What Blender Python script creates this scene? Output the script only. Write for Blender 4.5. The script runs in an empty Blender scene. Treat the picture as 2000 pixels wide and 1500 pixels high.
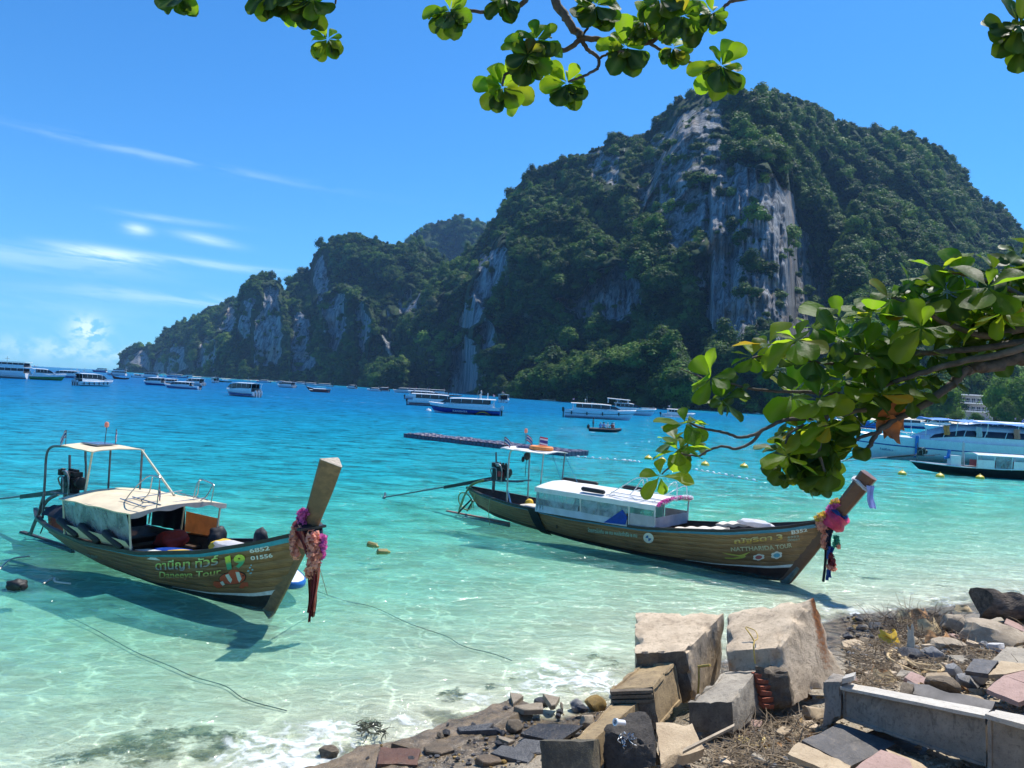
import bpy, bmesh, math, random
import numpy as np
from mathutils import Vector, Matrix, noise as mnoise

scene = bpy.context.scene
COL = scene.collection
R = math.radians

# ------------------------------------------------------------------ camera
F_PX, ROLL, PITCH, EYE = 1482.0, math.atan(0.0545), math.atan(14 / 1482.0), 5.0
cam_data = bpy.data.cameras.new('camera')
cam = bpy.data.objects.new('camera', cam_data)
COL.objects.link(cam)
_c, _s, _cp, _sp = math.cos(ROLL), math.sin(ROLL), math.cos(PITCH), math.sin(PITCH)
_m = Matrix(((_c, -_s, 0, 0), (-_s * _sp, -_c * _sp, -_cp, 0), (_s * _cp, _c * _cp, -_sp, EYE), (0, 0, 0, 1)))
cam.matrix_world = _m
cam_data.sensor_width = 36.0
cam_data.lens = F_PX / 2000.0 * 36.0
cam_data.clip_start = 0.05
cam_data.clip_end = 60000.0
scene.camera = cam

# ------------------------------------------------------------------ world, sun, exposure
SUN_AZ, SUN_EL = R(42.0), R(61.0)          # azimuth clockwise from +Y (straight ahead)
SUN_STRENGTH, SKY_STRENGTH = 4.8, 0.13
SUN_DIR = Vector((math.sin(SUN_AZ) * math.cos(SUN_EL), math.cos(SUN_AZ) * math.cos(SUN_EL), math.sin(SUN_EL)))
sun_data = bpy.data.lights.new('sun', 'SUN')
sun_data.energy = SUN_STRENGTH
sun_data.angle = R(0.53)
sun_data.color = (1.0, 0.955, 0.88)
sun = bpy.data.objects.new('sun', sun_data)
COL.objects.link(sun)
sun.rotation_euler = (-SUN_DIR).to_track_quat('-Z', 'Y').to_euler()
sun.location = (40, 40, 80)

scene.view_settings.view_transform = 'Standard'
scene.view_settings.look = 'None'
scene.view_settings.exposure = 0.45
scene.view_settings.gamma = 1.0
scene.view_settings.use_curve_mapping = False
scene.render.engine = 'CYCLES'
cy = scene.cycles
cy.use_denoising = True
try:
    cy.denoiser = 'OPENIMAGEDENOISE'
except Exception:
    pass
cy.max_bounces = 7
cy.diffuse_bounces = 2
cy.glossy_bounces = 2
cy.transmission_bounces = 4
cy.transparent_max_bounces = 14
cy.volume_bounces = 0
cy.caustics_reflective = False
cy.caustics_refractive = False
cy.sample_clamp_indirect = 3.0
cy.use_adaptive_sampling = True
cy.adaptive_threshold = 0.02


class NT:
    """small helper to write node trees"""
    def __init__(self, tree):
        self.t = tree
        self.n = tree.nodes
        self.l = tree.links

    def node(self, typ, **kw):
        n = self.n.new(typ)
        for k, v in kw.items():
            setattr(n, k, v)
        return n

    def put(self, sock, v):
        if isinstance(v, bpy.types.NodeSocket):
            self.l.new(v, sock)
        elif v is not None:
            if isinstance(v, (tuple, list)) and len(v) == 3 and sock.type == 'RGBA':
                v = (*v, 1.0)
            sock.default_value = v

    def math(self, op, a, b=None, c=None, clamp=False):
        n = self.node('ShaderNodeMath', operation=op, use_clamp=clamp)
        for i, v in enumerate((a, b, c)):
            if v is not None:
                self.put(n.inputs[i], v)
        return n.outputs[0]

    def vmath(self, op, a, b=None, scale=None):
        n = self.node('ShaderNodeVectorMath', operation=op)
        self.put(n.inputs[0], a)
        if b is not None:
            self.put(n.inputs[1], b)
        if scale is not None:
            self.put(n.inputs['Scale'], scale)
        return n.outputs['Value' if op in ('DOT_PRODUCT', 'LENGTH') else 'Vector']

    def mix(self, fac, a, b, blend='MIX'):
        n = self.node('ShaderNodeMix', data_type='RGBA', blend_type=blend)
        self.put(n.inputs['Factor'], fac)
        self.put(n.inputs[6], a)
        self.put(n.inputs[7], b)
        return n.outputs[2]

    def ramp(self, fac, stops, interp='LINEAR'):
        n = self.node('ShaderNodeValToRGB')
        n.color_ramp.interpolation = interp
        els = n.color_ramp.elements
        while len(els) < len(stops):
            els.new(0.5)
        for e, (p, c) in zip(els, stops):
            e.position = p
            e.color = (*c, 1.0) if len(c) == 3 else c
        self.put(n.inputs[0], fac)
        return n.outputs[0]

    def rng(self, v, a, b, c=0.0, d=1.0, smooth=False):
        n = self.node('ShaderNodeMapRange')
        if smooth:
            n.interpolation_type = 'SMOOTHSTEP'
        for i, x in enumerate((v, a, b, c, d)):
            self.put(n.inputs[i], x)
        return n.outputs[0]

    def noise(self, vec, scale, detail=4, rough=0.55, dist=0.0):
        n = self.node('ShaderNodeTexNoise')
        self.put(n.inputs['Vector'], vec)
        self.put(n.inputs['Scale'], scale)
        n.inputs['Detail'].default_value = detail
        n.inputs['Roughness'].default_value = rough
        n.inputs['Distortion'].default_value = dist
        return n.outputs[0]

    def attr(self, name, out='Fac'):
        n = self.node('ShaderNodeAttribute', attribute_name=name)
        return n.outputs[out]

    def coord(self, kind='Object'):
        return self.node('ShaderNodeTexCoord').outputs[kind]

    def bump(self, h, strength=0.3, dist=0.02, normal=None):
        n = self.node('ShaderNodeBump')
        n.inputs['Strength'].default_value = strength
        n.inputs['Distance'].default_value = dist
        self.put(n.inputs['Height'], h)
        if normal is not None:
            self.put(n.inputs['Normal'], normal)
        return n.outputs[0]


world = bpy.data.worlds.new('World')
scene.world = world
world.use_nodes = True
w = NT(world.node_tree)
w.n.clear()
sky = w.node('ShaderNodeTexSky', sky_type='NISHITA')
sky.sun_disc = False
sky.sun_elevation = SUN_EL
sky.sun_rotation = SUN_AZ
sky.altitude = 0
sky.air_density = 1.0
sky.dust_density = 0.3
sky.ozone_density = 3.0
bg = w.node('ShaderNodeBackground')
bg.inputs['Strength'].default_value = SKY_STRENGTH
dirv = w.coord('Generated')
sep = w.node('ShaderNodeSeparateXYZ')
w.l.new(dirv, sep.inputs[0])
az = w.math('ARCTAN2', sep.outputs[0], sep.outputs[1])
el = w.math('ARCSINE', sep.outputs[2])
cmb = w.node('ShaderNodeCombineXYZ')
w.put(cmb.inputs[0], w.math('MULTIPLY', az, 9.0))
w.put(cmb.inputs[1], w.math('ADD', w.math('MULTIPLY', el, 70.0), w.math('MULTIPLY', az, 3.0)))
streak = w.noise(cmb.outputs[0], 1.0, 6, 0.62, 0.5)
cmb2 = w.node('ShaderNodeCombineXYZ')
w.put(cmb2.inputs[0], w.math('MULTIPLY', az, 55.0))
w.put(cmb2.inputs[1], w.math('MULTIPLY', el, 75.0))
puffn = w.noise(cmb2.outputs[0], 1.0, 6, 0.6, 0.2)


def px_dir(px, py):
    u, v = (px - 1000) / F_PX, (750 - py) / F_PX
    a, b = u * _c - v * _s, u * _s + v * _c
    return Vector((a, _cp - b * _sp, _sp + b * _cp))


def cloud(px, py, wid, hei, slope, amount, tex, lo, hi):
    """one soft wisp: a gaussian in azimuth and elevation, torn by noise"""
    d = px_dir(px, py).normalized()
    a0, e0 = math.atan2(d.x, d.y), math.asin(d.z)
    da = w.math('SUBTRACT', az, a0)
    de = w.math('ADD', w.math('SUBTRACT', el, e0), w.math('MULTIPLY', da, slope))
    qa = w.math('POWER', w.math('ABSOLUTE', w.math('DIVIDE', da, wid)), 2.0)
    qe = w.math('POWER', w.math('ABSOLUTE', w.math('DIVIDE', de, hei)), 2.0)
    g = w.math('EXPONENT', w.math('MULTIPLY', w.math('ADD', qa, qe), -1.0))
    t = w.rng(tex, lo, hi, 0.0, 1.0, True)
    return w.math('MULTIPLY', w.math('MULTIPLY', g, t), amount)


CL = [(205, 499, .045, .0075, .035, 1.0, streak, .30, .62), (400, 515, .11, .0045, .02, .42, streak, .28, .6),
      (268, 448, .013, .006, .02, .75, streak, .2, .6), (405, 468, .030, .005, .09, .6, streak, .22, .6),
      (330, 428, .05, .0035, .0, .3, streak, .3, .6),
      (330, 583, .13, .008, -.01, .42, streak, .3, .62), (60, 600, .12, .012, .0, .16, streak, .3, .65),
      (172, 643, .017, .013, .0, 1.15, puffn, .40, .54), (90, 680, .07, .012, .0, .40, puffn, .36, .62), (215, 690, .05, .010, .0, .3, puffn, .36, .62),
      (270, 297, .20, .0045, .045, .20, streak, .36, .62), (30, 500, .12, .012, .02, .3, streak, .32, .6)]
tot = None
for c_ in CL:
    v_ = cloud(*c_)
    tot = v_ if tot is None else w.math('ADD', tot, v_)
tot = w.math('MINIMUM', tot, 0.92)
# the phone's deep blue: the same tint over the whole sky
tinted = w.mix(1.0, sky.outputs[0], (0.25, 0.68, 1.05), 'MULTIPLY')
lowhaze = w.math('MULTIPLY', w.math('EXPONENT', w.math('MULTIPLY', w.math('ABSOLUTE', el), -9.0)), 0.30)
hz = w.mix(lowhaze, tinted, (3.0, 6.2, 9.4))
cl = w.mix(tot, hz, (6.4, 8.0, 9.6))
w.l.new(cl, bg.inputs['Color'])
out = w.node('ShaderNodeOutputWorld')
w.l.new(bg.outputs[0], out.inputs['Surface'])


# ------------------------------------------------------------------ where things stand (world metres, water level z = 0)
def ray(px, py):
    return px_dir(px, py)


def on_z(px, py, z=0.0):
    d = ray(px, py)
    return Vector((0, 0, EYE)) + d * ((z - EYE) / d.z)


def at(px, py, y):
    d = ray(px, py)
    return Vector((0, 0, EYE)) + d * (y / d.y)


# ------------------------------------------------------------------ materials
MATS = {}


def mat(name, col, rough=0.6, var=0.18, scale=6.0, bump=0.15, metal=0.0, col2=None, spec=0.5, bdist=0.01, stretch=None, coat=0.0):
    if name in MATS:
        return MATS[name]
    m = bpy.data.materials.new(name)
    m.use_nodes = True
    t = NT(m.node_tree)
    p = t.n['Principled BSDF']
    v = t.coord('Object')
    if stretch:
        v = t.vmath('MULTIPLY', v, stretch)
    if col2 is None:
        col2 = tuple(c * (1 - 2 * var) for c in col)
        col1 = tuple(min(1, c * (1 + var)) for c in col)
    else:
        col1 = col
    n1 = t.noise(v, scale, 5, 0.6)
    c = t.mix(t.rng(n1, 0.32, 0.68), col2, col1)
    t.put(p.inputs['Base Color'], c)
    n2 = t.noise(v, scale * 4.3, 3, 0.6)
    t.put(p.inputs['Roughness'], t.rng(n2, 0.3, 0.7, max(0.03, rough - 0.1), min(1, rough + 0.1)))
    p.inputs['Metallic'].default_value = metal
    p.inputs['Specular IOR Level'].default_value = spec
    p.inputs['Coat Weight'].default_value = coat
    if bump:
        t.put(p.inputs['Normal'], t.bump(t.math('ADD', n1, t.math('MULTIPLY', n2, 0.6)), bump, bdist))
    MATS[name] = m
    return m


# ------------------------------------------------------------------ mesh helpers
class MB:
    def __init__(self):
        self.v, self.f = [], []

    def add(self, vs, fs):
        o = len(self.v)
        self.v += [tuple(x) for x in vs]
        self.f += [tuple(i + o for i in f) for f in fs]

    def box(self, c, s, rot=None):
        c = Vector(c)
        vs = []
        for x in (-.5, .5):
            for y in (-.5, .5):
                for z in (-.5, .5):
                    p = Vector((x * s[0], y * s[1], z * s[2]))
                    if rot is not None:
                        p = rot @ p
                    vs.append(c + p)
        self.add(vs, [(0, 1, 3, 2), (4, 6, 7, 5), (0, 4, 5, 1), (2, 3, 7, 6), (0, 2, 6, 4), (1, 5, 7, 3)])
        return self

    def hexa(self, p):
        """p: front bl br tr tl, back bl br tr tl"""
        self.add(p, [(0, 1, 2, 3), (5, 4, 7, 6), (4, 0, 3, 7), (1, 5, 6, 2), (3, 2, 6, 7), (4, 5, 1, 0)])
        return self

    def loft(self, rings, closed=True, caps=True):
        n = len(rings[0])
        vs = [p for r in rings for p in r]
        fs = []
        for i in range(len(rings) - 1):
            for j in range(n if closed else n - 1):
                k = (j + 1) % n
                fs.append((i * n + j, i * n + k, (i + 1) * n + k, (i + 1) * n + j))
        if caps and closed:
            fs.append(tuple(reversed(range(n))))
            fs.append(tuple((len(rings) - 1) * n + j for j in range(n)))
        self.add(vs, fs)
        return self

    def tube(self, pts, r, n=8, caps=True):
        pts = [Vector(p) for p in pts]
        rs = r if isinstance(r, (list, tuple)) else [r] * len(pts)
        rings = []
        t0 = (pts[1] - pts[0]).normalized()
        ref = Vector((0, 0, 1)) if abs(t0.z) < 0.9 else Vector((1, 0, 0))
        nrm = t0.cross(ref).normalized()
        for i, p in enumerate(pts):
            t = (pts[min(i + 1, len(pts) - 1)] - pts[max(i - 1, 0)])
            if t.length < 1e-9:
                t = t0.copy()
            t.normalize()
            nrm = nrm - t * nrm.dot(t)
            if nrm.length < 1e-6:
                nrm = t.orthogonal()
            nrm.normalize()
            b = t.cross(nrm)
            rings.append([p + (nrm * math.cos(a) + b * math.sin(a)) * rs[i] for a in (2 * math.pi * k / n for k in range(n))])
        return self.loft(rings, True, caps)

    def lathe(self, prof, c=(0, 0, 0), n=16, axis='Z', rot=None):
        c = Vector(c)
        rings = []
        for r, h in prof:
            ring = []
            for k in range(n):
                a = 2 * math.pi * k / n
                if axis == 'Z':
                    p = Vector((r * math.cos(a), r * math.sin(a), h))
                elif axis == 'X':
                    p = Vector((h, r * math.cos(a), r * math.sin(a)))
                else:
                    p = Vector((r * math.sin(a), h, r * math.cos(a)))
                if rot is not None:
                    p = rot @ p
                ring.append(c + p)
            rings.append(ring)
        return self.loft(rings, True, True)

    def grid(self, fn, nu, nv, thick=0.0):
        g = [[Vector(fn(i / nu, j / nv)) for j in range(nv + 1)] for i in range(nu + 1)]
        vs = [p for r in g for p in r]
        w_ = nv + 1
        fs = [(i * w_ + j, (i + 1) * w_ + j, (i + 1) * w_ + j + 1, i * w_ + j + 1) for i in range(nu) for j in range(nv)]
        if thick:
            n = len(vs)
            nm = [Vector() for _ in vs]
            for f in fs:
                a, b, c, d = (vs[k] for k in f)
                q = (c - a).cross(d - b)
                for k in f:
                    nm[k] += q
            vs2 = [p - (q.normalized() * thick if q.length > 0 else q) for p, q in zip(vs, nm)]
            f2 = [tuple(reversed([k + n for k in f])) for f in fs]
            edge = []
            rim = [i * w_ for i in range(nu + 1)] + [nu * w_ + j for j in range(1, w_)] + [i * w_ + nv for i in range(nu - 1, -1, -1)] + [j for j in range(nv - 1, 0, -1)]
            for a, b in zip(rim, rim[1:] + rim[:1]):
                edge.append((b, a, a + n, b + n))
            self.add(vs + vs2, fs + f2 + edge)
        else:
            self.add(vs, fs)
        return self

    def mesh(self, name, smooth=True, angle=35):
        me = bpy.data.meshes.new(name)
        me.from_pydata([tuple(p) for p in self.v], [], self.f)
        me.validate()
        me.update()
        if smooth:
            shade(me, angle)
        return me

    def build(self, name, material, parent=None, smooth=True, angle=35, **tags):
        o = bpy.data.objects.new(name, self.mesh(name, smooth, angle))
        o.data.materials.append(material)
        COL.objects.link(o)
        if parent is not None:
            o.parent = parent
        for k, v in tags.items():
            o[k] = v
        return o


def shade(me, angle=35):
    me.polygons.foreach_set('use_smooth', [True] * len(me.polygons))
    try:
        me.set_sharp_from_angle(angle=R(angle))
    except Exception:
        pass


def tag(o, label=None, category=None, group=None, kind=None):
    if label:
        o['label'] = label
    if category:
        o['category'] = category
    if group:
        o['group'] = group
    if kind:
        o['kind'] = kind
    return o


def thing(name, label, category, loc=(0, 0, 0), rotz=0.0, group=None):
    o = bpy.data.objects.new(name, None)
    o.empty_display_size = 0.2
    COL.objects.link(o)
    o.location = loc
    o.rotation_euler = (0, 0, rotz)
    return tag(o, label, category, group)


def copy_tree(o, parent=None):
    c = o.copy()
    COL.objects.link(c)
    if parent is not None:
        c.parent = parent
    for ch in o.children:
        copy_tree(ch, c)
    return c


def link_mesh(name, me, parent=None, loc=None, **tags):
    o = bpy.data.objects.new(name, me)
    COL.objects.link(o)
    if parent is not None:
        o.parent = parent
    if loc is not None:
        o.location = loc
    for k, v in tags.items():
        o[k] = v
    return o


def smooth_path(pts, n=6):
    """Catmull-Rom through points"""
    pts = [Vector(p) for p in pts]
    if len(pts) < 3:
        return pts
    P = [pts[0] * 2 - pts[1]] + pts + [pts[-1] * 2 - pts[-2]]
    out_ = []
    for i in range(1, len(P) - 2):
        for k in range(n):
            t = k / n
            a, b, c, d = P[i - 1], P[i], P[i + 1], P[i + 2]
            out_.append(0.5 * ((2 * b) + (c - a) * t + (2 * a - 5 * b + 4 * c - d) * t * t + (3 * b - a - 3 * c + d) * t ** 3))
    out_.append(pts[-1])
    return out_


# numpy value noise (for terrain)
_rs = np.random.RandomState(7)
_LAT = _rs.rand(64, 64, 64).astype(np.float32)


def vnoise(p):
    p = np.asarray(p, np.float32)
    i = np.floor(p).astype(np.int64)
    f = p - i
    f = f * f * (3 - 2 * f)
    i0, i1 = i & 63, (i + 1) & 63

    def L(a, b, c):
        return _LAT[a[..., 0], b[..., 1], c[..., 2]]
    x0 = L(i0, i0, i0) * (1 - f[..., 0]) + L(i1, i0, i0) * f[..., 0]
    x1 = L(i0, i1, i0) * (1 - f[..., 0]) + L(i1, i1, i0) * f[..., 0]
    x2 = L(i0, i0, i1) * (1 - f[..., 0]) + L(i1, i0, i1) * f[..., 0]
    x3 = L(i0, i1, i1) * (1 - f[..., 0]) + L(i1, i1, i1) * f[..., 0]
    y0 = x0 * (1 - f[..., 1]) + x1 * f[..., 1]
    y1 = x2 * (1 - f[..., 1]) + x3 * f[..., 1]
    return y0 * (1 - f[..., 2]) + y1 * f[..., 2]


def fbm(p, octaves=4, gain=0.5):
    s, a, tot_ = 0, 1.0, 0
    for _ in range(octaves):
        s = s + a * vnoise(p)
        tot_ += a
        a *= gain
        p = p * 2.03 + 17.1
    return s / tot_


def grid_mesh(name, P, attrs=None, closed_u=False):
    """P: (nu, nv, 3) numpy -> mesh, quick"""
    nu, nv = P.shape[:2]
    me = bpy.data.meshes.new(name)
    idx = np.arange(nu * nv).reshape(nu, nv)
    if closed_u:
        idx = np.concatenate([idx, idx[:1]], 0)
    q = np.stack([idx[:-1, :-1], idx[1:, :-1], idx[1:, 1:], idx[:-1, 1:]], -1).reshape(-1, 4)
    me.vertices.add(nu * nv)
    me.vertices.foreach_set('co', P.reshape(-1).astype(np.float32))
    me.loops.add(q.size)
    me.loops.foreach_set('vertex_index', q.reshape(-1).astype(np.int32))
    me.polygons.add(len(q))
    me.polygons.foreach_set('loop_start', (np.arange(len(q)) * 4).astype(np.int32))
    me.update(calc_edges=True)
    me.polygons.foreach_set('use_smooth', np.ones(len(q), bool))
    for k, a in (attrs or {}).items():
        at_ = me.attributes.new(k, 'FLOAT', 'POINT')
        at_.data.foreach_set('value', np.asarray(a, np.float32).reshape(-1))
    return me
# ================================================================== GROUND, SEA, MOUNTAINS
SHORE = [(-60, -45), (-14, 2.5), (-5.2, 7.6), (-2.52, 9.3), (-1.4, 10.48), (.08, 11.68), (1.02, 11.71), (1.85, 12.3), (2.7, 13.2), (4.9, 15.2), (8.3, 18.4), (12.6, 20.3), (14.8, 21.5),
         (22, 24), (45, 38), (100, 92), (190, 210), (262, 330), (262, 392), (215, 402), (172, 430), (170, 500), (162, 585), (118, 690), (0, 800), (-80, 880),
         (-165, 985), (-260, 1080), (-380, 1170), (-480, 1240), (-600, 1420), (-780, 1700), (-1030, 1990), (-1075, 2060), (-1010, 2150), (-400, 2300), (0, 2900)]
LAND = SHORE + [(3000, 3600), (3600, -3000), (-60, -3000)]
_SA = np.array(SHORE, np.float64)


def shore_dist(x, y):
    """signed distance to the waterline, positive on land"""
    sh = x.shape
    px, py = x.reshape(-1), y.reshape(-1)
    best = np.full(px.shape, 1e18)
    for (ax, ay), (bx, by) in zip(_SA[:-1], _SA[1:]):
        dx, dy = bx - ax, by - ay
        t = np.clip(((px - ax) * dx + (py - ay) * dy) / (dx * dx + dy * dy), 0, 1)
        best = np.minimum(best, (px - ax - t * dx) ** 2 + (py - ay - t * dy) ** 2)
    ins = np.zeros(px.shape, bool)
    L = LAND
    for (ax, ay), (bx, by) in zip(L, L[1:] + L[:1]):
        cr = ((ay > py) != (by > py))
        with np.errstate(divide='ignore', invalid='ignore'):
            xi = (bx - ax) * (py - ay) / (by - ay) + ax
        ins ^= cr & (px < xi)
    d = np.sqrt(best)
    return np.where(ins, d, -d).reshape(sh)


def ground_z(x, y, d=None):
    x, y = np.asarray(x, float), np.asarray(y, float)
    if d is None:
        d = shore_dist(x, y)
    near = np.exp(-np.maximum(np.hypot(x, y) - 25, 0) / 20)
    up = np.where(d < 6.6, 0.16 * d, 1.056 + (d - 6.6) * 1.1)
    up = np.minimum(up, 3.35)
    up = up * near + (1 - near) * np.minimum(0.06 * d, 2.5)
    w_ = -d
    dn = np.where(w_ < 14, 0.042 * w_, np.where(w_ < 60, 0.588 + (w_ - 14) * 0.058, 3.256 + (w_ - 60) * 0.045))
    dn = np.minimum(dn, 16)
    p = np.stack([x, y, x * 0 + 3.3], -1)
    rough = (fbm(p * 1.7, 3) - .5) * 0.16 * np.clip(d * 1.2 + .4, 0.1, 1.0) * near
    ripple = (fbm(p * 0.35, 3) - .5) * 0.18 * np.clip(w_ / 6, 0, 1)
    return np.where(d > 0, up, -dn) + rough + ripple


def gz(x, y):
    return float(ground_z(np.array([x]), np.array([y]))[0])


def polar(r0, r1, nr, dense=460):
    r = np.exp(np.linspace(math.log(r0), math.log(r1), nr))
    a = np.concatenate([np.linspace(-180, -47, 40, endpoint=False), np.linspace(-47, 47, dense, endpoint=False), np.linspace(47, 180, 40, endpoint=False)])
    a = np.radians(a)
    A, Rr = np.meshgrid(a, r, indexing='ij')
    return np.sin(A) * Rr, np.cos(A) * Rr


# --- ground: seabed sand, beach, rubble shore: one sheet
gx, gy = polar(1.5, 4300, 330)
gd = shore_dist(gx, gy)
gzz = ground_z(gx, gy, gd)
weed_a = np.zeros_like(gx)
for wx_, wy_, wr_, wa_ in [(120, 1490, .35, .8), (190, 1478, .40, 1), (255, 1452, .45, 1), (320, 1440, .40, 1), (385, 1432, .40, .9), (440, 1446, .35, 1), (300, 1478, .5, 1), (400, 1478, .4, 1), (160, 1410, .12, .7), (230, 1380, .12, .6), (285, 1408, .14, .8), (720, 1422, .28, 1), (885, 1366, .35, 1),
                           (960, 1352, .3, .8), (1000, 1330, .3, .6), (1170, 1290, .5, .8), (1205, 1312, .4, .8), (1110, 1250, .35, .5), (1700, 1128, .55, 1), (1660, 1118, .4, .6), (1220, 1205, .5, .5), (1500, 1130, .5, .5), (1750, 1160, .8, .5), (1850, 1150, .8, .6), (560, 1440, .3, .5), (640, 1420, .25, .4), (930, 1180, .25, .45), (50, 1440, .3, .4)]:
    q_ = on_z(wx_, wy_, -.12)
    weed_a = np.maximum(weed_a, wa_ * np.exp(-(((gx - q_.x) ** 2 + (gy - q_.y) ** 2) / (wr_ * wr_))))
gm = grid_mesh('ground', np.stack([gx, gy, gzz], -1), {'shore': gd, 'weed': weed_a}, True)
m = bpy.data.materials.new('ground')
m.use_nodes = True
t = NT(m.node_tree)
p = t.n['Principled BSDF']
co = t.coord('Object')
sd = t.attr('shore')
n_big = t.noise(co, 0.55, 4, 0.6)
n_fin = t.noise(co, 5.0, 5, 0.65)
n_gr = t.noise(co, 38.0, 3, 0.6)
sand = t.mix(t.rng(n_big, .35, .68), (.62, .62, .44), (.78, .78, .56))
rip = t.node('ShaderNodeTexWave', wave_type='BANDS', bands_direction='DIAGONAL')
t.put(rip.inputs['Vector'], co)
rip.inputs['Scale'].default_value = 1.1
rip.inputs['Distortion'].default_value = 9.0
rip.inputs['Detail'].default_value = 3.0
sand = t.mix(t.math('MULTIPLY', rip.outputs[1], 0.12), sand, (.52, .47, .36))
# weed and stones on the bottom close to the wall, by patches
patch = t.rng(t.math('ADD', t.noise(co, 0.8, 5, .65), t.math('MULTIPLY', sd, 0.045)), .47, .60, 0, 1, True)
patch = t.math('MULTIPLY', patch, t.rng(sd, -2.2, -0.4, 0.0, 0.8))
wn = t.noise(co, 4.2, 6, .7, .6)
patch = t.math('MAXIMUM', patch, t.math('MULTIPLY', t.rng(t.math('ADD', t.math('MULTIPLY', t.attr('weed'), .75), t.math('MULTIPLY', t.math('SUBTRACT', wn, .5), 1.3)), .34, .62, 0, .92, True), t.rng(t.attr('weed'), .04, .3)))
weed = t.mix(t.rng(n_fin, .4, .62), (.045, .06, .025), (.24, .24, .11))
sea_floor = t.mix(patch, sand, weed)
deepfloor = t.mix(t.rng(t.noise(co, .02, 4, .6), .42, .6), (.62, .58, .45), (.10, .14, .10))
sea_floor = t.mix(t.rng(sd, -45, -110), sea_floor, deepfloor)
dirt = t.mix(t.rng(n_fin, .35, .62), (.10, .078, .05), (.37, .30, .20))
dirt = t.mix(t.rng(n_gr, .5, .66), dirt, (.42, .36, .27))
beach = t.mix(t.rng(n_fin, .3, .7), (.62, .55, .43), (.74, .68, .55))
posx = t.node('ShaderNodeSeparateXYZ')
t.put(posx.inputs[0], co)
land = t.mix(t.rng(posx.outputs[1], 60, 90), dirt, beach)
wetdirt = t.mix(t.rng(n_fin, .38, .6), (.030, .024, .018), (.20, .145, .085))
land = t.mix(t.rng(t.math('ADD', sd, t.math('MULTIPLY', n_big, 1.2)), 1.5, 2.4), wetdirt, land)
c = t.mix(t.rng(sd, -0.25, 0.05), sea_floor, land)
t.put(p.inputs['Base Color'], c)
t.put(p.inputs['Roughness'], t.rng(sd, 0.9, 2.4, 0.16, 0.9))
t.put(p.inputs['Normal'], t.bump(t.math('ADD', n_fin, n_gr), 0.6, 0.04))
link_mesh('ground', gm, None, kind='structure').data.materials.append(m)

# --- sea: transparent over the shallows, its own turquoise to blue body where deep
FOAM = [(520, 1466, .8, .95), (620, 1446, .9, 1.0), (690, 1428, .6, .8), (780, 1405, .5, .7), (450, 1494, .6, .8), (860, 1385, .4, .5), (1100, 1320, 1.0, 1.0), (1160, 1330, 1.0, 1.0),
        (1215, 1345, .8, .9), (1060, 1345, .7, .8), (1000, 1345, .6, .7), (1650, 1192, .9, .8), (1750, 1192, .8, .6), (1850, 1175, 1.0, .7), (1950, 1150, 1.0, .6),
        (560, 1485, .9, 1.0), (1130, 1290, .7, .5), (920, 1360, .6, .7)]
sx, sy = polar(5.0, 4200, 380, 620)
sdist = shore_dist(sx, sy)
sdep = np.clip(-ground_z(sx, sy, sdist), 0, 20)
sdep = sdep + .32 * np.minimum(sdep, .7)
foam = np.zeros_like(sx)
for fx, fy, fr, fa in FOAM:
    q = on_z(fx, fy)
    foam = np.maximum(foam, fa * np.exp(-(((sx - q.x) ** 2 + (sy - q.y) ** 2) / (fr * fr))))
foam = np.maximum(foam, 0.55 * np.exp(-((sdist + 0.15) / 0.5) ** 2) * (np.hypot(sx, sy) < 60))
foam = np.maximum(foam, 0.5 * np.exp(-((sdist + 1.0) / 1.5) ** 2) * (np.hypot(sx, sy) > 200))
for a_, b_, w_, am in [((905, 1010), (1010, 1040), .45, .62), ((505, 772), (760, 790), 1.4, .75), ((392, 764), (440, 766), 1.6, 1.0), ((320, 757), (390, 763), 1.0, .8),
                       ((1045, 832), (1150, 842), .35, .7), ((1150, 844), (1215, 846), .35, .9), ((1120, 812), (1220, 817), .3, .2)]:
    A, B = on_z(*a_), on_z(*b_)
    dx, dy = B.x - A.x, B.y - A.y
    tt = np.clip(((sx - A.x) * dx + (sy - A.y) * dy) / (dx * dx + dy * dy), 0, 1)
    foam = np.maximum(foam, am * np.exp(-(((sx - A.x - tt * dx) ** 2 + (sy - A.y - tt * dy) ** 2) / (w_ * w_))))
sm = grid_mesh('sea', np.stack([sx, sy, np.zeros_like(sx)], -1), {'depth': sdep, 'foam': foam}, True)
m = bpy.data.materials.new('sea_water')
m.use_nodes = True
t = NT(m.node_tree)
t.n.remove(t.n['Principled BSDF'])
co = t.coord('Object')
dep = t.attr('depth')
# ripples: two crossing sets of wavelets, slightly longer across the wind
wv = t.vmath('MULTIPLY', co, (0.75, 1.35, 1.0))
r1 = t.noise(wv, 0.55, 3, 0.6, 0.6)
r2 = t.noise(wv, 2.3, 4, 0.62, 0.8)
r3 = t.noise(wv, 0.09, 3, 0.6)
hgt = t.math('ADD', t.math('ADD', t.math('MULTIPLY', r1, 1.0), t.math('MULTIPLY', r2, 0.36)), t.math('MULTIPLY', r3, 2.2))
nrm = t.bump(hgt, 0.8, 0.55)
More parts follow.
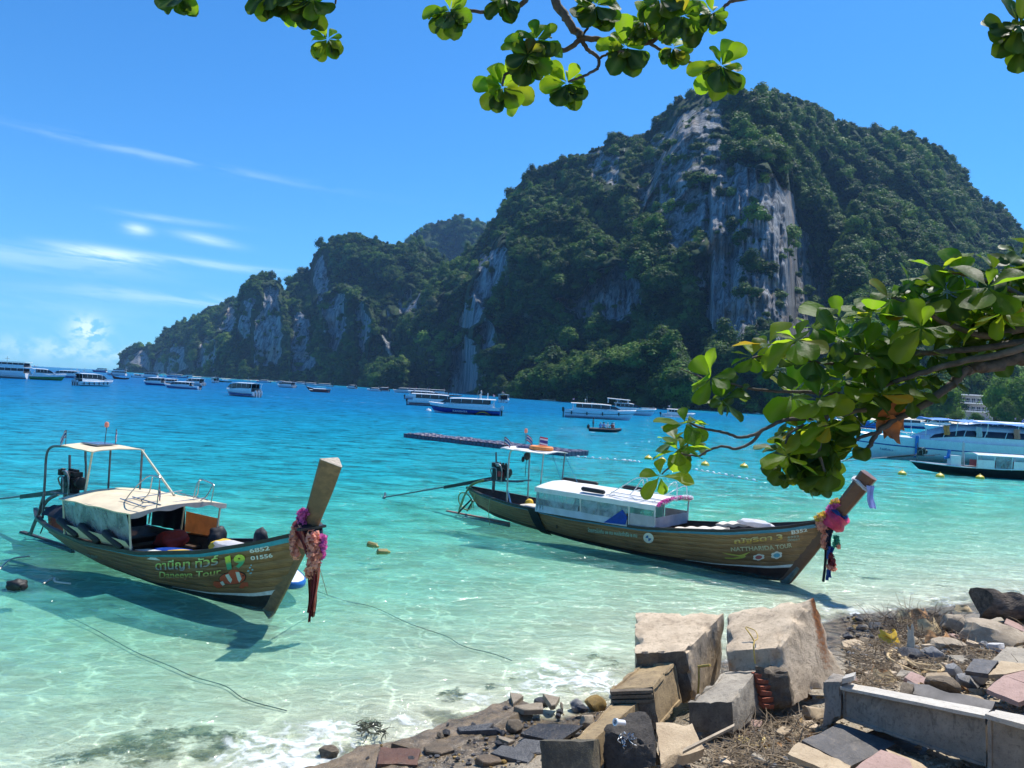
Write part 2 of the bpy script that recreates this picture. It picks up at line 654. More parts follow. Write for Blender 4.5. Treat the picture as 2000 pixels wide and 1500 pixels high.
# caustic light painted as a web of brighter lines in the water's clear tint
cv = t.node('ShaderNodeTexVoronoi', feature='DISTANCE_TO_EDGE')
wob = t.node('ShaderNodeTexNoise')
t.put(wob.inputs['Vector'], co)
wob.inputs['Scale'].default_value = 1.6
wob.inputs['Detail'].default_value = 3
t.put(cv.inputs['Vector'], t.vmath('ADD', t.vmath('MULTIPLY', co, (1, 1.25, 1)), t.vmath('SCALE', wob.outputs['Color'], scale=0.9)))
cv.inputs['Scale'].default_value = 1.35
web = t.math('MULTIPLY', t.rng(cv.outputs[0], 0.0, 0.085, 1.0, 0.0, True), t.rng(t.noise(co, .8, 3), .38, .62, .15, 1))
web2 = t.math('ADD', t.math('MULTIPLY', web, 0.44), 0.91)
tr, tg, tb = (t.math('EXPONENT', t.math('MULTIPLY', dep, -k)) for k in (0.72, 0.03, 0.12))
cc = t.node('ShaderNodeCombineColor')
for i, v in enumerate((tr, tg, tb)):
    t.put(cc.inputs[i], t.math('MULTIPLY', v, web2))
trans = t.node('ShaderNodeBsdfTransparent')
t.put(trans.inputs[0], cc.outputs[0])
body = t.ramp(t.math('DIVIDE', dep, 16.0), [(0.0, (.28, .72, .52)), (0.05, (.10, .60, .51)), (0.10, (.022, .41, .49)), (0.22, (.006, .255, .385)), (0.42, (.004, .165, .355)), (1.0, (.003, .115, .315))])
swell = t.rng(t.noise(wv, 0.035, 4, .6), .3, .7, 0.86, 1.12)
chop = t.rng(t.math('ADD', t.math('MULTIPLY', r1, .6), t.math('MULTIPLY', r2, .4)), .34, .66, 0.30, 1.50)
bodyc = t.mix(1.0, body, t.math('MULTIPLY', swell, chop), 'MULTIPLY')  # light and dark of the waves painted into the body colour
diff = t.node('ShaderNodeBsdfDiffuse')
t.put(diff.inputs['Color'], bodyc)
t.put(diff.inputs['Normal'], nrm)
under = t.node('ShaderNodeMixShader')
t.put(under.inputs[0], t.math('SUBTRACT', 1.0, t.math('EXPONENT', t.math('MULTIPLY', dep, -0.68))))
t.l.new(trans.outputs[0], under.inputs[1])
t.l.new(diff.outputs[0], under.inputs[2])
gl = t.node('ShaderNodeBsdfGlossy')
gl.inputs['Roughness'].default_value = 0.10
t.put(gl.inputs['Normal'], nrm)
fr = t.node('ShaderNodeFresnel')
fr.inputs['IOR'].default_value = 1.333
t.put(fr.inputs['Normal'], nrm)
surf = t.node('ShaderNodeMixShader')
t.put(surf.inputs[0], t.math('MINIMUM', fr.outputs[0], 0.26))
t.l.new(under.outputs[0], surf.inputs[1])
t.l.new(gl.outputs[0], surf.inputs[2])
fm = t.attr('foam')
fn = t.noise(t.vmath('MULTIPLY', co, (.8, 1.0, 1.0)), 1.25, 9, 0.68, 1.6)
fv = t.node('ShaderNodeTexVoronoi', feature='DISTANCE_TO_EDGE')
t.put(fv.inputs['Vector'], t.vmath('ADD', co, t.vmath('SCALE', wob.outputs['Color'], scale=1.2)))
fv.inputs['Scale'].default_value = 1.7
lace = t.rng(fv.outputs[0], 0.0, 0.16, 1.0, 0.0, True)
fmask = t.rng(t.math('ADD', t.math('ADD', t.math('MULTIPLY', fm, .54), t.math('MULTIPLY', t.math('SUBTRACT', fn, .5), 1.25)), t.math('MULTIPLY', t.math('MULTIPLY', lace, fm), .28)), .34, .86, 0, .86, True)
fmask = t.math('MULTIPLY', fmask, t.rng(fm, .05, .2))
fd = t.node('ShaderNodeBsdfDiffuse')
fd.inputs['Color'].default_value = (.80, .84, .84, 1)
fin = t.node('ShaderNodeMixShader')
t.put(fin.inputs[0], fmask)
t.l.new(surf.outputs[0], fin.inputs[1])
t.l.new(fd.outputs[0], fin.inputs[2])
t.l.new(fin.outputs[0], t.n['Material Output'].inputs['Surface'])
link_mesh('sea', sm, None, kind='structure').data.materials.append(m)


# --- limestone mountains
def np_ray(px, py):
    u, v = (px - 1000) / F_PX, (750 - py) / F_PX
    a, b = u * _c - v * _s, u * _s + v * _c
    return np.stack([a, _cp - b * _sp, _sp + b * _cp], -1)


def lut(pts):
    a = np.array(pts, float)
    return lambda x: np.interp(x, a[:, 0], a[:, 1])


def sstep(x):
    x = np.clip(x, 0, 1)
    return x * x * (3 - 2 * x)


def in_poly(px, py, poly):
    ins = np.zeros(px.shape, bool)
    for (ax, ay), (bx, by) in zip(poly, poly[1:] + poly[:1]):
        with np.errstate(divide='ignore', invalid='ignore'):
            ins ^= ((ay > py) != (by > py)) & (px < (bx - ax) * (py - ay) / (by - ay) + ax)
    return ins


m_rock = bpy.data.materials.new('limestone_and_scrub')
m_rock.use_nodes = True
t = NT(m_rock.node_tree)
p = t.n['Principled BSDF']
co = t.coord('Object')
st = t.vmath('MULTIPLY', co, (.10, .10, .008))
s1 = t.noise(st, 1.6, 6, .68, .15)
s2 = t.noise(st, 5.5, 4, .65)
s3 = t.noise(co, .018, 4, .6)
rock = t.mix(t.rng(s1, .36, .64), (.055, .062, .07), (.38, .388, .392))
rock = t.mix(t.rng(s3, .54, .64, 0, .55), rock, (.42, .29, .19))
rock = t.mix(t.rng(s2, .52, .66, 0, .85), rock, (.04, .045, .042))
scrub = t.mix(t.rng(t.noise(co, .09, 5, .7), .38, .62), (.010, .022, .010), (.040, .070, .022))
mask = t.rng(t.math('ADD', t.attr('rock'), t.math('MULTIPLY', t.math('SUBTRACT', t.noise(co, .06, 5, .7), .5), 1.3)), .42, .62, 0, 1, True)
t.put(p.inputs['Base Color'], t.mix(mask, scrub, rock))
p.inputs['Roughness'].default_value = .95
p.inputs['Specular IOR Level'].default_value = .15
t.put(p.inputs['Normal'], t.bump(t.math('ADD', s1, t.math('MULTIPLY', s2, .5)), .8, 2.5))

m_leafmass = bpy.data.materials.new('jungle_leaves')
m_leafmass.use_nodes = True
t = NT(m_leafmass.node_tree)
p = t.n['Principled BSDF']
oi = t.node('ShaderNodeObjectInfo')
hue = t.ramp(oi.outputs['Random'], [(0, (.016, .048, .016)), (.35, (.032, .082, .018)), (.65, (.075, .155, .024)), (.88, (.17, .27, .045)), (.96, (.20, .26, .06)), (1, (.24, .22, .13))])
hue = t.mix(t.rng(t.noise(t.coord('Object'), .9, 4), .35, .65), t.mix(.5, hue, (.03, .06, .016)), hue)
drift = t.noise(oi.outputs['Location'], .011, 3, .6)
hue = t.mix(1.0, hue, t.mix(t.rng(drift, .36, .64), (.50, .62, .75), (1.25, 1.32, 1.1)), 'MULTIPLY')
t.put(p.inputs['Base Color'], hue)
p.inputs['Roughness'].default_value = .6
p.inputs['Specular IOR Level'].default_value = .08
tl = t.node('ShaderNodeBsdfTranslucent')
t.put(tl.inputs[0], t.mix(.6, hue, (.22, .42, .05)))
mx = t.node('ShaderNodeMixShader')
mx.inputs[0].default_value = .18
t.l.new(p.outputs[0], mx.inputs[1])
t.l.new(tl.outputs[0], mx.inputs[2])
t.l.new(mx.outputs[0], t.n['Material Output'].inputs['Surface'])


m_sunlit_beachleaf = m_leafmass.copy()  # brighter copy of the jungle leaves: sunlight on the crowns put into the colour
m_sunlit_beachleaf.name = 'sunlit_beach_leaves'
for n_ in m_sunlit_beachleaf.node_tree.nodes:
    if n_.type == 'VALTORGB':
        for e_, c_ in zip(n_.color_ramp.elements, ((.06, .13, .022), (.09, .18, .028), (.12, .23, .034), (.15, .26, .04), (.17, .27, .05))):
            e_.color = (*c_, 1)
    if n_.type == 'MIX_SHADER':
        n_.inputs[0].default_value = .5


def crown_mesh(seed, lumps=11, leaves=900, flat=1.0, leaf=.085, material=None):
    """a crown of leaf-sized faces on several lumps round a dark core; radius about 1, base at z = 0"""
    rnd = random.Random(seed)
    mb = MB()
    cs = []
    for k in range(lumps):
        a = rnd.uniform(0, 6.283)
        r_ = rnd.uniform(.0, .62)
        cs.append((Vector((r_ * math.cos(a), r_ * math.sin(a), flat * (rnd.uniform(.35, 1.15) - r_ * .5))), rnd.uniform(.26, .48)))
    for c_, r_ in cs:
        bm = bmesh.new()
        bmesh.ops.create_icosphere(bm, subdivisions=1, radius=r_ * .78)
        for v_ in bm.verts:
            v_.co *= rnd.uniform(.75, 1.1)
        mb.add([c_ + Vector((v_.co.x, v_.co.y, v_.co.z * .8 * flat)) for v_ in bm.verts], [[v_.index for v_ in f.verts] for f in bm.faces])
        bm.free()
    for k in range(leaves):
        c_, r_ = cs[rnd.randrange(lumps)]
        d = Vector((rnd.gauss(0, 1), rnd.gauss(0, 1), rnd.gauss(.5, 1))).normalized()
        pos = c_ + Vector((d.x, d.y, d.z * .85 * flat)) * r_ * rnd.uniform(.8, 1.22)
        n_ = (d + Vector((rnd.gauss(0, .28), rnd.gauss(0, .28), rnd.gauss(.45, .28)))).normalized()
        a = n_.orthogonal().normalized()
        a = Matrix.Rotation(rnd.uniform(0, 6.28), 3, n_) @ a
        b = n_.cross(a)
        s_ = leaf * rnd.uniform(.6, 1.35)
        mb.add([pos - a * s_, pos - b * s_ * .55, pos + a * s_, pos + b * s_ * .55], [(0, 1, 2, 3)])
    me = mb.mesh('crown', False)
    me.materials.append(material or m_leafmass)
    return me


CROWNS = [crown_mesh(1), crown_mesh(2, 13, 1000, .8), crown_mesh(3, 9, 800, 1.25), crown_mesh(4, 14, 1000, .62), crown_mesh(5, 10, 700, 1.0, .11)]
_protos = []
for i_, me_ in enumerate(CROWNS):
    _protos.append(bpy.data.objects.new('crown', me_))


def scatter_tree(name):
    """geometry nodes: put crowns on the points of the mesh, by its attributes"""
    ng = bpy.data.node_groups.new(name, 'GeometryNodeTree')
    ng.interface.new_socket('Geometry', in_out='INPUT', socket_type='NodeSocketGeometry')
    ng.interface.new_socket('Geometry', in_out='OUTPUT', socket_type='NodeSocketGeometry')
    gi, go = ng.nodes.new('NodeGroupInput'), ng.nodes.new('NodeGroupOutput')
    jn = ng.nodes.new('GeometryNodeJoinGeometry')
    for o_ in _protos:
        n = ng.nodes.new('GeometryNodeObjectInfo')
        n.inputs['Object'].default_value = o_
        n.inputs['As Instance'].default_value = True
        ng.links.new(n.outputs['Geometry'], jn.inputs[0])
    ip = ng.nodes.new('GeometryNodeInstanceOnPoints')

    def na(nm, typ):
        n = ng.nodes.new('GeometryNodeInputNamedAttribute')
        n.data_type = typ
        n.inputs['Name'].default_value = nm
        return n.outputs[0]
    ng.links.new(gi.outputs[0], ip.inputs['Points'])
    ng.links.new(jn.outputs[0], ip.inputs['Instance'])
    ip.inputs['Pick Instance'].default_value = True
    ng.links.new(na('pick', 'INT'), ip.inputs['Instance Index'])
    ng.links.new(na('spin', 'FLOAT_VECTOR'), ip.inputs['Rotation'])
    ng.links.new(na('size', 'FLOAT_VECTOR'), ip.inputs['Scale'])
    ng.links.new(ip.outputs[0], go.inputs[0])
    return ng


SCATTER = scatter_tree('canopy_scatter')


def canopy(name, pts, size, rs):
    me = bpy.data.meshes.new(name)
    n = len(pts)
    me.vertices.add(n)
    me.vertices.foreach_set('co', np.asarray(pts, np.float32).reshape(-1))
    a = me.attributes.new('pick', 'INT', 'POINT')
    a.data.foreach_set('value', rs.randint(0, len(_protos), n).astype(np.int32))
    a = me.attributes.new('spin', 'FLOAT_VECTOR', 'POINT')
    sp = np.zeros((n, 3), np.float32)
    sp[:, 2] = rs.rand(n) * 6.28
    sp[:, :2] = (rs.rand(n, 2) - .5) * .4
    a.data.foreach_set('vector', sp.reshape(-1))
    a = me.attributes.new('size', 'FLOAT_VECTOR', 'POINT')
    a.data.foreach_set('vector', np.asarray(size, np.float32).reshape(-1))
    o = link_mesh(name, me, None, kind='stuff')
    o.modifiers.new('crowns', 'NODES').node_group = SCATTER
    return o


def mountain(skyl, foot, ridge, px0, px1, du, nv, steps=(), rocks=(), n_trees=2000, tree=5.0, seed=0, rough=1.0, forest_bias=None):
    rs = np.random.RandomState(seed + 11)
    px = np.arange(px0, px1 + du, du, dtype=float)
    v = np.concatenate([np.linspace(0, 1, nv), [1.03, 1.08, 1.2]])
    f_sky, f_foot, f_ridge = lut(skyl), lut(foot), lut(ridge)
    df = f_foot(px)
    hpy = 764 + .0545 * (px - 1000)
    py_foot = hpy + (EYE + 1.2) * F_PX / df
    jag = (fbm(np.stack([px * .11, px * 0 + seed, px * 0], -1), 3) - .5) * 9 + (fbm(np.stack([px * .03, px * 0 + seed + 5, px * 0], -1), 2) - .5) * 6
    py_sky = f_sky(px) + jag
    V = np.minimum(v, 1)[None, :]
    PX = np.repeat(px[:, None], len(v), 1)
    PY = py_foot[:, None] + (py_sky - py_foot)[:, None] * V
    g = .62 * V + .38 * V ** 5
    dist = df[:, None] + f_ridge(px)[:, None] * g
    for cv_, amt, wid, x0, x1, soft in steps:
        c_ = lut(cv_)(PX) + (fbm(np.stack([PX * .04, PX * 0 + seed, PY * 0], -1), 3) - .5) * 26
        win = sstep((PX - x0) / soft) * sstep((x1 - PX) / soft)
        dist = dist - amt * sstep((PY - c_) / wid) * win
    jx = PX + (fbm(np.stack([PX * .03, PY * .03, PX * 0 + seed], -1), 3) - .5) * 34
    jy = PY + (fbm(np.stack([PX * .03, PY * .03, PX * 0 + seed + 7], -1), 3) - .5) * 44
    rock = np.zeros_like(PX)
    for poly in rocks:
        wt_ = 1.0
        if isinstance(poly, tuple):
            poly, wt_ = poly
        rock = np.maximum(rock, in_poly(jx, jy, poly) * wt_)
    rb = rock.copy()
    for _ in range(5):
        rb[1:-1] = (rb[:-2] + rb[1:-1] * 2 + rb[2:]) / 4
        rb[:, 1:-1] = (rb[:, :-2] + rb[:, 1:-1] * 2 + rb[:, 2:]) / 4
    calm = 1 - .85 * rb
    q = np.stack([PX * dist / F_PX, dist * .6, -PY * dist / F_PX], -1)
    rid = 1 - np.abs(2 * fbm(q * np.array([.014, .014, .006]) + seed, 4) - 1)
    disp = (rid - .72) * 185 + (fbm(q * np.array([.05, .05, .03]) + 9, 4) - .5) * 60 + (fbm(q * np.array([.16, .16, .07]) + 4, 3) - .5) * 13
    edge = np.minimum(1, (1 - V) * 7 + .25)
    flute = (fbm(np.stack([PX * .30, PX * 0 + 2, PY * .012], -1), 3) - .5) * 9 * rb + (np.abs(fbm(np.stack([PX * .085, PX * 0 + 31, PY * .006], -1), 3) - .5)) * -24 * rb + (fbm(np.stack([PX * .05, PX * 0 + 3, PY * .05], -1), 3) - .5) * 14 * rb
    dist = dist - (disp * calm + flute) * rough * edge * np.minimum(1, V * 8 + .1)
    P = np.array([0, 0, EYE]) + np_ray(PX, PY) * dist[..., None]
    back = np.array([30., 90., 220.])
    for k in range(3):
        P[:, nv + k, 1] += back[k] * (1 + .3 * np.sin(px * .02 + k))
        P[:, nv + k, 2] -= np.array([6., 28., 130.])[k]
    hz_ = np.gradient(P[..., 2], axis=1)
    hh_ = np.linalg.norm(np.gradient(P[..., :2], axis=1), axis=-1)
    steep_ = np.clip(hz_ / np.maximum(hh_, .02), 0, 30)
    for _ in range(3):
        steep_[1:-1] = (steep_[:-2] + steep_[1:-1] * 2 + steep_[2:]) / 4
        steep_[:, 1:-1] = (steep_[:, :-2] + steep_[:, 1:-1] * 2 + steep_[:, 2:]) / 4
    bare = sstep((steep_ - 3.2) / 4.0) * sstep((fbm(np.stack([PX * .018, PY * .011, PX * 0 + seed + 3], -1), 4) - .47) / .10)
    rock = np.maximum(rock, np.where(V < .9, bare * .75, 0) * (V > .04))
    rock[:, nv:] = 0
    me = grid_mesh('limestone_mountain', P, {'rock': rock})
    o = link_mesh('limestone_mountain', me, None, kind='structure')
    me.materials.append(m_rock)
    # crowns of the jungle
    iu = rs.randint(0, len(px) - 1, n_trees * 4)
    iv = (rs.rand(n_trees * 4) * (nv - 1)).astype(int)
    colh = (py_foot - py_sky)
    keep = rs.rand(n_trees * 4) < (colh[iu] / colh.max())
    clump = fbm(np.stack([PX[iu, iv] * .022, PY[iu, iv] * .022, PX[iu, iv] * 0 + 3 + seed], -1), 3)
    rdil = (rock > .5) * np.where(rock < .8, .45 + .3 * (fbm(np.stack([PX * .05, PY * .05, PX * 0], -1), 3) > .47), 1.0)
    for _ in range(4):
        rdil[1:-1] = np.maximum(rdil[1:-1], np.maximum(rdil[:-2], rdil[2:]))
    rdil[:, 7:] = np.maximum(rdil[:, 7:], rdil[:, :-7])
    rdil[:, :-5] = np.maximum(rdil[:, :-5], rdil[:, 5:])
    keep &= (rdil[iu, iv] < .5) | (rs.rand(n_trees * 4) < .05)
    # crowns sit where the slope can carry them
    dz = P[iu, np.minimum(iv + 1, nv - 1), 2] - P[iu, iv, 2]
    dy = np.linalg.norm(P[iu, np.minimum(iv + 1, nv - 1), :2] - P[iu, iv, :2], axis=-1)
    steep = dz / np.maximum(dy, .05)
    keep &= rs.rand(n_trees * 4) < np.clip(1.6 - steep * .22 + (clump - .5) * 2.6, .06, 1)
    iu, iv = iu[keep][:n_trees], iv[keep][:n_trees]
    pos = P[iu, iv].copy()
    k = len(pos)
    s_ = tree * (.35 + rs.rand(k) ** 2.6 * 1.7) * (.75 + .5 * clump[keep][:n_trees])
    pos[:, 2] -= s_ * .35
    pos[:, 2] = np.maximum(pos[:, 2], -.6)
    size = np.stack([s_ * (.85 + rs.rand(k) * .4), s_ * (.85 + rs.rand(k) * .4), s_ * (.7 + rs.rand(k) * .5)], -1)
    # a fringe on the skyline
    fu = rs.randint(0, len(px), int(len(px) * du / 5))
    fp = P[fu, nv - 1].copy()
    fs = tree * (.3 + rs.rand(len(fu)) ** 3 * 1.1)
    fp[:, 2] -= fs * .5
    pos = np.concatenate([pos, fp])
    size = np.concatenate([size, np.stack([fs, fs, fs * .9], -1)])
    canopy('forest_canopy', pos, size, rs)
    return P


# the great massif on the right
E_SKY = [(745, 745), (757, 700), (775, 640), (800, 590), (840, 555), (870, 525), (905, 500), (940, 470), (960, 440), (968, 425), (985, 395), (1010, 360), (1040, 335), (1075, 318),
         (1120, 305), (1160, 295), (1200, 270), (1240, 270), (1270, 258), (1295, 230), (1320, 200), (1350, 187), (1400, 180), (1440, 177), (1480, 182), (1540, 190), (1580, 200),
         (1610, 220), (1650, 240), (1690, 255), (1730, 253), (1770, 260), (1810, 277), (1840, 297), (1875, 332), (1900, 367), (1920, 392), (1950, 402), (1975, 417), (1995, 450),
         (2060, 520), (2200, 600)]
mountain(E_SKY, [(745, 1010), (860, 920), (1000, 805), (1200, 700), (1400, 600), (1500, 590), (1620, 640), (1800, 680), (2200, 700)],
         [(745, 60), (860, 150), (1000, 240), (1300, 290), (1450, 300), (1800, 380), (2000, 480), (2200, 500)], 747, 2140, 2.2, 250,
         steps=[([(900, 560), (940, 490), (985, 445), (1030, 418), (1060, 398), (1100, 392), (1140, 405), (1170, 440), (1200, 470), (1225, 480), (1245, 430), (1265, 360), (1300, 280), (1335, 215), (1400, 160), (1480, 160), (1560, 250)], 120, 34, 900, 1560, 30),
                ([(940, 790), (980, 722), (1030, 692), (1070, 655), (1110, 662), (1190, 648), (1240, 662), (1290, 624), (1310, 628), (1335, 690), (1355, 770), (1370, 800)], 110, 70, 930, 1365, 30),
                ([(1380, 330), (1430, 325), (1500, 305), (1560, 430), (1600, 600)], 22, 18, 1384, 1610, 6),
                ([(1430, 300), (1470, 268), (1540, 275), (1600, 330), (1640, 420)], 22, 24, 1425, 1700, 24),
                ([(1600, 520), (1650, 430), (1700, 330), (1800, 400), (1880, 470), (1990, 560), (2140, 700)], 110, 70, 1610, 2200, 60),
                ([(1600, 640), (1660, 570), (1750, 540), (1850, 600), (2140, 760)], 90, 60, 1640, 2200, 40),
                ([(760, 700), (800, 615), (860, 560), (920, 540), (960, 600), (1000, 700)], 40, 30, 765, 1000, 40)],
         rocks=[([(1280, 270), (1340, 212), (1412, 200), (1420, 300), (1398, 420), (1362, 495), (1316, 485), (1296, 420), (1236, 405), (1260, 335)], .57),
                [(1388, 330), (1430, 318), (1500, 330), (1552, 390), (1580, 480), (1612, 560), (1642, 640), (1590, 705), (1415, 690), (1376, 615), (1384, 450)],
                [(1128, 575), (1160, 525), (1246, 515), (1258, 590), (1205, 628), (1130, 630)],
                ([(893, 628), (922, 550), (955, 498), (992, 478), (990, 545), (964, 598), (920, 636)], .7),
                [(868, 765), (878, 690), (903, 640), (925, 690), (926, 755), (890, 770)], [(930, 640), (950, 620), (965, 680), (940, 690)],
                ([(1140, 305), (1215, 292), (1210, 350), (1150, 350)], .6),
                [(755, 740), (765, 700), (800, 690), (800, 740)], [(1352, 520), (1372, 520), (1372, 570), (1352, 560)],
                [(785, 610), (800, 580), (830, 560), (815, 610)], [(1090, 585), (1130, 580), (1130, 610), (1090, 605)]],
         n_trees=16000, tree=5.6, seed=1)
# the hill behind it
mountain([(770, 520), (790, 472), (815, 454), (850, 437), (890, 427), (920, 430), (955, 439), (990, 462), (1060, 520)], [(770, 1900), (1060, 1900)], [(770, 200), (1060, 200)],
         770, 1060, 3, 90, rocks=[], n_trees=900, tree=11, seed=2)
# the middle hills
mountain([(552, 640), (558, 575), (562, 550), (580, 537), (605, 532), (612, 502), (630, 480), (660, 462), (690, 456), (720, 467), (760, 477), (790, 474), (820, 480), (850, 492), (880, 522), (930, 570), (1000, 640)],
         [(552, 1260), (700, 1120), (760, 1060), (1000, 1060)], [(552, 200), (1000, 320)], 553, 1000, 2.4, 170,
         steps=[([(600, 680), (625, 590), (650, 552), (690, 545), (715, 570), (740, 640), (790, 700)], 90, 26, 610, 800, 20),
                ([(540, 800), (620, 700), (700, 720), (760, 690), (830, 650), (900, 600), (1000, 560)], 70, 50, 560, 1000, 40),
                ([(740, 560), (800, 530), (850, 505), (900, 520)], 50, 30, 700, 950, 30)],
         rocks=[[(632, 640), (640, 580), (665, 560), (672, 640), (650, 690)], [(610, 560), (614, 515), (634, 490), (644, 540), (628, 600)], [(690, 620), (705, 590), (720, 640), (705, 690)], [(745, 640), (760, 610), (770, 660), (755, 690)], [(780, 600), (800, 570), (815, 600), (790, 630)]],
         n_trees=6500, tree=5.8, seed=3)
# the twin pinnacles
mountain([(440, 735), (452, 680), (461, 640), (465, 592), (471, 562), (490, 542), (515, 534), (540, 547), (555, 567), (566, 592), (585, 596), (600, 604), (612, 625), (622, 665), (634, 735)],
         [(440, 1280), (634, 1180)], [(440, 60), (515, 150), (600, 110), (634, 40)], 441, 633, 2.0, 150,
         steps=[([(560, 720), (565, 640), (585, 596), (605, 615), (625, 700)], 35, 14, 560, 634, 8), ([(430, 760), (500, 715), (560, 725), (640, 760)], 30, 24, 430, 640, 20)],
         rocks=[[(498, 715), (505, 610), (518, 562), (543, 565), (550, 640), (546, 725)], [(566, 715), (574, 610), (598, 608), (618, 690), (610, 730)], [(468, 640), (474, 590), (492, 560), (492, 650), (476, 680)]],
         n_trees=1400, tree=4.6, seed=4, rough=.7)
# the long headland running out to sea
mountain([(231, 722), (235, 692), (250, 682), (275, 678), (290, 672), (300, 674), (320, 652), (330, 642), (345, 632), (370, 630), (390, 612), (410, 602), (440, 589), (463, 588), (500, 600), (540, 640), (580, 690)],
         [(231, 2000), (300, 1850), (400, 1560), (480, 1360), (580, 1300)], [(231, 50), (320, 160), (463, 300), (580, 200)], 231, 580, 2.0, 130,
         steps=[([(231, 700), (300, 676), (340, 665), (400, 650), (440, 640), (470, 650), (520, 690)], 80, 26, 240, 520, 20),
                ([(380, 740), (420, 690), (450, 660), (480, 690), (500, 740)], 50, 26, 390, 500, 20)],
         rocks=[[(322, 728), (335, 685), (362, 682), (368, 726)], [(388, 726), (398, 665), (420, 670), (424, 726)], [(298, 722), (306, 690), (320, 690), (320, 724)], [(240, 718), (244, 695), (290, 690), (294, 720)], [(432, 650), (442, 600), (460, 600), (462, 650)]],
         n_trees=4200, tree=6.2, seed=5)
# ================================================================== LONGTAIL BOATS
def wood_mat(name, light, dark, gloss=.35, sx=.35, scale=5.0, weather=None):
    if name in MATS:
        return MATS[name]
    m = bpy.data.materials.new(name)
    m.use_nodes = True
    t = NT(m.node_tree)
    p = t.n['Principled BSDF']
    co = t.coord('Object')
    v = t.vmath('MULTIPLY', co, (sx, 1.6, 6.0))
    g1 = t.noise(v, scale, 6, .65, .4)
    g2 = t.noise(t.vmath('MULTIPLY', co, (.8, 1, 1)), 1.3, 4, .6)
    c_ = t.mix(t.rng(g1, .34, .66), dark, light)
    c_ = t.mix(t.rng(g2, .42, .66, 0, .65), c_, tuple(x * .5 for x in dark))
    oi = t.node('ShaderNodeObjectInfo')
    c_ = t.mix(t.math('MULTIPLY', oi.outputs['Random'], .45), c_, tuple(x * .62 for x in light))
    if weather:
        c_ = t.mix(t.rng(t.noise(co, 3.0, 5, .7), .55, .7, 0, .6), c_, weather)
    t.put(p.inputs['Base Color'], c_)
    t.put(p.inputs['Roughness'], t.rng(g1, .3, .7, gloss, gloss + .2))
    t.put(p.inputs['Normal'], t.bump(g1, .25, .01))
    MATS[name] = m
    return m


M_HULL_L = wood_mat('varnished_hull_planks', (.40, .215, .085), (.17, .09, .038), .30)
M_HULL_R = wood_mat('brown_hull_planks', (.41, .225, .10), (.18, .098, .045), .33)
M_KEEL = mat('dark_antifouling', (.030, .026, .022), .6, .2, 4)
M_KEEL_R = mat('maroon_antifouling', (.052, .022, .016), .6, .2, 4)
M_STEM_L = wood_mat('stem_timber', (.31, .18, .08), (.13, .075, .036), .32, 4.0, 2.0)
M_STEM_R = wood_mat('red_brown_stem_timber', (.21, .088, .042), (.13, .05, .024), .38, 4.0, 2.0)
M_ENDGRAIN = mat('end_grain', (.42, .36, .28), .8, .25, 14)
M_GUNWALE = mat('black_gunwale', (.018, .016, .016), .45, .2, 6)
M_TURQ = mat('turquoise_paint', (.045, .33, .47), .45, .12, 5)
M_BLUE_STRIPE = mat('pale_blue_paint', (.06, .25, .42), .45, .12, 5)
M_WHITE_PAINT = mat('white_paint', (.72, .72, .69), .45, .1, 8)
M_DECK = wood_mat('dark_deck_boards', (.12, .065, .035), (.045, .026, .016), .5, .6, 6)
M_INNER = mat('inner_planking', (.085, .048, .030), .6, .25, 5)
M_CREAM = mat('cream_canvas', (.66, .555, .38), .85, .08, 3, .3)
M_WHITE_ROOF = mat('white_roof_sheet', (.72, .70, .67), .5, .06, 3, .2)
M_STEEL = mat('galvanised_pipe', (.42, .43, .44), .35, .15, 10, .05, .9)
M_STEEL_DULL = mat('dull_grey_pipe', (.15, .16, .17), .5, .2, 10, .05, .5)
M_IVORY_PIPE = mat('ivory_pipe', (.66, .60, .42), .5, .1, 10)
M_ENGINE = mat('black_engine_iron', (.022, .022, .024), .45, .35, 9, .3, .3)
M_ENGINE_GREY = mat('engine_grey', (.32, .32, .33), .4, .3, 9, .2, .6)
M_RED_IRON = mat('red_engine_paint', (.40, .02, .02), .4, .2, 9)
M_BLACK_RUBBER = mat('black_rubber', (.014, .014, .016), .6, .2, 8)
M_NAVY = mat('navy_cloth', (.012, .014, .035), .9, .2, 5, .3)
M_PANEL_BROWN = mat('brown_panel_cloth', (.62, .33, .16), .85, .1, 4, .2)
M_LILAC = mat('pale_grey_panel', (.55, .52, .54), .7, .08, 4, .15)
M_ROPE_GREEN = mat('green_hose', (.30, .33, .14), .6, .15, 8)
M_BLUE_TARP = mat('blue_tarp', (.012, .09, .50), .5, .12, 5, .3)
M_SOLAR = mat('solar_cells', (.045, .05, .16), .2, .2, 14)
M_ORANGE = mat('orange_foam', (.80, .26, .06), .6, .15, 6)
M_PINK = mat('pink_satin', (.80, .07, .19), .45, .15, 6, .3)
M_CORAL = mat('coral_garland', (1.0, .44, .31), .7, .12, 14, .3)
M_YELLOW = mat('yellow_garland', (.88, .60, .08), .7, .2, 14, .6)
M_MAGENTA = mat('magenta_flowers', (.78, .16, .48), .7, .25, 14, .6)
M_WHITE_CLOTH = mat('white_cloth', (.80, .79, .80), .8, .06, 6, .3)
M_LAVENDER = mat('lavender_cloth', (.55, .58, .86), .8, .08, 6, .3)
M_MAROON_CLOTH = mat('maroon_ribbon', (.30, .045, .05), .7, .2, 8, .3)
M_BROWN_CLOTH = mat('brown_ribbon', (.26, .075, .04), .7, .2, 8, .3)
M_BLUE_CLOTH = mat('blue_ribbon', (.03, .10, .36), .6, .2, 8, .3)
M_TEAL = mat('green_ribbon', (.05, .40, .24), .6, .2, 8, .3)
M_BAG_YELLOW = mat('yellow_bag', (.82, .52, .04), .6, .12, 6, .3)
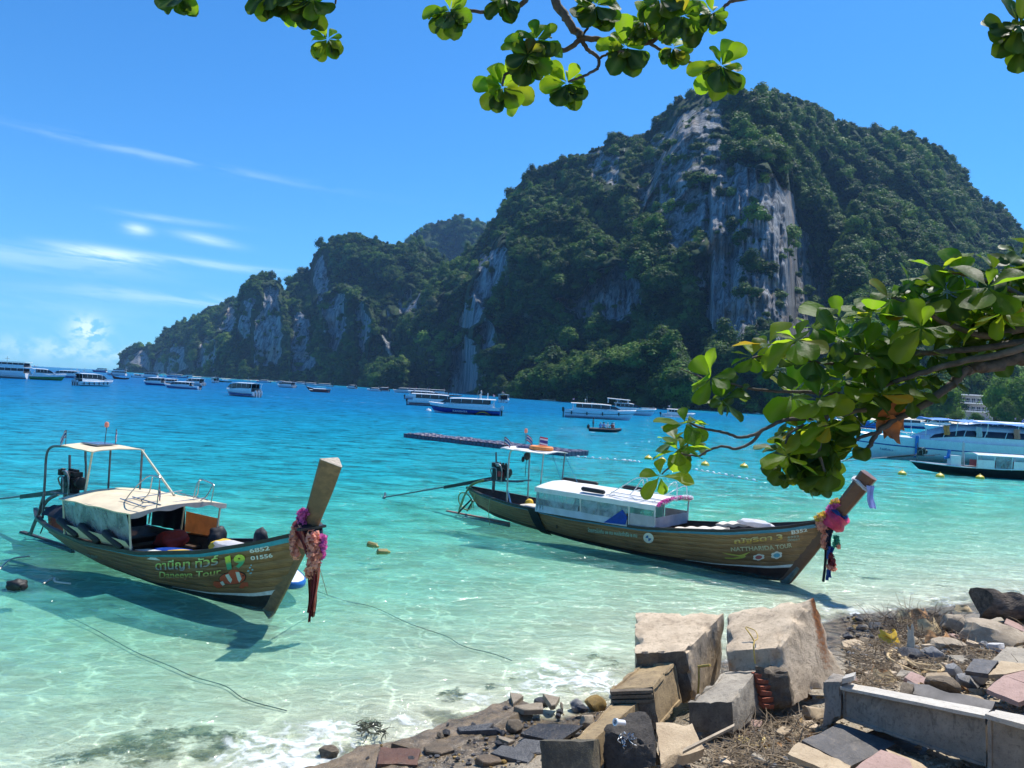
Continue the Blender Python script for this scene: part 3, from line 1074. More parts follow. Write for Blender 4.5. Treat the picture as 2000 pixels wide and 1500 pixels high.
M_PALE_BOARD = mat('pale_mattress', (.74, .66, .55), .75, .06, 4, .2)


def let_through(m_, fac=.42, gain=1.15):
    t = NT(m_.node_tree)
    p = t.n['Principled BSDF']
    src = p.inputs['Base Color'].links[0].from_socket if p.inputs['Base Color'].links else None
    tl_ = t.node('ShaderNodeBsdfTranslucent')
    if src is not None:
        t.put(tl_.inputs[0], t.mix(1.0, src, (gain, gain, gain), 'MULTIPLY'))
    mx_ = t.node('ShaderNodeMixShader')
    mx_.inputs[0].default_value = fac
    t.l.new(p.outputs[0], mx_.inputs[1])
    t.l.new(tl_.outputs[0], mx_.inputs[2])
    t.l.new(mx_.outputs[0], t.n['Material Output'].inputs['Surface'])


for m_ in (M_PINK, M_CORAL, M_YELLOW, M_MAGENTA, M_WHITE_CLOTH, M_LAVENDER, M_MAROON_CLOTH, M_BROWN_CLOTH, M_BLUE_CLOTH, M_TEAL, M_PANEL_BROWN, M_BLUE_TARP):
    let_through(m_)
for m_ in (M_LILAC,):
    let_through(m_, .25)


def clear_mat(name, col, fac, rough=.25):
    """old clear-plastic sheeting: partly see-through, partly milky"""
    m = bpy.data.materials.new(name)
    m.use_nodes = True
    t = NT(m.node_tree)
    p = t.n['Principled BSDF']
    co = t.coord('Object')
    n_ = t.noise(t.vmath('MULTIPLY', co, (1.6, 1, 1.1)), 1.6, 5, .6, .8)
    t.put(p.inputs['Base Color'], t.mix(t.rng(n_, .4, .65), tuple(x * .75 for x in col), col))
    p.inputs['Roughness'].default_value = rough
    t.put(p.inputs['Normal'], t.bump(n_, .5, .05))
    tr_ = t.node('ShaderNodeBsdfTransparent')
    tr_.inputs[0].default_value = (.80, .88, .90, 1)
    mx_ = t.node('ShaderNodeMixShader')
    t.put(mx_.inputs[0], t.rng(n_, .36, .66, fac - .22, fac + .2))
    t.l.new(tr_.outputs[0], mx_.inputs[1])
    t.l.new(p.outputs[0], mx_.inputs[2])
    t.l.new(mx_.outputs[0], t.n['Material Output'].inputs['Surface'])
    return m


M_CLEAR_L = clear_mat('milky_plastic_sheet', (.46, .50, .51), .48)
M_CLEAR_R = clear_mat('clear_plastic_window', (.46, .52, .55), .48)


def flag_mat(name='thai_flag_cloth'):
    if name in MATS:
        return MATS[name]
    m = bpy.data.materials.new(name)
    m.use_nodes = True
    t = NT(m.node_tree)
    p = t.n['Principled BSDF']
    h = t.attr('h')
    c_ = t.ramp(h, [(0, (.62, .03, .05)), (.17, (.8, .79, .78)), (.33, (.05, .05, .22)), (.67, (.8, .79, .78)), (.83, (.62, .03, .05))], 'CONSTANT')
    t.put(p.inputs['Base Color'], c_)
    p.inputs['Roughness'].default_value = .8
    MATS[name] = m
    return m


def set_attr(me, name, vals):
    a = me.attributes.new(name, 'FLOAT', 'POINT')
    a.data.foreach_set('value', np.asarray(vals, np.float32))


def flag(parent, base, wdt, hgt, pole, lean=(0, 0, 0), seed=0, name='flag', droop=.35, along=(-1, .2)):
    """national flag on a little pole; returns the pole part with the cloth under it"""
    b = Vector(base)
    tip = b + Vector(lean) + Vector((0, 0, pole))
    mb = MB()
    mb.tube([b, tip], .011, 6)
    po = mb.build('flag_pole', M_STEEL_DULL, parent)
    rnd = random.Random(seed)
    ph = rnd.uniform(0, 6)
    ax = Vector((along[0], along[1], 0)).normalized()
    sd = Vector((-ax.y, ax.x, 0))
    mb = MB()
    NU, NV = 8, 8
    top = tip
    mb.grid(lambda u, v: top + ax * (wdt * u * (1 - droop * .5)) + sd * (.10 * wdt * math.sin(u * 6 + ph) * u) - Vector((0, 0, (1 - v) * hgt + droop * wdt * u * u * 1.1)), NU, NV)
    me = mb.mesh(name)
    set_attr(me, 'h', [(k % (NV + 1)) / NV for k in range(len(me.vertices))])
    me.materials.append(flag_mat())
    link_mesh(name, me, po)
    return po


class Hull:
    def __init__(self, knots, mirror=True):
        k = np.array(knots, float)
        self.s = k[:, 0]
        self.k = k
        ss = np.linspace(0, 1, 161)
        tab = np.stack([np.interp(ss, self.s, k[:, i]) for i in range(1, 7)], -1)
        for _ in range(10):
            tab[1:-1] = .25 * tab[:-2] + .5 * tab[1:-1] + .25 * tab[2:]
        self.ss, self.tab = ss, tab

    def par(self, s):
        f = min(max(s, 0), 1) * 160
        i = min(int(f), 159)
        f -= i
        return self.tab[i] * (1 - f) + self.tab[i + 1] * f

    def pt(self, s, t, side=-1, inset=0.0):
        xk, zk, xs, zs, B, e = self.par(s)
        y = max(0.0, B - inset) * max(t, 0.0) ** e
        return Vector((xk + (xs - xk) * t, side * y, zk + (zs - zk) * t))

    def nrm(self, s, t, side=-1):
        d = .004
        a = self.pt(min(s + d, 1), t, side) - self.pt(max(s - d, 0), t, side)
        b = self.pt(s, min(t + d, 1), side) - self.pt(s, max(t - d, .001), side)
        n = a.cross(b)
        if n.y * side < 0:
            n = -n
        return n.normalized()

    def sheer_at(self, x):
        lo, hi = 0., 1.
        for _ in range(30):
            mid = (lo + hi) / 2
            if self.par(mid)[2] < x:
                lo = mid
            else:
                hi = mid
        return self.par(lo)


def project(p):
    q = Vector(p) - Vector((0, 0, EYE))
    b0, bz = q.y * _cp + q.z * _sp, -q.y * _sp + q.z * _cp
    a, b = q.x / b0, bz / b0
    return 1000 + F_PX * (a * _c + b * _s), 750 - F_PX * (-a * _s + b * _c)


def text_mesh(body, font_res=4, bold=0.0, spacing=1.0):
    cu = bpy.data.curves.new('text', 'FONT')
    cu.body = body
    cu.resolution_u = font_res
    cu.offset = bold
    cu.space_character = spacing
    cu.align_x = 'LEFT'
    ob = bpy.data.objects.new('text', cu)
    COL.objects.link(ob)
    dg = bpy.context.evaluated_depsgraph_get()
    me = bpy.data.meshes.new_from_object(ob.evaluated_get(dg))
    bpy.data.objects.remove(ob)
    bpy.data.curves.remove(cu)
    bm = bmesh.new()
    bm.from_mesh(me)
    bmesh.ops.triangulate(bm, faces=bm.faces)
    bm.to_mesh(me)
    bm.free()
    return me


def paint_mat(name, stops):
    if name in MATS:
        return MATS[name]
    m = bpy.data.materials.new(name)
    m.use_nodes = True
    t = NT(m.node_tree)
    p = t.n['Principled BSDF']
    c_ = t.ramp(t.attr('h'), stops)
    wear = t.noise(t.coord('Object'), 22, 4, .7)
    c_ = t.mix(t.rng(wear, .55, .72, 0, .55), c_, (.09, .065, .035))
    t.put(p.inputs['Base Color'], c_)
    p.inputs['Roughness'].default_value = .5
    MATS[name] = m
    return m


class Decals:
    """lettering and pictures painted on the starboard side: photo corners -> hull surface"""
    def __init__(self, hull, root, mw):
        self.h, self.root = hull, root
        S, T = np.linspace(.02, .995, 150), np.linspace(.08, .99, 60)
        self.S, self.T = S, T
        self.px = np.array([[project(mw @ hull.pt(s, t)) for t in T] for s in S])

    def st(self, px, py):
        d = ((self.px - np.array([px, py])) ** 2).sum(-1)
        i, j = np.unravel_index(np.argmin(d), d.shape)
        i, j = min(max(i, 1), len(self.S) - 2), min(max(j, 1), len(self.T) - 2)
        du = (self.px[i + 1, j] - self.px[i - 1, j]) / 2
        dv = (self.px[i, j + 1] - self.px[i, j - 1]) / 2
        try:
            a, b = np.linalg.solve(np.stack([du, dv], -1), np.array([px, py]) - self.px[i, j])
        except Exception:
            a = b = 0
        a, b = np.clip(a, -3, 3), np.clip(b, -3, 3)
        return np.array([self.S[i] + a * (self.S[1] - self.S[0]), self.T[j] + b * (self.T[1] - self.T[0])])

    def put(self, me, name, corners, material, lift=.024, flip=False):
        """corners: bl br tr tl in photo pixels"""
        bl, br, tr_, tl_ = [self.st(*c) for c in corners]
        vs = np.array([v.co[:] for v in me.vertices])
        lo, hi = vs.min(0), vs.max(0)
        a = (vs[:, 0] - lo[0]) / max(hi[0] - lo[0], 1e-6)
        b = (vs[:, 1] - lo[1]) / max(hi[1] - lo[1], 1e-6)
        for v_, aa, bb in zip(me.vertices, a, b):
            q = (bl * (1 - aa) + br * aa) * (1 - bb) + (tl_ * (1 - aa) + tr_ * aa) * bb
            s_, t_ = min(max(q[0], 0.01), .998), min(max(q[1], .02), .995)
            v_.co = self.h.pt(s_, t_) + self.h.nrm(s_, t_) * lift
        set_attr(me, 'h', b)
        me.materials.append(material)
        return link_mesh(name, me, self.root)

    def text(self, body, corners, material, name='lettering', bold=.02, lift=.026, spacing=1.0):
        return self.put(text_mesh(body, 3, bold, spacing), name, corners, material, lift)

    def poly(self, polys, name, corners, material, lift=.02):
        mb = MB()
        for pl in polys:
            mb.add([(x, y, 0) for x, y in pl], [tuple(range(len(pl)))])
        # keep the bounding box 0..1 so that several pieces line up
        mb.v += [(0, 0, 0), (1, 1, 0)]
        me = mb.mesh(name, False)
        bm = bmesh.new()
        bm.from_mesh(me)
        bmesh.ops.triangulate(bm, faces=bm.faces)
        for lim_ in (.3, .15, .08):
            bmesh.ops.subdivide_edges(bm, edges=[e_ for e_ in bm.edges if e_.calc_length() > lim_], cuts=1)
            bmesh.ops.triangulate(bm, faces=bm.faces)
        bm.to_mesh(me)
        bm.free()
        return self.put(me, name, corners, material, lift)


def build_hull(root, hull, m_plank, m_low, m_stripe, t_low, strakes=6, n=64):
    """planks as separate parts, dark bottom, gunwale, rubbing stripe, inside and deck"""
    ts = [t_low + (0.93 - t_low) * k / strakes for k in range(strakes + 1)]
    for side in (-1, 1):
        mb = MB()
        mb.grid(lambda u, v: hull.pt(u, .001 + t_low * v, side), n, 8)
        mb.build('hull_bottom', m_low, root)
        for k in range(strakes):
            a, b = ts[k], ts[k + 1]

            def f(u, v, a=a, b=b):
                tt = a + (b - a) * v
                # each plank lies a little proud of the one under it, with an open seam
                prof = [-.004, .012, .014, .014, .012, -.004][min(5, int(round(v * 5)))]
                return hull.pt(u, tt, side) + hull.nrm(u, tt, side) * (prof - .004 * (k % 2))
            mb = MB()
            mb.grid(f, n, 5)
            mb.build('hull_plank', m_plank, root)
        mb = MB()

        def f2(u, v):
            tt = .90 + .10 * v
            prof = [.0, .030, .032, .030][min(3, int(round(v * 3)))]
            return hull.pt(u, tt, side) + hull.nrm(u, tt, side) * prof
        mb.grid(f2, n, 3)
        mb.build('rubbing_stripe', m_stripe, root)
        mb = MB()
        ring = []
        for i in range(n + 1):
            s_ = i / n
            c_ = hull.pt(s_, 1, side)
            o_ = Vector((0, side, 0))
            ring.append([c_ + o_ * .045 + Vector((0, 0, -.045)), c_ + o_ * .05 + Vector((0, 0, .035)), c_ - o_ * .07 + Vector((0, 0, .035)), c_ - o_ * .07 + Vector((0, 0, -.045))])
        mb.loft(ring)
        mb.build('gunwale', M_GUNWALE, root)
        mb = MB()
        mb.grid(lambda u, v: hull.pt(.02 + .95 * u, .05 + .94 * v, side, .06) + Vector((0, 0, .01)), 40, 6)
        mb.build('inner_planking', M_INNER, root)
    # deck boards
    xs_ = [hull.par(s_) for s_ in np.linspace(.06, .85, 24)]
    for a, b in zip(xs_, xs_[1:]):
        mb = MB()
        xa, xb = a[2], b[2] - .02
        zz = max(.02, .5 * (a[1] + a[3]) * .55) + (a[3] - .8) * .45
        wa = .84 * max(.05, (a[4] - .07) * max(.02, (zz - a[1]) / (a[3] - a[1])) ** a[5])
        wb = .84 * max(.05, (b[4] - .07) * max(.02, (zz - b[1]) / (b[3] - b[1])) ** b[5])
        mb.hexa([(xa, -wa, zz - .03), (xb, -wb, zz - .03), (xb, -wb, zz), (xa, -wa, zz), (xa, wa, zz - .03), (xb, wb, zz - .03), (xb, wb, zz), (xa, wa, zz)])
        mb.build('deck_board', M_DECK, root, False)


def stem_post(root, pts, widths, depths, m, tri=True):
    """raked stem that runs on above the bow as the tall prow; pts on the centre plane"""
    P = smooth_path([Vector((x, 0, z)) for x, z in pts], 5)
    n = len(P)
    W_ = np.interp(np.linspace(0, 1, n), np.linspace(0, 1, len(widths)), widths)
    D_ = np.interp(np.linspace(0, 1, n), np.linspace(0, 1, len(depths)), depths)
    rings = []
    for i, c_ in enumerate(P):
        t_ = (P[min(i + 1, n - 1)] - P[max(i - 1, 0)]).normalized()
        fwd = Vector((t_.z, 0, -t_.x))
        w_, d_ = W_[i] / 2, D_[i]
        y = Vector((0, 1, 0))
        if tri:
            rings.append([c_ - fwd * d_ * .5 - y * w_, c_ - fwd * d_ * .38 - y * (w_ + .006), c_ + fwd * d_ * .44 - y * .03, c_ + fwd * d_ * .5, c_ + fwd * d_ * .44 + y * .03, c_ - fwd * d_ * .38 + y * (w_ + .006), c_ - fwd * d_ * .5 + y * w_])
        else:
            rings.append([c_ - fwd * d_ * .5 - y * w_ * .85, c_ - fwd * d_ * .3 - y * w_, c_ + fwd * d_ * .3 - y * w_ * .8, c_ + fwd * d_ * .5 - y * w_ * .45, c_ + fwd * d_ * .5 + y * w_ * .45, c_ + fwd * d_ * .3 + y * w_ * .8, c_ - fwd * d_ * .3 + y * w_, c_ - fwd * d_ * .5 + y * w_ * .85])
    mb = MB()
    mb.loft(rings, True, True)
    so = mb.build('stem_post', m, root, True, 25)
    mb = MB()
    top = rings[-1]
    t_ = (P[-1] - P[-2]).normalized()
    mb.loft([[p + t_ * .002 for p in top], [p + t_ * .014 for p in top]])
    mb.build('stem_end_grain', M_ENDGRAIN if tri else m, so, False)
    return P


def engine(root, loc, tail, guard=.45, red=False, seed=0, mirror=1):
    """car engine on a pivot with its long propeller shaft: one part with sub-parts"""
    x, y, z = loc
    rnd = random.Random(seed)
    mb = MB()
    mb.box((x, y, z), (.62, .34, .34)).box((x + .02, y, z + .24), (.56, .22, .18)).box((x - .12, y, z - .24), (.5, .26, .18))
    mb.lathe([(.05, -.08), (.16, -.06), (.17, 0), (.15, .03), (.04, .04)], (x + .40, y, z + .05), 14, 'X')
    mb.lathe([(.02, 0), (.12, .0), (.12, .1), (.02, .12)], (x + .1, y - .2, z + .1), 12, 'Y')
    mb.lathe([(.02, 0), (.09, .0), (.09, .16), (.02, .18)], (x - .2, y - .22, z + .22), 12, 'Z')
    for k in range(4):
        mb.lathe([(.045, 0), (.045, .06), (.02, .07)], (x - .2 + .14 * k, y, z + .33), 8, 'Z')
    for k in range(7):
        a = Vector((x + rnd.uniform(-.3, .3), y + rnd.uniform(-.2, .05), z + rnd.uniform(-.15, .3)))
        b = a + Vector((rnd.uniform(-.25, .25), rnd.uniform(-.1, .1), rnd.uniform(-.2, .2)))
        mb.tube(smooth_path([a, (a + b) / 2 + Vector((0, -.1, .08)), b], 4), .018, 6)
    e = mb.build('engine', M_ENGINE, root, True, 40)
    mb = MB()
    mb.tube(smooth_path([(x - .3, y - .2, z + .22), (x - .1, y - .24, z + .34), (x + .12, y - .24, z + .32), (x + .22, y - .22, z + .1), (x + .2, y - .2, z - .3)], 5), .028, 8)
    mb.tube(smooth_path([(x - .34, y - .16, z - .1), (x - .32, y - .24, z + .12), (x - .05, y - .25, z + .17), (x + .0, y - .24, z - .25)], 5), .022, 8)
    mb.box((x - .05, y - .18, z + .3), (.2, .08, .1))
    mb.build('engine_pipe', M_ENGINE_GREY, e)
    mb = MB()
    mb.box((x + .12, y - .185, z - .02), (.26, .06, .2)).lathe([(.01, -.04), (.08, -.04), (.08, 0), (.01, .01)], (x + .12, y - .22, z), 10, 'Y')
    mb.build('engine_cover', M_RED_IRON if red else M_ENGINE, e)
    mb = MB()
    mb.tube([(x - .3, y + .05, z + .2), (x - .36, y + .05, z + .75)], .035, 8)
    mb.build('exhaust_pipe', M_STEEL_DULL, e)
    # cradle beams, pivot
    mb = MB()
    mb.tube([(x - .9, y - .13, z - .36), (x + 1.0, y - .13, z - .22)], .03, 6)
    mb.tube([(x - .9, y + .13, z - .36), (x + 1.0, y + .13, z - .22)], .03, 6)
    mb.tube([(x + .35, y, z - .28), (x + 1.5, y - .05, z - .1)], .022, 6)
    mb.lathe([(.03, -.75), (.06, -.7), (.06, -.3), (.13, -.25), (.13, -.15), (.05, -.1)], (x - .35, y, z - .05), 10, 'Z')
    mb.build('engine_cradle', M_STEEL_DULL, e)
    tv = Vector(tail)
    st_ = Vector((x - .55, y, z - .30))
    mid = st_.lerp(tv, guard)
    mb = MB()
    d_ = (tv - st_).normalized()
    sdw = Vector((0, .055, 0))
    upv = Vector((0, 0, .075))
    mb.hexa([st_ - sdw - upv, mid - sdw - upv, mid - sdw + upv * .6, st_ - sdw + upv, st_ + sdw - upv, mid + sdw - upv, mid + sdw + upv * .6, st_ + sdw + upv])
    mb.build('shaft_housing', M_GUNWALE, e, False)
    mb = MB()
    mb.tube([st_, tv], .028, 8)
    mb.build('drive_shaft', M_STEEL_DULL, e)
    mb = MB()
    rot = d_.to_track_quat('X', 'Z').to_matrix()
    mb.lathe([(.01, -.08), (.05, -.05), (.05, .06), (.02, .12)], tv, 8, 'X', rot)
    for k in range(2):
        r_ = rot @ Matrix.Rotation(math.pi * k + .5, 3, 'X') @ Matrix.Rotation(.5, 3, 'Z')
        mb.add([tv + r_ @ Vector(q) for q in ((-.02, -.03, .03), (.02, .03, .03), (.03, .09, .18), (.0, .02, .24), (-.03, -.06, .18))], [(0, 1, 2, 3, 4)])
        mb.add([tv + r_ @ Vector(q) + d_ * .012 for q in ((-.02, -.03, .03), (.02, .03, .03), (.03, .09, .18), (.0, .02, .24), (-.03, -.06, .18))], [(4, 3, 2, 1, 0)])
    mb.build('propeller', M_ENGINE_GREY, e, False)
    return e


def cloth_roof(root, x0, x1, hw, z, m, camber=.12, tilt=0.0, name='roof', thick=.03, wob=.012, seed=0, nose=0.0):
    mb = MB()

    def f(u, v):
        yy = (v - .5) * 2
        x = x0 + (x1 - x0) * u + nose * (1 - yy * yy) * u
        s_ = mnoise.noise(Vector((x * 1.7 + seed, yy * 2.1, seed)))
        return Vector((x, yy * hw, z + camber * (1 - yy * yy) + tilt * (u - .5) + wob * s_))
    mb.grid(f, 20, 14, thick)
    return mb.build(name, m, root, True, 50)


def curtain(root, x0, x1, y, z0a, z0b, z1, m, name='side_curtain', wave=.03, seed=0, slope=0.0):
    mb = MB()
    mb.grid(lambda u, v: Vector((x0 + (x1 - x0) * u, y + slope * (v - 1) + wave * math.sin(u * 17 + seed) * (1 - v * .6) * math.cos(v * 2), (z0a + (z0b - z0a) * u) * (1 - v) + z1 * v)), 26, 8, .006)
    return mb.build(name, m, root, True, 60)


def rail_frame(root, paths, r=.014, name='roof_rail', m=None):
    mb = MB()
    for p_ in paths:
        mb.tube(smooth_path(p_, 4) if len(p_) > 2 else p_, r, 6)
    return mb.build(name, m or M_STEEL, root)


def ribbon(root, a, b, wdt, m, folds=3, seed=0, name='ribbon', taper=.6, sway=.05):
    """hanging strip of cloth with folds, from a down to b"""
    A, B = Vector(a), Vector(b)
    rnd = random.Random(seed)
    ph = rnd.uniform(0, 6)
    d_ = (B - A)
    sd = Vector((.75, .65, 0))
    nn = Vector((.65, -.75, 0))

    def f(u, v):
        w_ = wdt * (1 - (1 - taper) * u)
        return A + d_ * u + sd * ((v - .5) * w_ * (.8 + .2 * math.sin(u * 5 + ph)) + sway * math.sin(u * 4 + ph) * u) + nn * (.035 * math.cos(v * folds * 3.14 + u * 2 + ph))
    mb = MB()
    mb.grid(f, 14, 9, .008)
    return mb.build(name, m, root, True, 60)


def fluff(root, pts, r, m, n=90, seed=0, name='flower_garland', size=.05):
    """garland of little cloth or plastic petals along a path"""
    P = smooth_path([Vector(p) for p in pts], 6) if len(pts) > 2 else [Vector(p) for p in pts]
    rnd = random.Random(seed)
    mb = MB()
    mb.tube(P, r * .62, 7)
    for _ in range(n):
        f_ = rnd.random() * (len(P) - 1)
        i = int(f_)
        c_ = P[i].lerp(P[min(i + 1, len(P) - 1)], f_ - i)
        d_ = Vector((rnd.gauss(0, 1), rnd.gauss(0, 1), rnd.gauss(0, 1))).normalized()
        q = c_ + d_ * r * rnd.uniform(.7, 1.1)
        a = d_.orthogonal().normalized()
        a = Matrix.Rotation(rnd.uniform(0, 6.28), 3, d_) @ a
        b = d_.cross(a)
        s_ = size * rnd.uniform(.6, 1.3)
        mb.add([q - a * s_, q - b * s_ + d_ * s_ * .5, q + a * s_, q + b * s_ + d_ * s_ * .5], [(0, 1, 2, 3)])
    return mb.build(name, m, root, False)


def wrap(root, c_, rx, ry, h, m, tilt=.0, seed=0, name='ribbon_wrap'):
    """cloth tied round the stem"""
    C_ = Vector(c_)
    mb = MB()
    rnd = random.Random(seed)
    rot = Matrix.Rotation(tilt, 3, 'Y')
    rings = []
    for k in range(9):
        v = k / 8
        ring = []
        for j in range(20):
            a = j / 20 * 6.283
            rr = 1 + .12 * math.sin(v * 9 + a * 2 + seed) + .10 * math.sin(math.pi * v) + rnd.uniform(-.04, .04)
            ring.append(C_ + rot @ Vector((rx * rr * math.cos(a), ry * rr * math.sin(a), (v - .5) * h + .03 * math.sin(a * 3 + seed))))
        rings.append(ring)
    mb.loft(rings)
    return mb.build(name, m, root, True, 60)


# ------------------------------------------------------------------ longtail on the left
HL = Hull([(0, .55, .30, .05, .86, .16, .9), (.1, 1.4, .10, 1.2, .82, .64, .75), (.22, 2.6, .0, 2.5, .77, .94, .60), (.4, 4.5, -.11, 4.6, .73, 1.12, .48),
           (.6, 6.8, -.17, 7.0, .86, 1.14, .46), (.78, 8.6, -.17, 9.1, 1.2, .95, .58), (.9, 9.75, -.13, 10.45, 1.56, .58, .80), (1, 10.3, -.05, 11.38, 1.87, .11, 1.0)])
LB = thing('longtail_boat', 'wooden longtail boat with cream canvas roof and number 19 beside a striped fish', 'longtail boat', (-13.51, 22.11, 0), math.atan2(-.55, .83), 'longtail boats moored in the bay')
MW_L = Matrix.Translation(LB.location) @ Matrix.Rotation(LB.rotation_euler.z, 4, 'Z')
build_hull(LB, HL, M_HULL_L, M_KEEL, M_TURQ, .225)
stem_post(LB, [(10.18, -.10), (10.34, .06), (10.70, .68), (11.06, 1.32), (11.36, 1.87), (11.58, 2.35), (11.80, 2.85), (11.99, 3.34)], [.14, .15, .17, .2, .24, .32, .42, .48], [.25, .26, .28, .30, .33, .36, .40, .42], M_STEM_L)
# white line that rises along the forefoot
mb = MB()
mb.grid(lambda u, v: HL.pt(.66 + .325 * u, .215 + .025 * u + (.010 + .050 * u) * v) + HL.nrm(.70 + .285 * u, .27) * .02, 24, 2)
mb.build('boot_stripe', M_WHITE_PAINT, LB)
mb = MB()
mb.hexa([(-1.0, -.10, -.03), (2.0, -.05, -.12), (2.0, -.03, .02), (-1.0, -.06, .05), (-1.0, .10, -.03), (2.0, .05, -.12), (2.0, .03, .02), (-1.0, .06, .05)])
mb.build('keel_tail', M_KEEL, LB, False)
engine(LB, (1.75, .0, 1.78), (-4.6, .1, .45), .42, False, 3)
# gantry and small aft roof
rail_frame(LB, [[(1.35, -.55, .8), (1.35, -.55, 1.9), (1.36, -.55, 2.55), (1.5, -.5, 2.78), (2.0, -.45, 2.84), (2.7, -.45, 2.9)], [(1.35, .55, .8), (1.35, .55, 2.0), (1.36, .5, 2.55), (1.5, .5, 2.78), (2.7, .45, 2.9)], [(1.2, -.62, .85), (1.36, -.55, 1.5)]], .035, 'gantry_frame', M_STEEL_DULL)
cloth_roof(LB, 2.4, 4.0, .70, 2.90, M_CREAM, .05, -.03, 'aft_roof', .025, .02, 3)
mb = MB()
mb.box((3.0, .0, 2.985), (.85, .56, .02))
sp_ = mb.build('solar_panel', M_STEEL, LB, False)
for i in range(4):
    mb = MB()
    mb.box((2.7 + .2 * i, 0, 3.0), (.185, .50, .008))
    mb.build('solar_cell', M_SOLAR, sp_, False)
for p_, m_ in (([(3.62, -.64, 1.62), (3.9, -.64, 2.9)], M_IVORY_PIPE), ([(3.98, .64, 1.8), (3.98, .64, 2.9)], M_STEEL_DULL), ([(2.45, .62, .8), (2.45, .62, 2.9)], M_STEEL_DULL), ([(3.98, .62, 2.88), (5.7, .55, 1.86)], M_IVORY_PIPE)):
    mb = MB()
    mb.tube(p_, .028, 7)
    mb.build('roof_post', m_, LB)
mb = MB()
mb.tube([(2.9, .2, 2.95), (2.95, .2, 3.42)], .012, 6)
bp = mb.build('beacon_pole', M_STEEL_DULL, LB)
mb = MB()
mb.lathe([(.03, 0), (.055, .02), (.055, .10), (.04, .14), (.01, .15)], (2.95, .2, 3.42), 10, 'Z')
mb.build('beacon_lamp', M_CORAL, bp)
flag(LB, (2.45, -.6, 2.9), .26, .2, .42, (.0, 0, 0), 1, droop=.9, along=(-1, -.5))
flag(LB, (2.6, .66, 2.92), .30, .22, .42, (0, 0, 0), 2, droop=.9, along=(1, -.3))
flag(LB, (6.25, -.2, 1.85), .34, .26, .62, (-.05, 0, 0), 3, droop=1.0, along=(1, -.5))
# main roof
cloth_roof(LB, 3.62, 6.85, 1.27, 1.72, M_CREAM, .15, .03, 'canvas_roof', .03, .03, 5, .12)
mb = MB()
mb.grid(lambda u, v: Vector((6.86 + .12 * (1 - (2 * u - 1) ** 2), -1.26 + 2.52 * u, 1.73 + .15 * (1 - (2 * u - 1) ** 2) - (1 - v) * (.10 + .03 * math.sin(u * 22)))), 30, 3, .01)
mb.build('roof_valance', mat('grey_mauve_canvas', (.42, .36, .34), .85, .12, 4, .3), LB)
for x_, y_, z_ in ((3.7, -1.2, .8), (6.7, -1.2, .85), (3.7, 1.2, .8), (6.7, 1.2, .85), (5.2, 1.2, .8)):
    mb = MB()
    mb.tube([(x_, y_ * .93, z_), (x_, y_, 1.74)], .026, 6)
    mb.build('roof_post', M_IVORY_PIPE, LB)
curtain(LB, 3.70, 6.62, -1.23, .76, .86, 1.72, M_CLEAR_L, 'side_curtain', .010, 1, -.22)
curtain(LB, 3.72, 6.6, -1.215, .76, .86, 1.08, M_CREAM, 'curtain_hem', .010, 2, -.17)
curtain(LB, 3.72, 5.2, 1.2, .76, .8, 1.7, M_NAVY, 'far_curtain', .03, 4)
curtain(LB, 5.25, 6.68, 1.2, .8, .84, 1.34, M_PANEL_BROWN, 'far_side_panel', .006, 5)
mb = MB()
mb.grid(lambda u, v: Vector((3.85 + .03 * math.sin(u * 24), -.98 + 1.96 * u, .80 + .97 * v)), 24, 4, .01)
mb.build('aft_curtain', M_NAVY, LB)
for x_ in (4.4, 5.3, 6.2):
    mb = MB()
    mb.box((x_, 0, .62), (.34, 1.9, .05)).box((x_, 0, .48), (.06, 1.7, .24))
    mb.build('bench', M_DECK, LB, False)
rail_frame(LB, [[(5.5, -.75, 1.88), (6.75, -.85, 1.84)], [(5.5, -.45, 1.9), (6.8, -.5, 1.87)], [(5.5, .75, 1.9), (6.75, .8, 1.86)],
                [(5.7, -.75, 1.84), (5.95, -.72, 2.12), (6.5, -.7, 2.52), (6.9, -.68, 2.55), (6.98, -.68, 2.5), (6.92, -.68, 1.84)], [(5.9, -.45, 1.86), (6.2, -.45, 2.08), (6.55, -.6, 2.5)],
                [(6.3, .72, 1.88), (6.42, .72, 2.0), (6.45, .72, 2.3), (6.55, .72, 2.36), (7.0, .72, 2.3), (7.05, .72, 2.2), (6.98, .72, 1.84)], [(6.5, .55, 1.9), (6.55, .6, 2.28), (6.55, .72, 2.34)],
                [(6.8, .55, 1.88), (6.95, .6, 2.0), (7.02, .72, 2.28)], [(5.7, -.75, 1.88), (5.7, .75, 1.98)], [(6.6, -.8, 1.84), (6.6, .8, 1.9)]], .014)
for i, (x_, l_) in enumerate(((3.9, .62), (4.95, .55), (6.05, .4))):
    mb = MB()
    c0 = Vector((x_ - .35, -1.21, 1.17))
    c1 = Vector((x_ + l_ * .7, -1.10, .86))
    mb.tube([c0, c0.lerp(c1, .08), c0.lerp(c1, .92), c1], [.06, .095, .095, .06], 12)
    mb.build('foam_fender', M_BLACK_RUBBER, LB)
mb = MB()
mb.grid(lambda u, v: Vector((1.6 + 1.8 * u, -.72 + .55 * v, .98 + .42 * math.sin(v * 2.6) * (.5 + .5 * u) + .05 * mnoise.noise(Vector((u * 6, v * 6, 2))))), 14, 10, .02)
mb.build('dark_tarpaulin', M_NAVY, LB)
rail_frame(LB, [[(1.2, -.1, 1.42), (.75, -.16, 1.2), (.45, -.2, .85), (.22, -.22, .5), (.0, -.22, .12)]], .05, 'rudder_tube', M_STEEL_DULL)
rail_frame(LB, [[(.3, -.2, .75), (.1, -.2, .3), (-.3, -.2, .06)], [(.15, .1, .5), (-.1, .1, .1)]], .02, 'stern_line', M_BLACK_RUBBER)
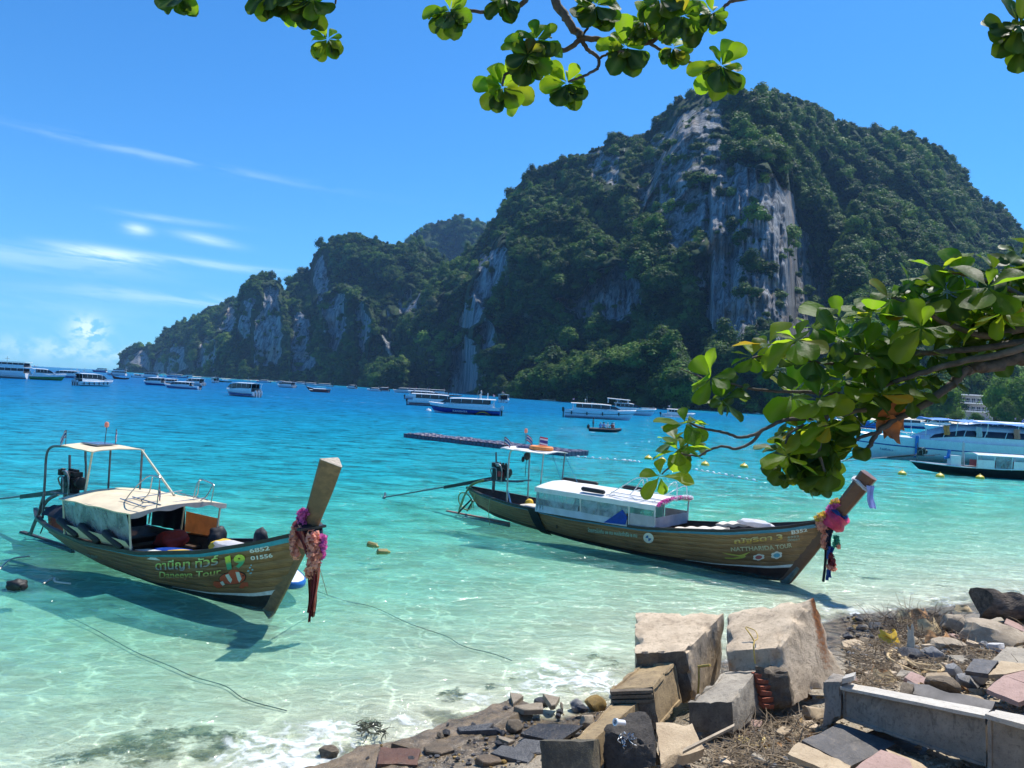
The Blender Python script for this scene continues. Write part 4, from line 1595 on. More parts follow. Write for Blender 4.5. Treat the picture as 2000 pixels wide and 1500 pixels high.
# lashings and temple ribbons on the prow
stx = 11.62
wrap(LB, (11.28, 0, 1.86), .30, .26, .24, M_MAROON_CLOTH, .5, 1)
wrap(LB, (11.30, 0, 1.70), .28, .24, .16, M_CORAL, .55, 2)
wrap(LB, (11.38, 0, 1.98), .25, .22, .10, M_GUNWALE, .5, 3, 'lashing')
mb = MB()
mb.box((11.58, -.15, 1.98), (.10, .70, .05))
mb.build('prow_crosspiece', M_GUNWALE, LB, False)
fluff(LB, [(11.32, -.15, 2.06), (11.30, -.2, 2.22), (11.42, -.18, 2.28)], .09, M_MAGENTA, 120, 1)
fluff(LB, [(11.25, -.26, 1.95), (11.22, -.3, 1.75), (11.28, -.32, 1.55), (11.35, -.3, 1.36)], .075, M_CORAL, 150, 2)
fluff(LB, [(11.70, -.22, 1.85), (11.80, -.25, 1.55), (11.82, -.26, 1.3), (11.76, -.26, 1.06)], .12, M_CORAL, 320, 3, size=.06)
fluff(LB, [(11.86, -.1, 1.85), (11.90, -.12, 1.6), (11.88, -.12, 1.4)], .07, M_MAGENTA, 110, 4)
for i, (dx, dy, m_, w_, z1) in enumerate(((.0, 0, M_BROWN_CLOTH, .16, .22), (.06, -.05, M_MAROON_CLOTH, .12, .14), (-.05, -.03, M_BROWN_CLOTH, .12, .3), (.1, .02, M_CORAL, .07, .35), (-.08, .05, M_WHITE_CLOTH, .10, .75))):
    ribbon(LB, (11.80 + dx, -.24 + dy, 1.30), (11.82 + dx, -.24 + dy, z1), w_, m_, 3, i)
ribbon(LB, (11.36, -.30, 1.9), (11.74, -.28, 1.42), .16, M_MAROON_CLOTH, 2, 8)
ribbon(LB, (11.38, -.31, 2.02), (11.78, -.30, 1.50), .07, M_CORAL, 2, 9)
rail_frame(LB, [[(11.62, -.2, 1.95), (11.75, -.22, 1.6), (11.85, -.24, 1.2)]], .01, 'lashing_cord', M_GUNWALE)
# painted names
DL = Decals(HL, LB, MW_L)
P_TH = paint_mat('lime_to_grey_paint', [(0, (.30, .28, .32)), (.35, (.34, .34, .34)), (.55, (.50, .62, .12)), (1, (.60, .78, .35))])
P_EN = paint_mat('lime_to_rust_paint', [(0, (.42, .20, .11)), (.4, (.42, .32, .11)), (.6, (.48, .60, .14)), (1, (.60, .68, .25))])
P_19 = paint_mat('yellow_to_green_paint', [(0, (.05, .34, .22)), (.4, (.08, .42, .20)), (.62, (.55, .68, .06)), (1, (.66, .80, .10))])
P_WH = paint_mat('white_lettering_paint', [(0, (.70, .72, .66)), (1, (.74, .75, .70))])
P_PALE = paint_mat('worn_pale_lettering', [(0, (.30, .38, .32)), (1, (.36, .44, .38))])
P_OUT = paint_mat('dark_outline_paint', [(0, (.02, .02, .02)), (1, (.02, .02, .02))])
DL.text('ดานีญา ทัวร์', [(306, 1115), (428, 1104), (428, 1081), (306, 1093)], P_TH, bold=.02, lift=.034)
DL.text('Daneeya Tour', [(314, 1131), (434, 1122), (434, 1107), (314, 1114)], P_EN, bold=.015, lift=.04)
DL.text('1', [(445, 1112), (454, 1110), (451, 1083), (440, 1087)], P_19, bold=.03)
DL.text('9', [(459, 1110), (481, 1106), (479, 1080), (457, 1083)], P_19, bold=.055)
DL.text('6852', [(489, 1079), (528, 1073), (526, 1064), (488, 1070)], P_WH, bold=.03)
DL.text('01556', [(491, 1093), (534, 1087), (532, 1079), (490, 1085)], P_WH, bold=.03)
DL.text('ทะเบียน ภก ๒๕', [(147, 1077), (192, 1088), (192, 1082), (147, 1070)], P_PALE, bold=.01)
FISH = [(418, 1150), (497, 1148), (497, 1098), (418, 1112)]


def ell(cx, cy, rx, ry, n=22, rot=0.0):
    return [(cx + rx * math.cos(a) * math.cos(rot) - ry * math.sin(a) * math.sin(rot), cy + rx * math.cos(a) * math.sin(rot) + ry * math.sin(a) * math.cos(rot)) for a in (6.2832 * k / n for k in range(n))]


P_FISH = paint_mat('orange_red_fish_paint', [(0, (.48, .085, .035)), (1, (.56, .10, .045))])
P_FISHW = paint_mat('fish_white_paint', [(0, (.62, .66, .58)), (1, (.68, .72, .64))])
P_BUB = paint_mat('bubble_blue_paint', [(0, (.22, .48, .58)), (1, (.28, .55, .66))])
fo = DL.poly([ell(.47, .50, .34, .30, 24, -.12)], 'painted_fish', FISH, P_OUT, .014)
for pl_, m_, lf in (([ell(.47, .50, .315, .27, 24, -.12)], P_FISH, .020), ([[(.20, .36), (.02, .42), (.0, .24), (.10, .06), (.24, .14), (.28, .26)]], P_FISH, .019),
                    ([[(.70, .28), (.62, .06), (.72, .02), (.78, .12), (.86, .08), (.84, .26)]], P_FISH, .019), ([[(.36, .75), (.44, .86), (.58, .84), (.66, .72)]], P_FISH, .018),
                    ([[(.55, .76), (.64, .74), (.70, .44), (.64, .28), (.60, .42)]], P_FISHW, .024), ([[(.30, .68), (.38, .72), (.47, .44), (.43, .28), (.37, .42)]], P_FISHW, .024),
                    ([[(.17, .36), (.24, .42), (.29, .24), (.23, .18)]], P_FISHW, .024), ([ell(.735, .56, .022, .03, 10)], P_OUT, .026),
                    ([ell(.86, .72, .03, .035, 10), ell(.92, .62, .03, .035, 10), ell(.90, .84, .025, .03, 10), ell(.96, .74, .025, .03, 10), ell(.93, .93, .02, .025, 10)], P_BUB, .02)):
    c_ = DL.poly(pl_, 'paint_patch', FISH, m_, lf)
    c_.parent = fo

# ------------------------------------------------------------------ longtail on the right
HR = Hull([(0, .75, .42, .25, 1.12, .16, .9), (.1, 1.7, .16, 1.5, 1.02, .64, .75), (.22, 3.2, .02, 3.1, .93, .96, .60), (.4, 5.7, -.13, 5.8, .86, 1.14, .48),
           (.6, 8.5, -.19, 8.8, .96, 1.16, .46), (.78, 10.8, -.19, 11.4, 1.27, .98, .58), (.9, 12.2, -.14, 13.0, 1.60, .60, .80), (1, 12.85, -.06, 14.02, 1.90, .11, 1.0)])
RB = thing('longtail_boat', 'brown longtail boat with white roof and clear plastic windows, nearest the broken blocks', 'longtail boat', (-1.65, 30.2, 0), math.atan2(-.64, .77), 'longtail boats moored in the bay')
MW_R = Matrix.Translation(RB.location) @ Matrix.Rotation(RB.rotation_euler.z, 4, 'Z')
build_hull(RB, HR, M_HULL_R, M_KEEL_R, M_BLUE_STRIPE, .225)
stem_post(RB, [(12.72, -.12), (12.9, .03), (13.3, .65), (13.7, 1.3), (14.03, 1.88), (14.35, 2.35), (14.66, 2.82), (14.93, 3.24)], [.14, .16, .20, .25, .32, .36, .42, .46], [.25, .27, .30, .33, .36, .38, .40, .42], M_STEM_R, False)
mb = MB()
mb.tube([(12.74, -.0, -.14), (12.9, 0, .0), (13.18, 0, .42)], [.10, .11, .10], 8)
mb.build('forefoot_iron', mat('grey_green_iron', (.13, .16, .14), .6, .2, 6), RB)
mb = MB()
mb.grid(lambda u, v: HR.pt(.70 + .285 * u, .215 + .03 * u + (.008 + .045 * u) * v) + HR.nrm(.74 + .245 * u, .27) * .02, 24, 2)
mb.build('boot_stripe', M_WHITE_PAINT, RB)
mb = MB()
mb.hexa([(-.9, -.10, -.04), (2.4, -.05, -.12), (2.4, -.04, .06), (-.9, -.06, .04), (-.9, .10, -.04), (2.4, .05, -.12), (2.4, .04, .06), (-.9, .06, .04)])
mb.build('keel_tail', mat('pale_red_bottom', (.30, .12, .09), .6, .2, 5), RB, False)
engine(RB, (1.85, .0, 1.86), (-4.75, .0, .06), .40, True, 8)
rail_frame(RB, [[(2.72, -.62, .85), (2.70, -.62, 2.0), (2.72, -.6, 2.68), (2.86, -.58, 2.84), (3.3, -.55, 2.86)], [(2.72, .62, .85), (2.7, .62, 2.68), (2.86, .58, 2.84), (3.3, .55, 2.86)], [(2.95, -.65, .85), (2.74, -.62, 1.3)]], .034, 'gantry_frame', M_STEEL)
cloth_roof(RB, 2.3, 4.45, .66, 2.86, M_WHITE_ROOF, .06, -.02, 'aft_roof', .03, .025, 9)
mb = MB()
mb.box((3.0, .0, 2.95), (.6, .5, .02))
mb.build('solar_panel', M_SOLAR, RB, False)
for p_, m_ in (([(4.3, .58, 1.75), (4.35, .6, 2.86)], M_STEEL_DULL), ([(4.2, -.58, 1.75), (4.28, -.6, 2.86)], M_STEEL)):
    mb = MB()
    mb.tube(p_, .028, 7)
    mb.build('roof_post', m_, RB)
for a_, b_ in (((3.75, .55, 2.85), (4.35, .5, 1.8)), ((4.3, .6, 2.85), (5.0, .55, 1.85))):
    mb = MB()
    mb.tube([a_, b_], .010, 6)
    mb.build('stay_rope', M_BLUE_STRIPE, RB)
mb = MB()
mb.tube([(2.85, .1, 2.9), (2.87, .1, 3.5)], .012, 6)
bp = mb.build('beacon_pole', M_STEEL_DULL, RB)
mb = MB()
mb.lathe([(.03, 0), (.06, .02), (.06, .12), (.04, .17), (.01, .18)], (2.87, .1, 3.46), 10, 'Z')
mb.build('beacon_lamp', M_CORAL, bp)
flag(RB, (2.35, -.5, 2.88), .34, .24, .40, (0, 0, 0), 11, droop=.5, along=(1, .1))
flag(RB, (2.9, .12, 3.1), .34, .22, .30, (0, 0, 0), 12, droop=.5, along=(1, .1))
flag(RB, (3.1, .6, 2.9), .42, .34, .45, (.06, 0, 0), 13, droop=.05, along=(1, -.2))
mb = MB()
mb.lathe([(.03, .0), (.10, .05), (.13, .16), (.10, .26), (.03, .3)], (3.3, -.3, 2.5), 10, 'Z')
mb.lathe([(.03, .0), (.06, .05), (.06, .14), (.03, .2)], (3.12, -.3, 2.42), 8, 'Z')
hs = mb.build('hanging_pulley', M_BLACK_RUBBER, RB)
rail_frame(hs, [[(3.28, -.3, 2.52), (3.26, -.3, 1.9)], [(3.42, -.3, 2.52), (3.42, -.3, 1.85)]], .01, 'pulley_cord', M_BLACK_RUBBER)
# white cabin
cloth_roof(RB, 4.45, 9.15, 1.22, 1.70, M_WHITE_ROOF, .17, -.02, 'white_roof', .04, .02, 15, .1)
mb = MB()
mb.grid(lambda u, v: Vector((4.45 + 4.7 * u, -1.235 + .02 * math.sin(u * 40), 1.56 + .16 * v)), 40, 2, .02)
mb.build('roof_edge', M_WHITE_ROOF, RB)
for x_, y_ in ((4.55, -1.17), (6.35, -1.19), (8.2, -1.18), (9.1, -1.15), (4.55, 1.17), (6.35, 1.19), (8.2, 1.18), (9.1, 1.15)):
    mb = MB()
    mb.tube([(x_, y_ * .95, .9), (x_, y_, 1.72)], .028, 6)
    mb.build('roof_post', M_WHITE_PAINT, RB)
for x0_, x1_ in ((4.85, 6.3), (6.42, 8.15)):
    curtain(RB, x0_, x1_, -1.185, 1.12, 1.12, 1.62, M_CLEAR_R, 'clear_window', .012, x0_, .03)
curtain(RB, 4.5, 4.85, -1.18, .9, .9, 1.64, M_CLEAR_R, 'aft_window_frame', .01, 1, .03)
curtain(RB, 4.5, 8.18, -1.19, .88, .92, 1.14, mat('grey_side_panel', (.46, .50, .56), .6, .08, 4, .2), 'lower_panel', .012, 3, .03)
curtain(RB, 8.25, 9.12, -1.16, .92, 1.0, 1.36, M_LILAC, 'front_side_panel', .006, 5)
curtain(RB, 4.5, 8.2, 1.18, .88, .92, 1.66, M_CLEAR_R, 'far_window', .012, 7)
curtain(RB, 8.25, 9.12, 1.14, .92, 1.0, 1.34, M_LILAC, 'far_side_panel', .006, 5)
mb = MB()
mb.grid(lambda u, v: Vector((9.12 + .01 * math.sin(u * 20), -1.08 + 2.16 * u, .96 + .36 * v)), 16, 3, .01)
mb.build('front_panel', M_LILAC, RB)
for x_ in (5.2, 6.4, 7.6):
    mb = MB()
    mb.box((x_, 0, .66), (.36, 1.9, .05)).box((x_, 0, .5), (.06, 1.7, .28))
    mb.build('bench', M_DECK, RB, False)
mb = MB()
mb.add([(7.35, -1.26, .93), (8.15, -1.27, .98), (8.18, -1.24, 1.22), (8.0, -1.24, 1.42), (7.35, -1.22, .93), (8.15, -1.23, .98), (8.18, -1.20, 1.22), (8.0, -1.20, 1.42)], [(0, 1, 2, 3), (7, 6, 5, 4), (0, 4, 5, 1), (1, 5, 6, 2), (2, 6, 7, 3), (3, 7, 4, 0)])
mb.build('blue_side_board', M_BLUE_TARP, RB, False)
rail_frame(RB, [[(7.2, -.95, 1.80), (9.2, -.95, 1.78)], [(7.2, -.65, 1.86), (9.2, -.65, 1.83)], [(7.2, .9, 1.84), (9.2, .9, 1.8)],
                [(7.3, -.9, 1.82), (7.7, -.85, 2.1), (8.15, -.75, 2.42), (8.45, -.7, 2.46), (8.55, -.7, 2.36), (8.6, -.7, 1.84)], [(7.9, -.65, 1.85), (8.1, -.6, 2.1), (8.3, -.6, 2.4), (8.4, -.6, 2.1), (8.5, -.6, 1.85)],
                [(8.5, .55, 1.85), (8.7, .55, 2.2), (8.95, .5, 2.3), (9.0, .5, 1.86)], [(8.5, .75, 1.85), (8.9, .75, 2.1), (9.2, .7, 2.2), (9.25, .7, 1.84)], [(7.4, -.95, 1.8), (7.4, .9, 1.85)], [(8.9, -.95, 1.8), (8.9, .9, 1.82)]], .016, 'roof_rail', M_WHITE_PAINT)
for x_, y_, l_ in ((5.0, .75, 1.5), (6.7, -.98, .9), (7.2, .95, 1.1)):
    mb = MB()
    mb.tube([(x_ - l_ / 2, y_, 1.86), (x_ - l_ / 2 + .04, y_, 1.87), (x_ + l_ / 2 - .04, y_, 1.86), (x_ + l_ / 2, y_, 1.85)], [.05, .075, .075, .05], 10)
    mb.build('foam_fender', M_BLACK_RUBBER, RB)
mb = MB()
xw = HR.sheer_at(4.1)
mb.grid(lambda u, v: HR.pt(.285 + .03 * u, .02 + 1.06 * v) + HR.nrm(.29, .5) * .06, 3, 12, .03)
mb.build('hull_wrap', M_BLACK_RUBBER, RB)
fluff(RB, [(9.2, 1.1, 1.78), (9.3, .5, 1.86), (9.3, -.2, 1.88), (9.28, -.8, 1.84), (9.2, -1.15, 1.72)], .06, M_MAGENTA, 130, 21, size=.045)
fluff(RB, [(9.25, 1.1, 1.8), (9.32, .3, 1.9), (9.28, -1.0, 1.78)], .055, M_WHITE_CLOTH, 90, 22, size=.04)
rail_frame(RB, [[(1.1, -.1, 1.5), (.55, -.18, 1.25), (.25, -.2, .9), (.05, -.22, .45), (-.05, -.22, .1)], [(1.1, -.16, 1.52), (.6, -.24, 1.3), (.3, -.26, .9), (.12, -.28, .4)]], .035, 'water_hose', M_ROPE_GREEN)
rail_frame(RB, [[(.25 + .36 * math.cos(a), -.2 - .1 * math.sin(a), .58 + .34 * math.sin(a)) for a in np.linspace(0, 11, 26)]], .025, 'coiled_hose', M_ROPE_GREEN)
rail_frame(RB, [[(.55, -.15, .7), (.15, -.2, .3), (-.1, -.2, .05)], [(.4, .1, .6), (.1, .1, .15)]], .035, 'stern_brace', M_BLACK_RUBBER)
rail_frame(RB, [[(2.1, -.86, .98), (2.15, -.95, .5), (2.2, -.9, .0)], [(.95, -.45, 1.0), (.97, -.5, .4)]], .014, 'hanging_line', M_ROPE_GREEN)
wrap(RB, (14.10, 0, 1.92), .30, .30, .42, M_PINK, .62, 5)
wrap(RB, (14.16, 0, 2.12), .25, .25, .16, M_BLUE_CLOTH, .62, 6)
wrap(RB, (14.76, 0, 3.0), .25, .255, .10, M_WHITE_CLOTH, .6, 7, 'white_band')
ribbon(RB, (15.02, -.16, 2.98), (15.08, -.18, 2.38), .26, M_LAVENDER, 3, 30, 'white_scarf', .8)
fluff(RB, [(13.82, -.22, 1.98), (13.78, -.26, 1.8), (13.9, -.28, 1.62)], .12, M_CORAL, 170, 23)
fluff(RB, [(13.72, -.24, 1.96), (13.76, -.28, 1.86), (13.84, -.24, 2.04)], .09, M_YELLOW, 110, 24)
fluff(RB, [(14.02, -.18, 2.2), (14.1, -.2, 2.36), (14.2, -.18, 2.42)], .10, M_MAGENTA, 120, 25)
fluff(RB, [(14.1, -.2, 2.4), (14.2, -.2, 2.46)], .08, M_YELLOW, 60, 26)
for i, (dx, z0, z1, w_, m_) in enumerate(((0, 1.65, 1.1, .22, M_NAVY), (.05, 1.2, .85, .24, M_BLUE_CLOTH), (.06, 1.0, .62, .22, M_MAROON_CLOTH), (-.07, 1.4, .2, .10, M_GUNWALE), (.06, .7, .34, .16, M_BLUE_CLOTH), (.02, .55, .26, .10, M_BLUE_CLOTH))):
    ribbon(RB, (14.05 + dx, -.26, z0), (14.05 + dx, -.27, z1), w_, m_, 3, 40 + i, 'ribbon', .7, .03)
fluff(RB, [(13.95, -.3, 1.5), (13.93, -.3, 1.32), (13.95, -.3, 1.16)], .07, M_CORAL, 90, 27)
fluff(RB, [(14.22, -.26, 1.5), (14.25, -.26, 1.35), (14.2, -.26, 1.25)], .06, M_TEAL, 70, 28)
fluff(RB, [(14.28, -.26, 1.3), (14.30, -.26, 1.22)], .05, M_CORAL, 40, 29)
fluff(RB, [(14.1, -.29, .98), (14.2, -.29, .8), (14.15, -.29, .7)], .07, M_MAROON_CLOTH, 70, 31)
fluff(RB, [(14.1, -.3, .66), (14.24, -.3, .62)], .06, M_CORAL, 70, 30)
DR = Decals(HR, RB, MW_R)
P_TH2 = paint_mat('yellow_lettering_paint', [(0, (.42, .22, .06)), (.4, (.62, .42, .08)), (1, (.66, .62, .40))])
P_CREAM = paint_mat('cream_lettering_paint', [(0, (.46, .44, .28)), (1, (.58, .56, .38))])
P_BIRD = paint_mat('yellow_bird_paint', [(0, (.40, .40, .06)), (1, (.55, .55, .12))])
P_MINT = paint_mat('pale_mint_lettering', [(0, (.42, .62, .50)), (1, (.48, .68, .56))])
DR.text('ณัฐริดา', [(1434, 1064), (1508, 1057), (1508, 1043), (1434, 1051)], P_TH2, bold=.02)
DR.text('3', [(1517, 1055), (1529, 1053), (1528, 1042), (1516, 1043)], P_TH2, bold=.03)
DR.text('NATTHARIDA TOUR', [(1428, 1076), (1547, 1068), (1546, 1059), (1427, 1068)], P_CREAM, bold=.03)
DR.text('B352', [(1546, 1043), (1577, 1037), (1576, 1031), (1545, 1035)], P_WH, bold=.03)
DR.text('6952', [(1538, 1051), (1561, 1048), (1560, 1044), (1538, 1046)], P_PALE, bold=.02)
DR.text('00661', [(1538, 1057), (1561, 1054), (1561, 1050), (1538, 1052)], P_PALE, bold=.02)
DR.text('โดยสารไม่เกิน ๑๒ คน คนประจำเรือ ๒ คน', [(1149, 1038), (1245, 1049), (1245, 1040), (1149, 1029)], P_MINT, bold=.02)
BIRD = [(1410, 1092), (1466, 1090), (1466, 1076), (1410, 1078)]
DR.poly([[(0, .98), (.22, .68), (.55, .42), (.62, .30), (.40, .18), (.10, .30), (.12, .14), (.45, .0), (.75, .1), (.85, .3), (.80, .42), (1, .95), (.72, .62), (.60, .55), (.3, .78)]], 'painted_bird', BIRD, P_BIRD)


def petal_flower(quad, m_in, name):
    ring = []
    for k in range(40):
        a = k / 40 * 6.283
        r_ = .40 + .10 * abs(math.sin(a * 3))
        ring.append((.5 + r_ * math.cos(a), .5 + r_ * math.sin(a)))
    o_ = DR.poly([ring], name, quad, P_WH, .018)
    i_ = DR.poly([ell(.5, .5, .28, .28, 18)], 'paint_patch', quad, m_in, .024)
    i_.parent = o_


petal_flower([(1470, 1095), (1494, 1093), (1494, 1080), (1470, 1082)], paint_mat('red_petal_paint', [(0, (.42, .10, .10)), (1, (.45, .12, .12))]), 'painted_flower')
petal_flower([(1505, 1092), (1528, 1090), (1528, 1075), (1505, 1077)], paint_mat('blue_petal_paint', [(0, (.10, .36, .50)), (1, (.12, .40, .55))]), 'painted_flower')
# round white badge with two blue quarters
BADGE = [(1257, 1059), (1277, 1061), (1277, 1041), (1257, 1039)]
bo = DR.poly([ell(.5, .5, .5, .5, 30)], 'round_badge', BADGE, P_WH, .016)
P_BL = paint_mat('badge_blue_paint', [(0, (.02, .13, .36)), (1, (.03, .16, .42))])
for sg in ((-1, 1), (1, -1)):
    q = [(.5, .5)] + [(.5 + sg[0] * .27 * math.cos(a), .5 + sg[1] * .27 * math.sin(a)) for a in np.linspace(0, math.pi / 2, 8)]
    c_ = DR.poly([q], 'paint_patch', BADGE, P_BL, .024)
    c_.parent = bo

# ------------------------------------------------------------------ things lying in the two boats
def in_boat(mw, p):
    return mw @ Vector(p)


def soft_lump(name, label, cat, loc, size, m, seed, rotz=0, group=None, amp=.18):
    bm = bmesh.new()
    bmesh.ops.create_icosphere(bm, subdivisions=3, radius=.5)
    for v_ in bm.verts:
        n_ = mnoise.noise(v_.co * 3.1 + Vector((seed * 3.7, 0, 0)))
        q = v_.co.copy()
        q = Vector((math.copysign(abs(q.x * 2) ** .75 / 2, q.x), math.copysign(abs(q.y * 2) ** .75 / 2, q.y), math.copysign(abs(q.z * 2) ** .75 / 2, q.z)))
        q *= 1 + amp * n_
        v_.co = Vector((q.x * size[0], q.y * size[1], q.z * size[2] + size[2] * .5))
    me = bpy.data.meshes.new(name)
    bm.to_mesh(me)
    bm.free()
    shade(me, 60)
    me.materials.append(m)
    o = link_mesh(name, me, None, loc)
    o.rotation_euler.z = rotz
    return tag(o, label, cat, group)


rzl = LB.rotation_euler.z
soft_lump('cloth_bag', 'yellow and white cloth bundle lying on the foredeck of the boat numbered 19', 'bag', in_boat(MW_L, (8.75, -.15, .98)), (.62, .42, .30), M_BAG_YELLOW, 1, rzl, None, .45)
soft_lump('cloth_bundle', 'crumpled white sheet beside the yellow bag on the foredeck', 'sheet', in_boat(MW_L, (9.25, -.25, 1.08)), (1.1, .5, .26), M_WHITE_CLOTH, 2, rzl, None, .35)
soft_lump('backpack', 'dark round backpack standing near the prow of the boat numbered 19', 'backpack', in_boat(MW_L, (9.7, .1, 1.25)), (.27, .28, .42), mat('charcoal_bag', (.05, .05, .055), .8, .25, 6, .4), 3, rzl, None, .35)
soft_lump('holdall', 'black bag standing in front of the brown side panel', 'bag', in_boat(MW_L, (7.45, .6, .72)), (.34, .42, .60), M_BLACK_RUBBER, 4, rzl, None, .35)
soft_lump('life_jacket_pile', 'red and orange life jackets heaped on a bench under the canvas roof', 'life jackets', in_boat(MW_L, (6.05, .35, .62)), (.6, .7, .42), mat('red_life_jacket', (.55, .05, .03), .7, .2, 5, .4), 5, rzl, None, .4)
for i, (x_, y_, ln, m_, lab) in enumerate(((7.2, -.82, 1.5, M_WHITE_PAINT, 'white paddle board lying along the gunwale of the boat numbered 19'), (7.5, -.55, 1.4, M_BLUE_TARP, 'blue paddle board lying between the white and yellow boards'), (7.9, -.68, .8, M_BAG_YELLOW, 'short yellow board lying ahead of the blue one'))):
    mb = MB()
    mb.grid(lambda u, v: Vector(((u - .5) * ln, (v - .5) * .5 * math.sqrt(max(0.02, 1 - abs(2 * u - 1) ** 3)), .03 * math.sin(v * 3.14))), 16, 6, .06)
    o = mb.build('paddle_board', m_, None, True, 40)
    o.location = in_boat(MW_L, (x_, y_, .84 + .05 * i))
    o.rotation_euler = (R(8), R(-4), rzl + .05)
    tag(o, lab, 'paddle board', 'boards carried in the longtail')
rzr = RB.rotation_euler.z
for i, (x_, y_, ln, wd_, lab) in enumerate(((10.3, -.45, 1.7, .5, 'long pale mattress lying along the foredeck of the white roofed longtail'), (11.2, .35, 1.3, .55, 'pale rolled cushion on the far side of the foredeck'))):
    mb = MB()
    mb.grid(lambda u, v: Vector(((u - .5) * ln, (v - .5) * wd_, .05 * math.sin(v * 3.14) * math.sin(u * 3.14) ** .3 + .02 * math.sin(u * 25))), 20, 6, .09)
    o = mb.build('mattress', M_PALE_BOARD, None, True, 40)
    o.location = in_boat(MW_R, (x_, y_, 1.12 + .22 * i))
    o.rotation_euler = (0, R(-9), rzr)
    tag(o, lab, 'mattress')
soft_lump('cloth_bundle', 'crumpled striped cloth at the forward end of the mattress', 'cloth', in_boat(MW_R, (11.9, -.1, 1.38)), (1.0, .5, .2), M_WHITE_CLOTH, 12, rzr, None, .4)
soft_lump('coir_bag', 'yellow bag beside the sacks in the stern of the white roofed longtail', 'bag', in_boat(MW_R, (3.1, .25, .62)), (.3, .3, .4), M_BAG_YELLOW, 14, rzr)
soft_lump('sack', 'pale sacks lying in the stern well of the white roofed longtail', 'sack', in_boat(MW_R, (3.5, -.1, .6)), (.9, .8, .3), M_PALE_BOARD, 15, rzr, None, .3)
mb = MB()
rings = []
for k in range(28):
    a = k / 28 * 6.2832
    rings.append([Vector((.42 * math.cos(a) * (1 + .16 * math.cos(b)), .30 * math.sin(a) * (1 + .22 * math.cos(b)), .075 * math.sin(b))) for b in (6.2832 * j / 10 for j in range(10))])
rings.append(rings[0])
mb.loft(rings, True, False)
o = mb.build('life_ring', M_ORANGE, None, True, 60)
o.location = in_boat(MW_R, (3.75, -.05, 2.98))
o.rotation_euler.z = rzr
tag(o, 'orange life ring lying on the small aft roof of the white roofed longtail', 'life ring')
# ================================================================== THE OTHER BOATS IN THE BAY
M_GEL = mat('white_gelcoat', (.86, .86, .85), .25, .04, 2, 0, coat=.3)
M_GELBLUE = mat('pale_blue_gelcoat', (.74, .80, .86), .28, .05, 2, 0)
M_NAVYHULL = mat('deep_blue_hull', (.015, .045, .30), .3, .1, 2, 0)
M_GREENHULL = mat('green_hull', (.03, .26, .07), .35, .15, 2, 0)
M_DARKGREEN = mat('dark_green_hull', (.01, .09, .05), .35, .15, 2, 0)
M_BLACKHULL = mat('black_hull', (.015, .016, .018), .4, .2, 3, .1)
M_REDHULL = mat('maroon_hull', (.18, .025, .02), .4, .2, 3, 0)
M_MIDBLUE = mat('mid_blue_hull', (.02, .16, .52), .35, .15, 3, 0)
M_GLASS = mat('tinted_glass', (.012, .014, .03), .08, .1, 2, 0)
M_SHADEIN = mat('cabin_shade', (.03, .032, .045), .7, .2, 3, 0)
M_OUTB = mat('outboard_black', (.014, .014, .016), .3, .1, 5, 0)
M_OUTBW = mat('outboard_white', (.62, .63, .65), .3, .08, 5, 0)
M_SKYROOF = mat('turquoise_canvas', (.06, .40, .50), .8, .1, 4, 0)
M_BLUEROOF = mat('blue_awning', (.03, .20, .60), .7, .12, 3, .2)
M_REDSEAT = mat('red_seats', (.45, .06, .05), .7, .2, 6, 0)
M_GOLD = mat('gold_band', (.75, .45, .05), .4, .1, 4, 0)


def boat_hull_pt(L, B, H, u, t, side, fine=.55, flare=.75, rise=.30):
    """u 0 stern .. 1 bow, t 0 keel .. 1 sheer"""
    bw = B / 2 * (1 - max(0, (u - fine) / (1 - fine)) ** 2.2 * .97) * (.90 + .1 * min(1, u * 4))
    zs = H * (1 + rise * max(0, (u - .35) / .65) ** 1.6)
    zk = -.30 + .45 * max(0, (u - .8) / .2) ** 2
    y = bw * (flare + (1 - flare) * t) * (min(1, t * 2.8) ** .8)
    if u > .55:
        y *= 1 - .30 * ((u - .55) / .45) * (1 - t)
    x = (u - .5) * L + (u ** 6) * t * H * .75
    return Vector((x, side * y, zk + (zs - zk) * t))


def sheet_pair(fn, nu, nv):
    m_ = MB()
    for sd in (-1, 1):
        m_.grid(lambda u, v: fn(u, v, sd), nu, nv)
    return m_


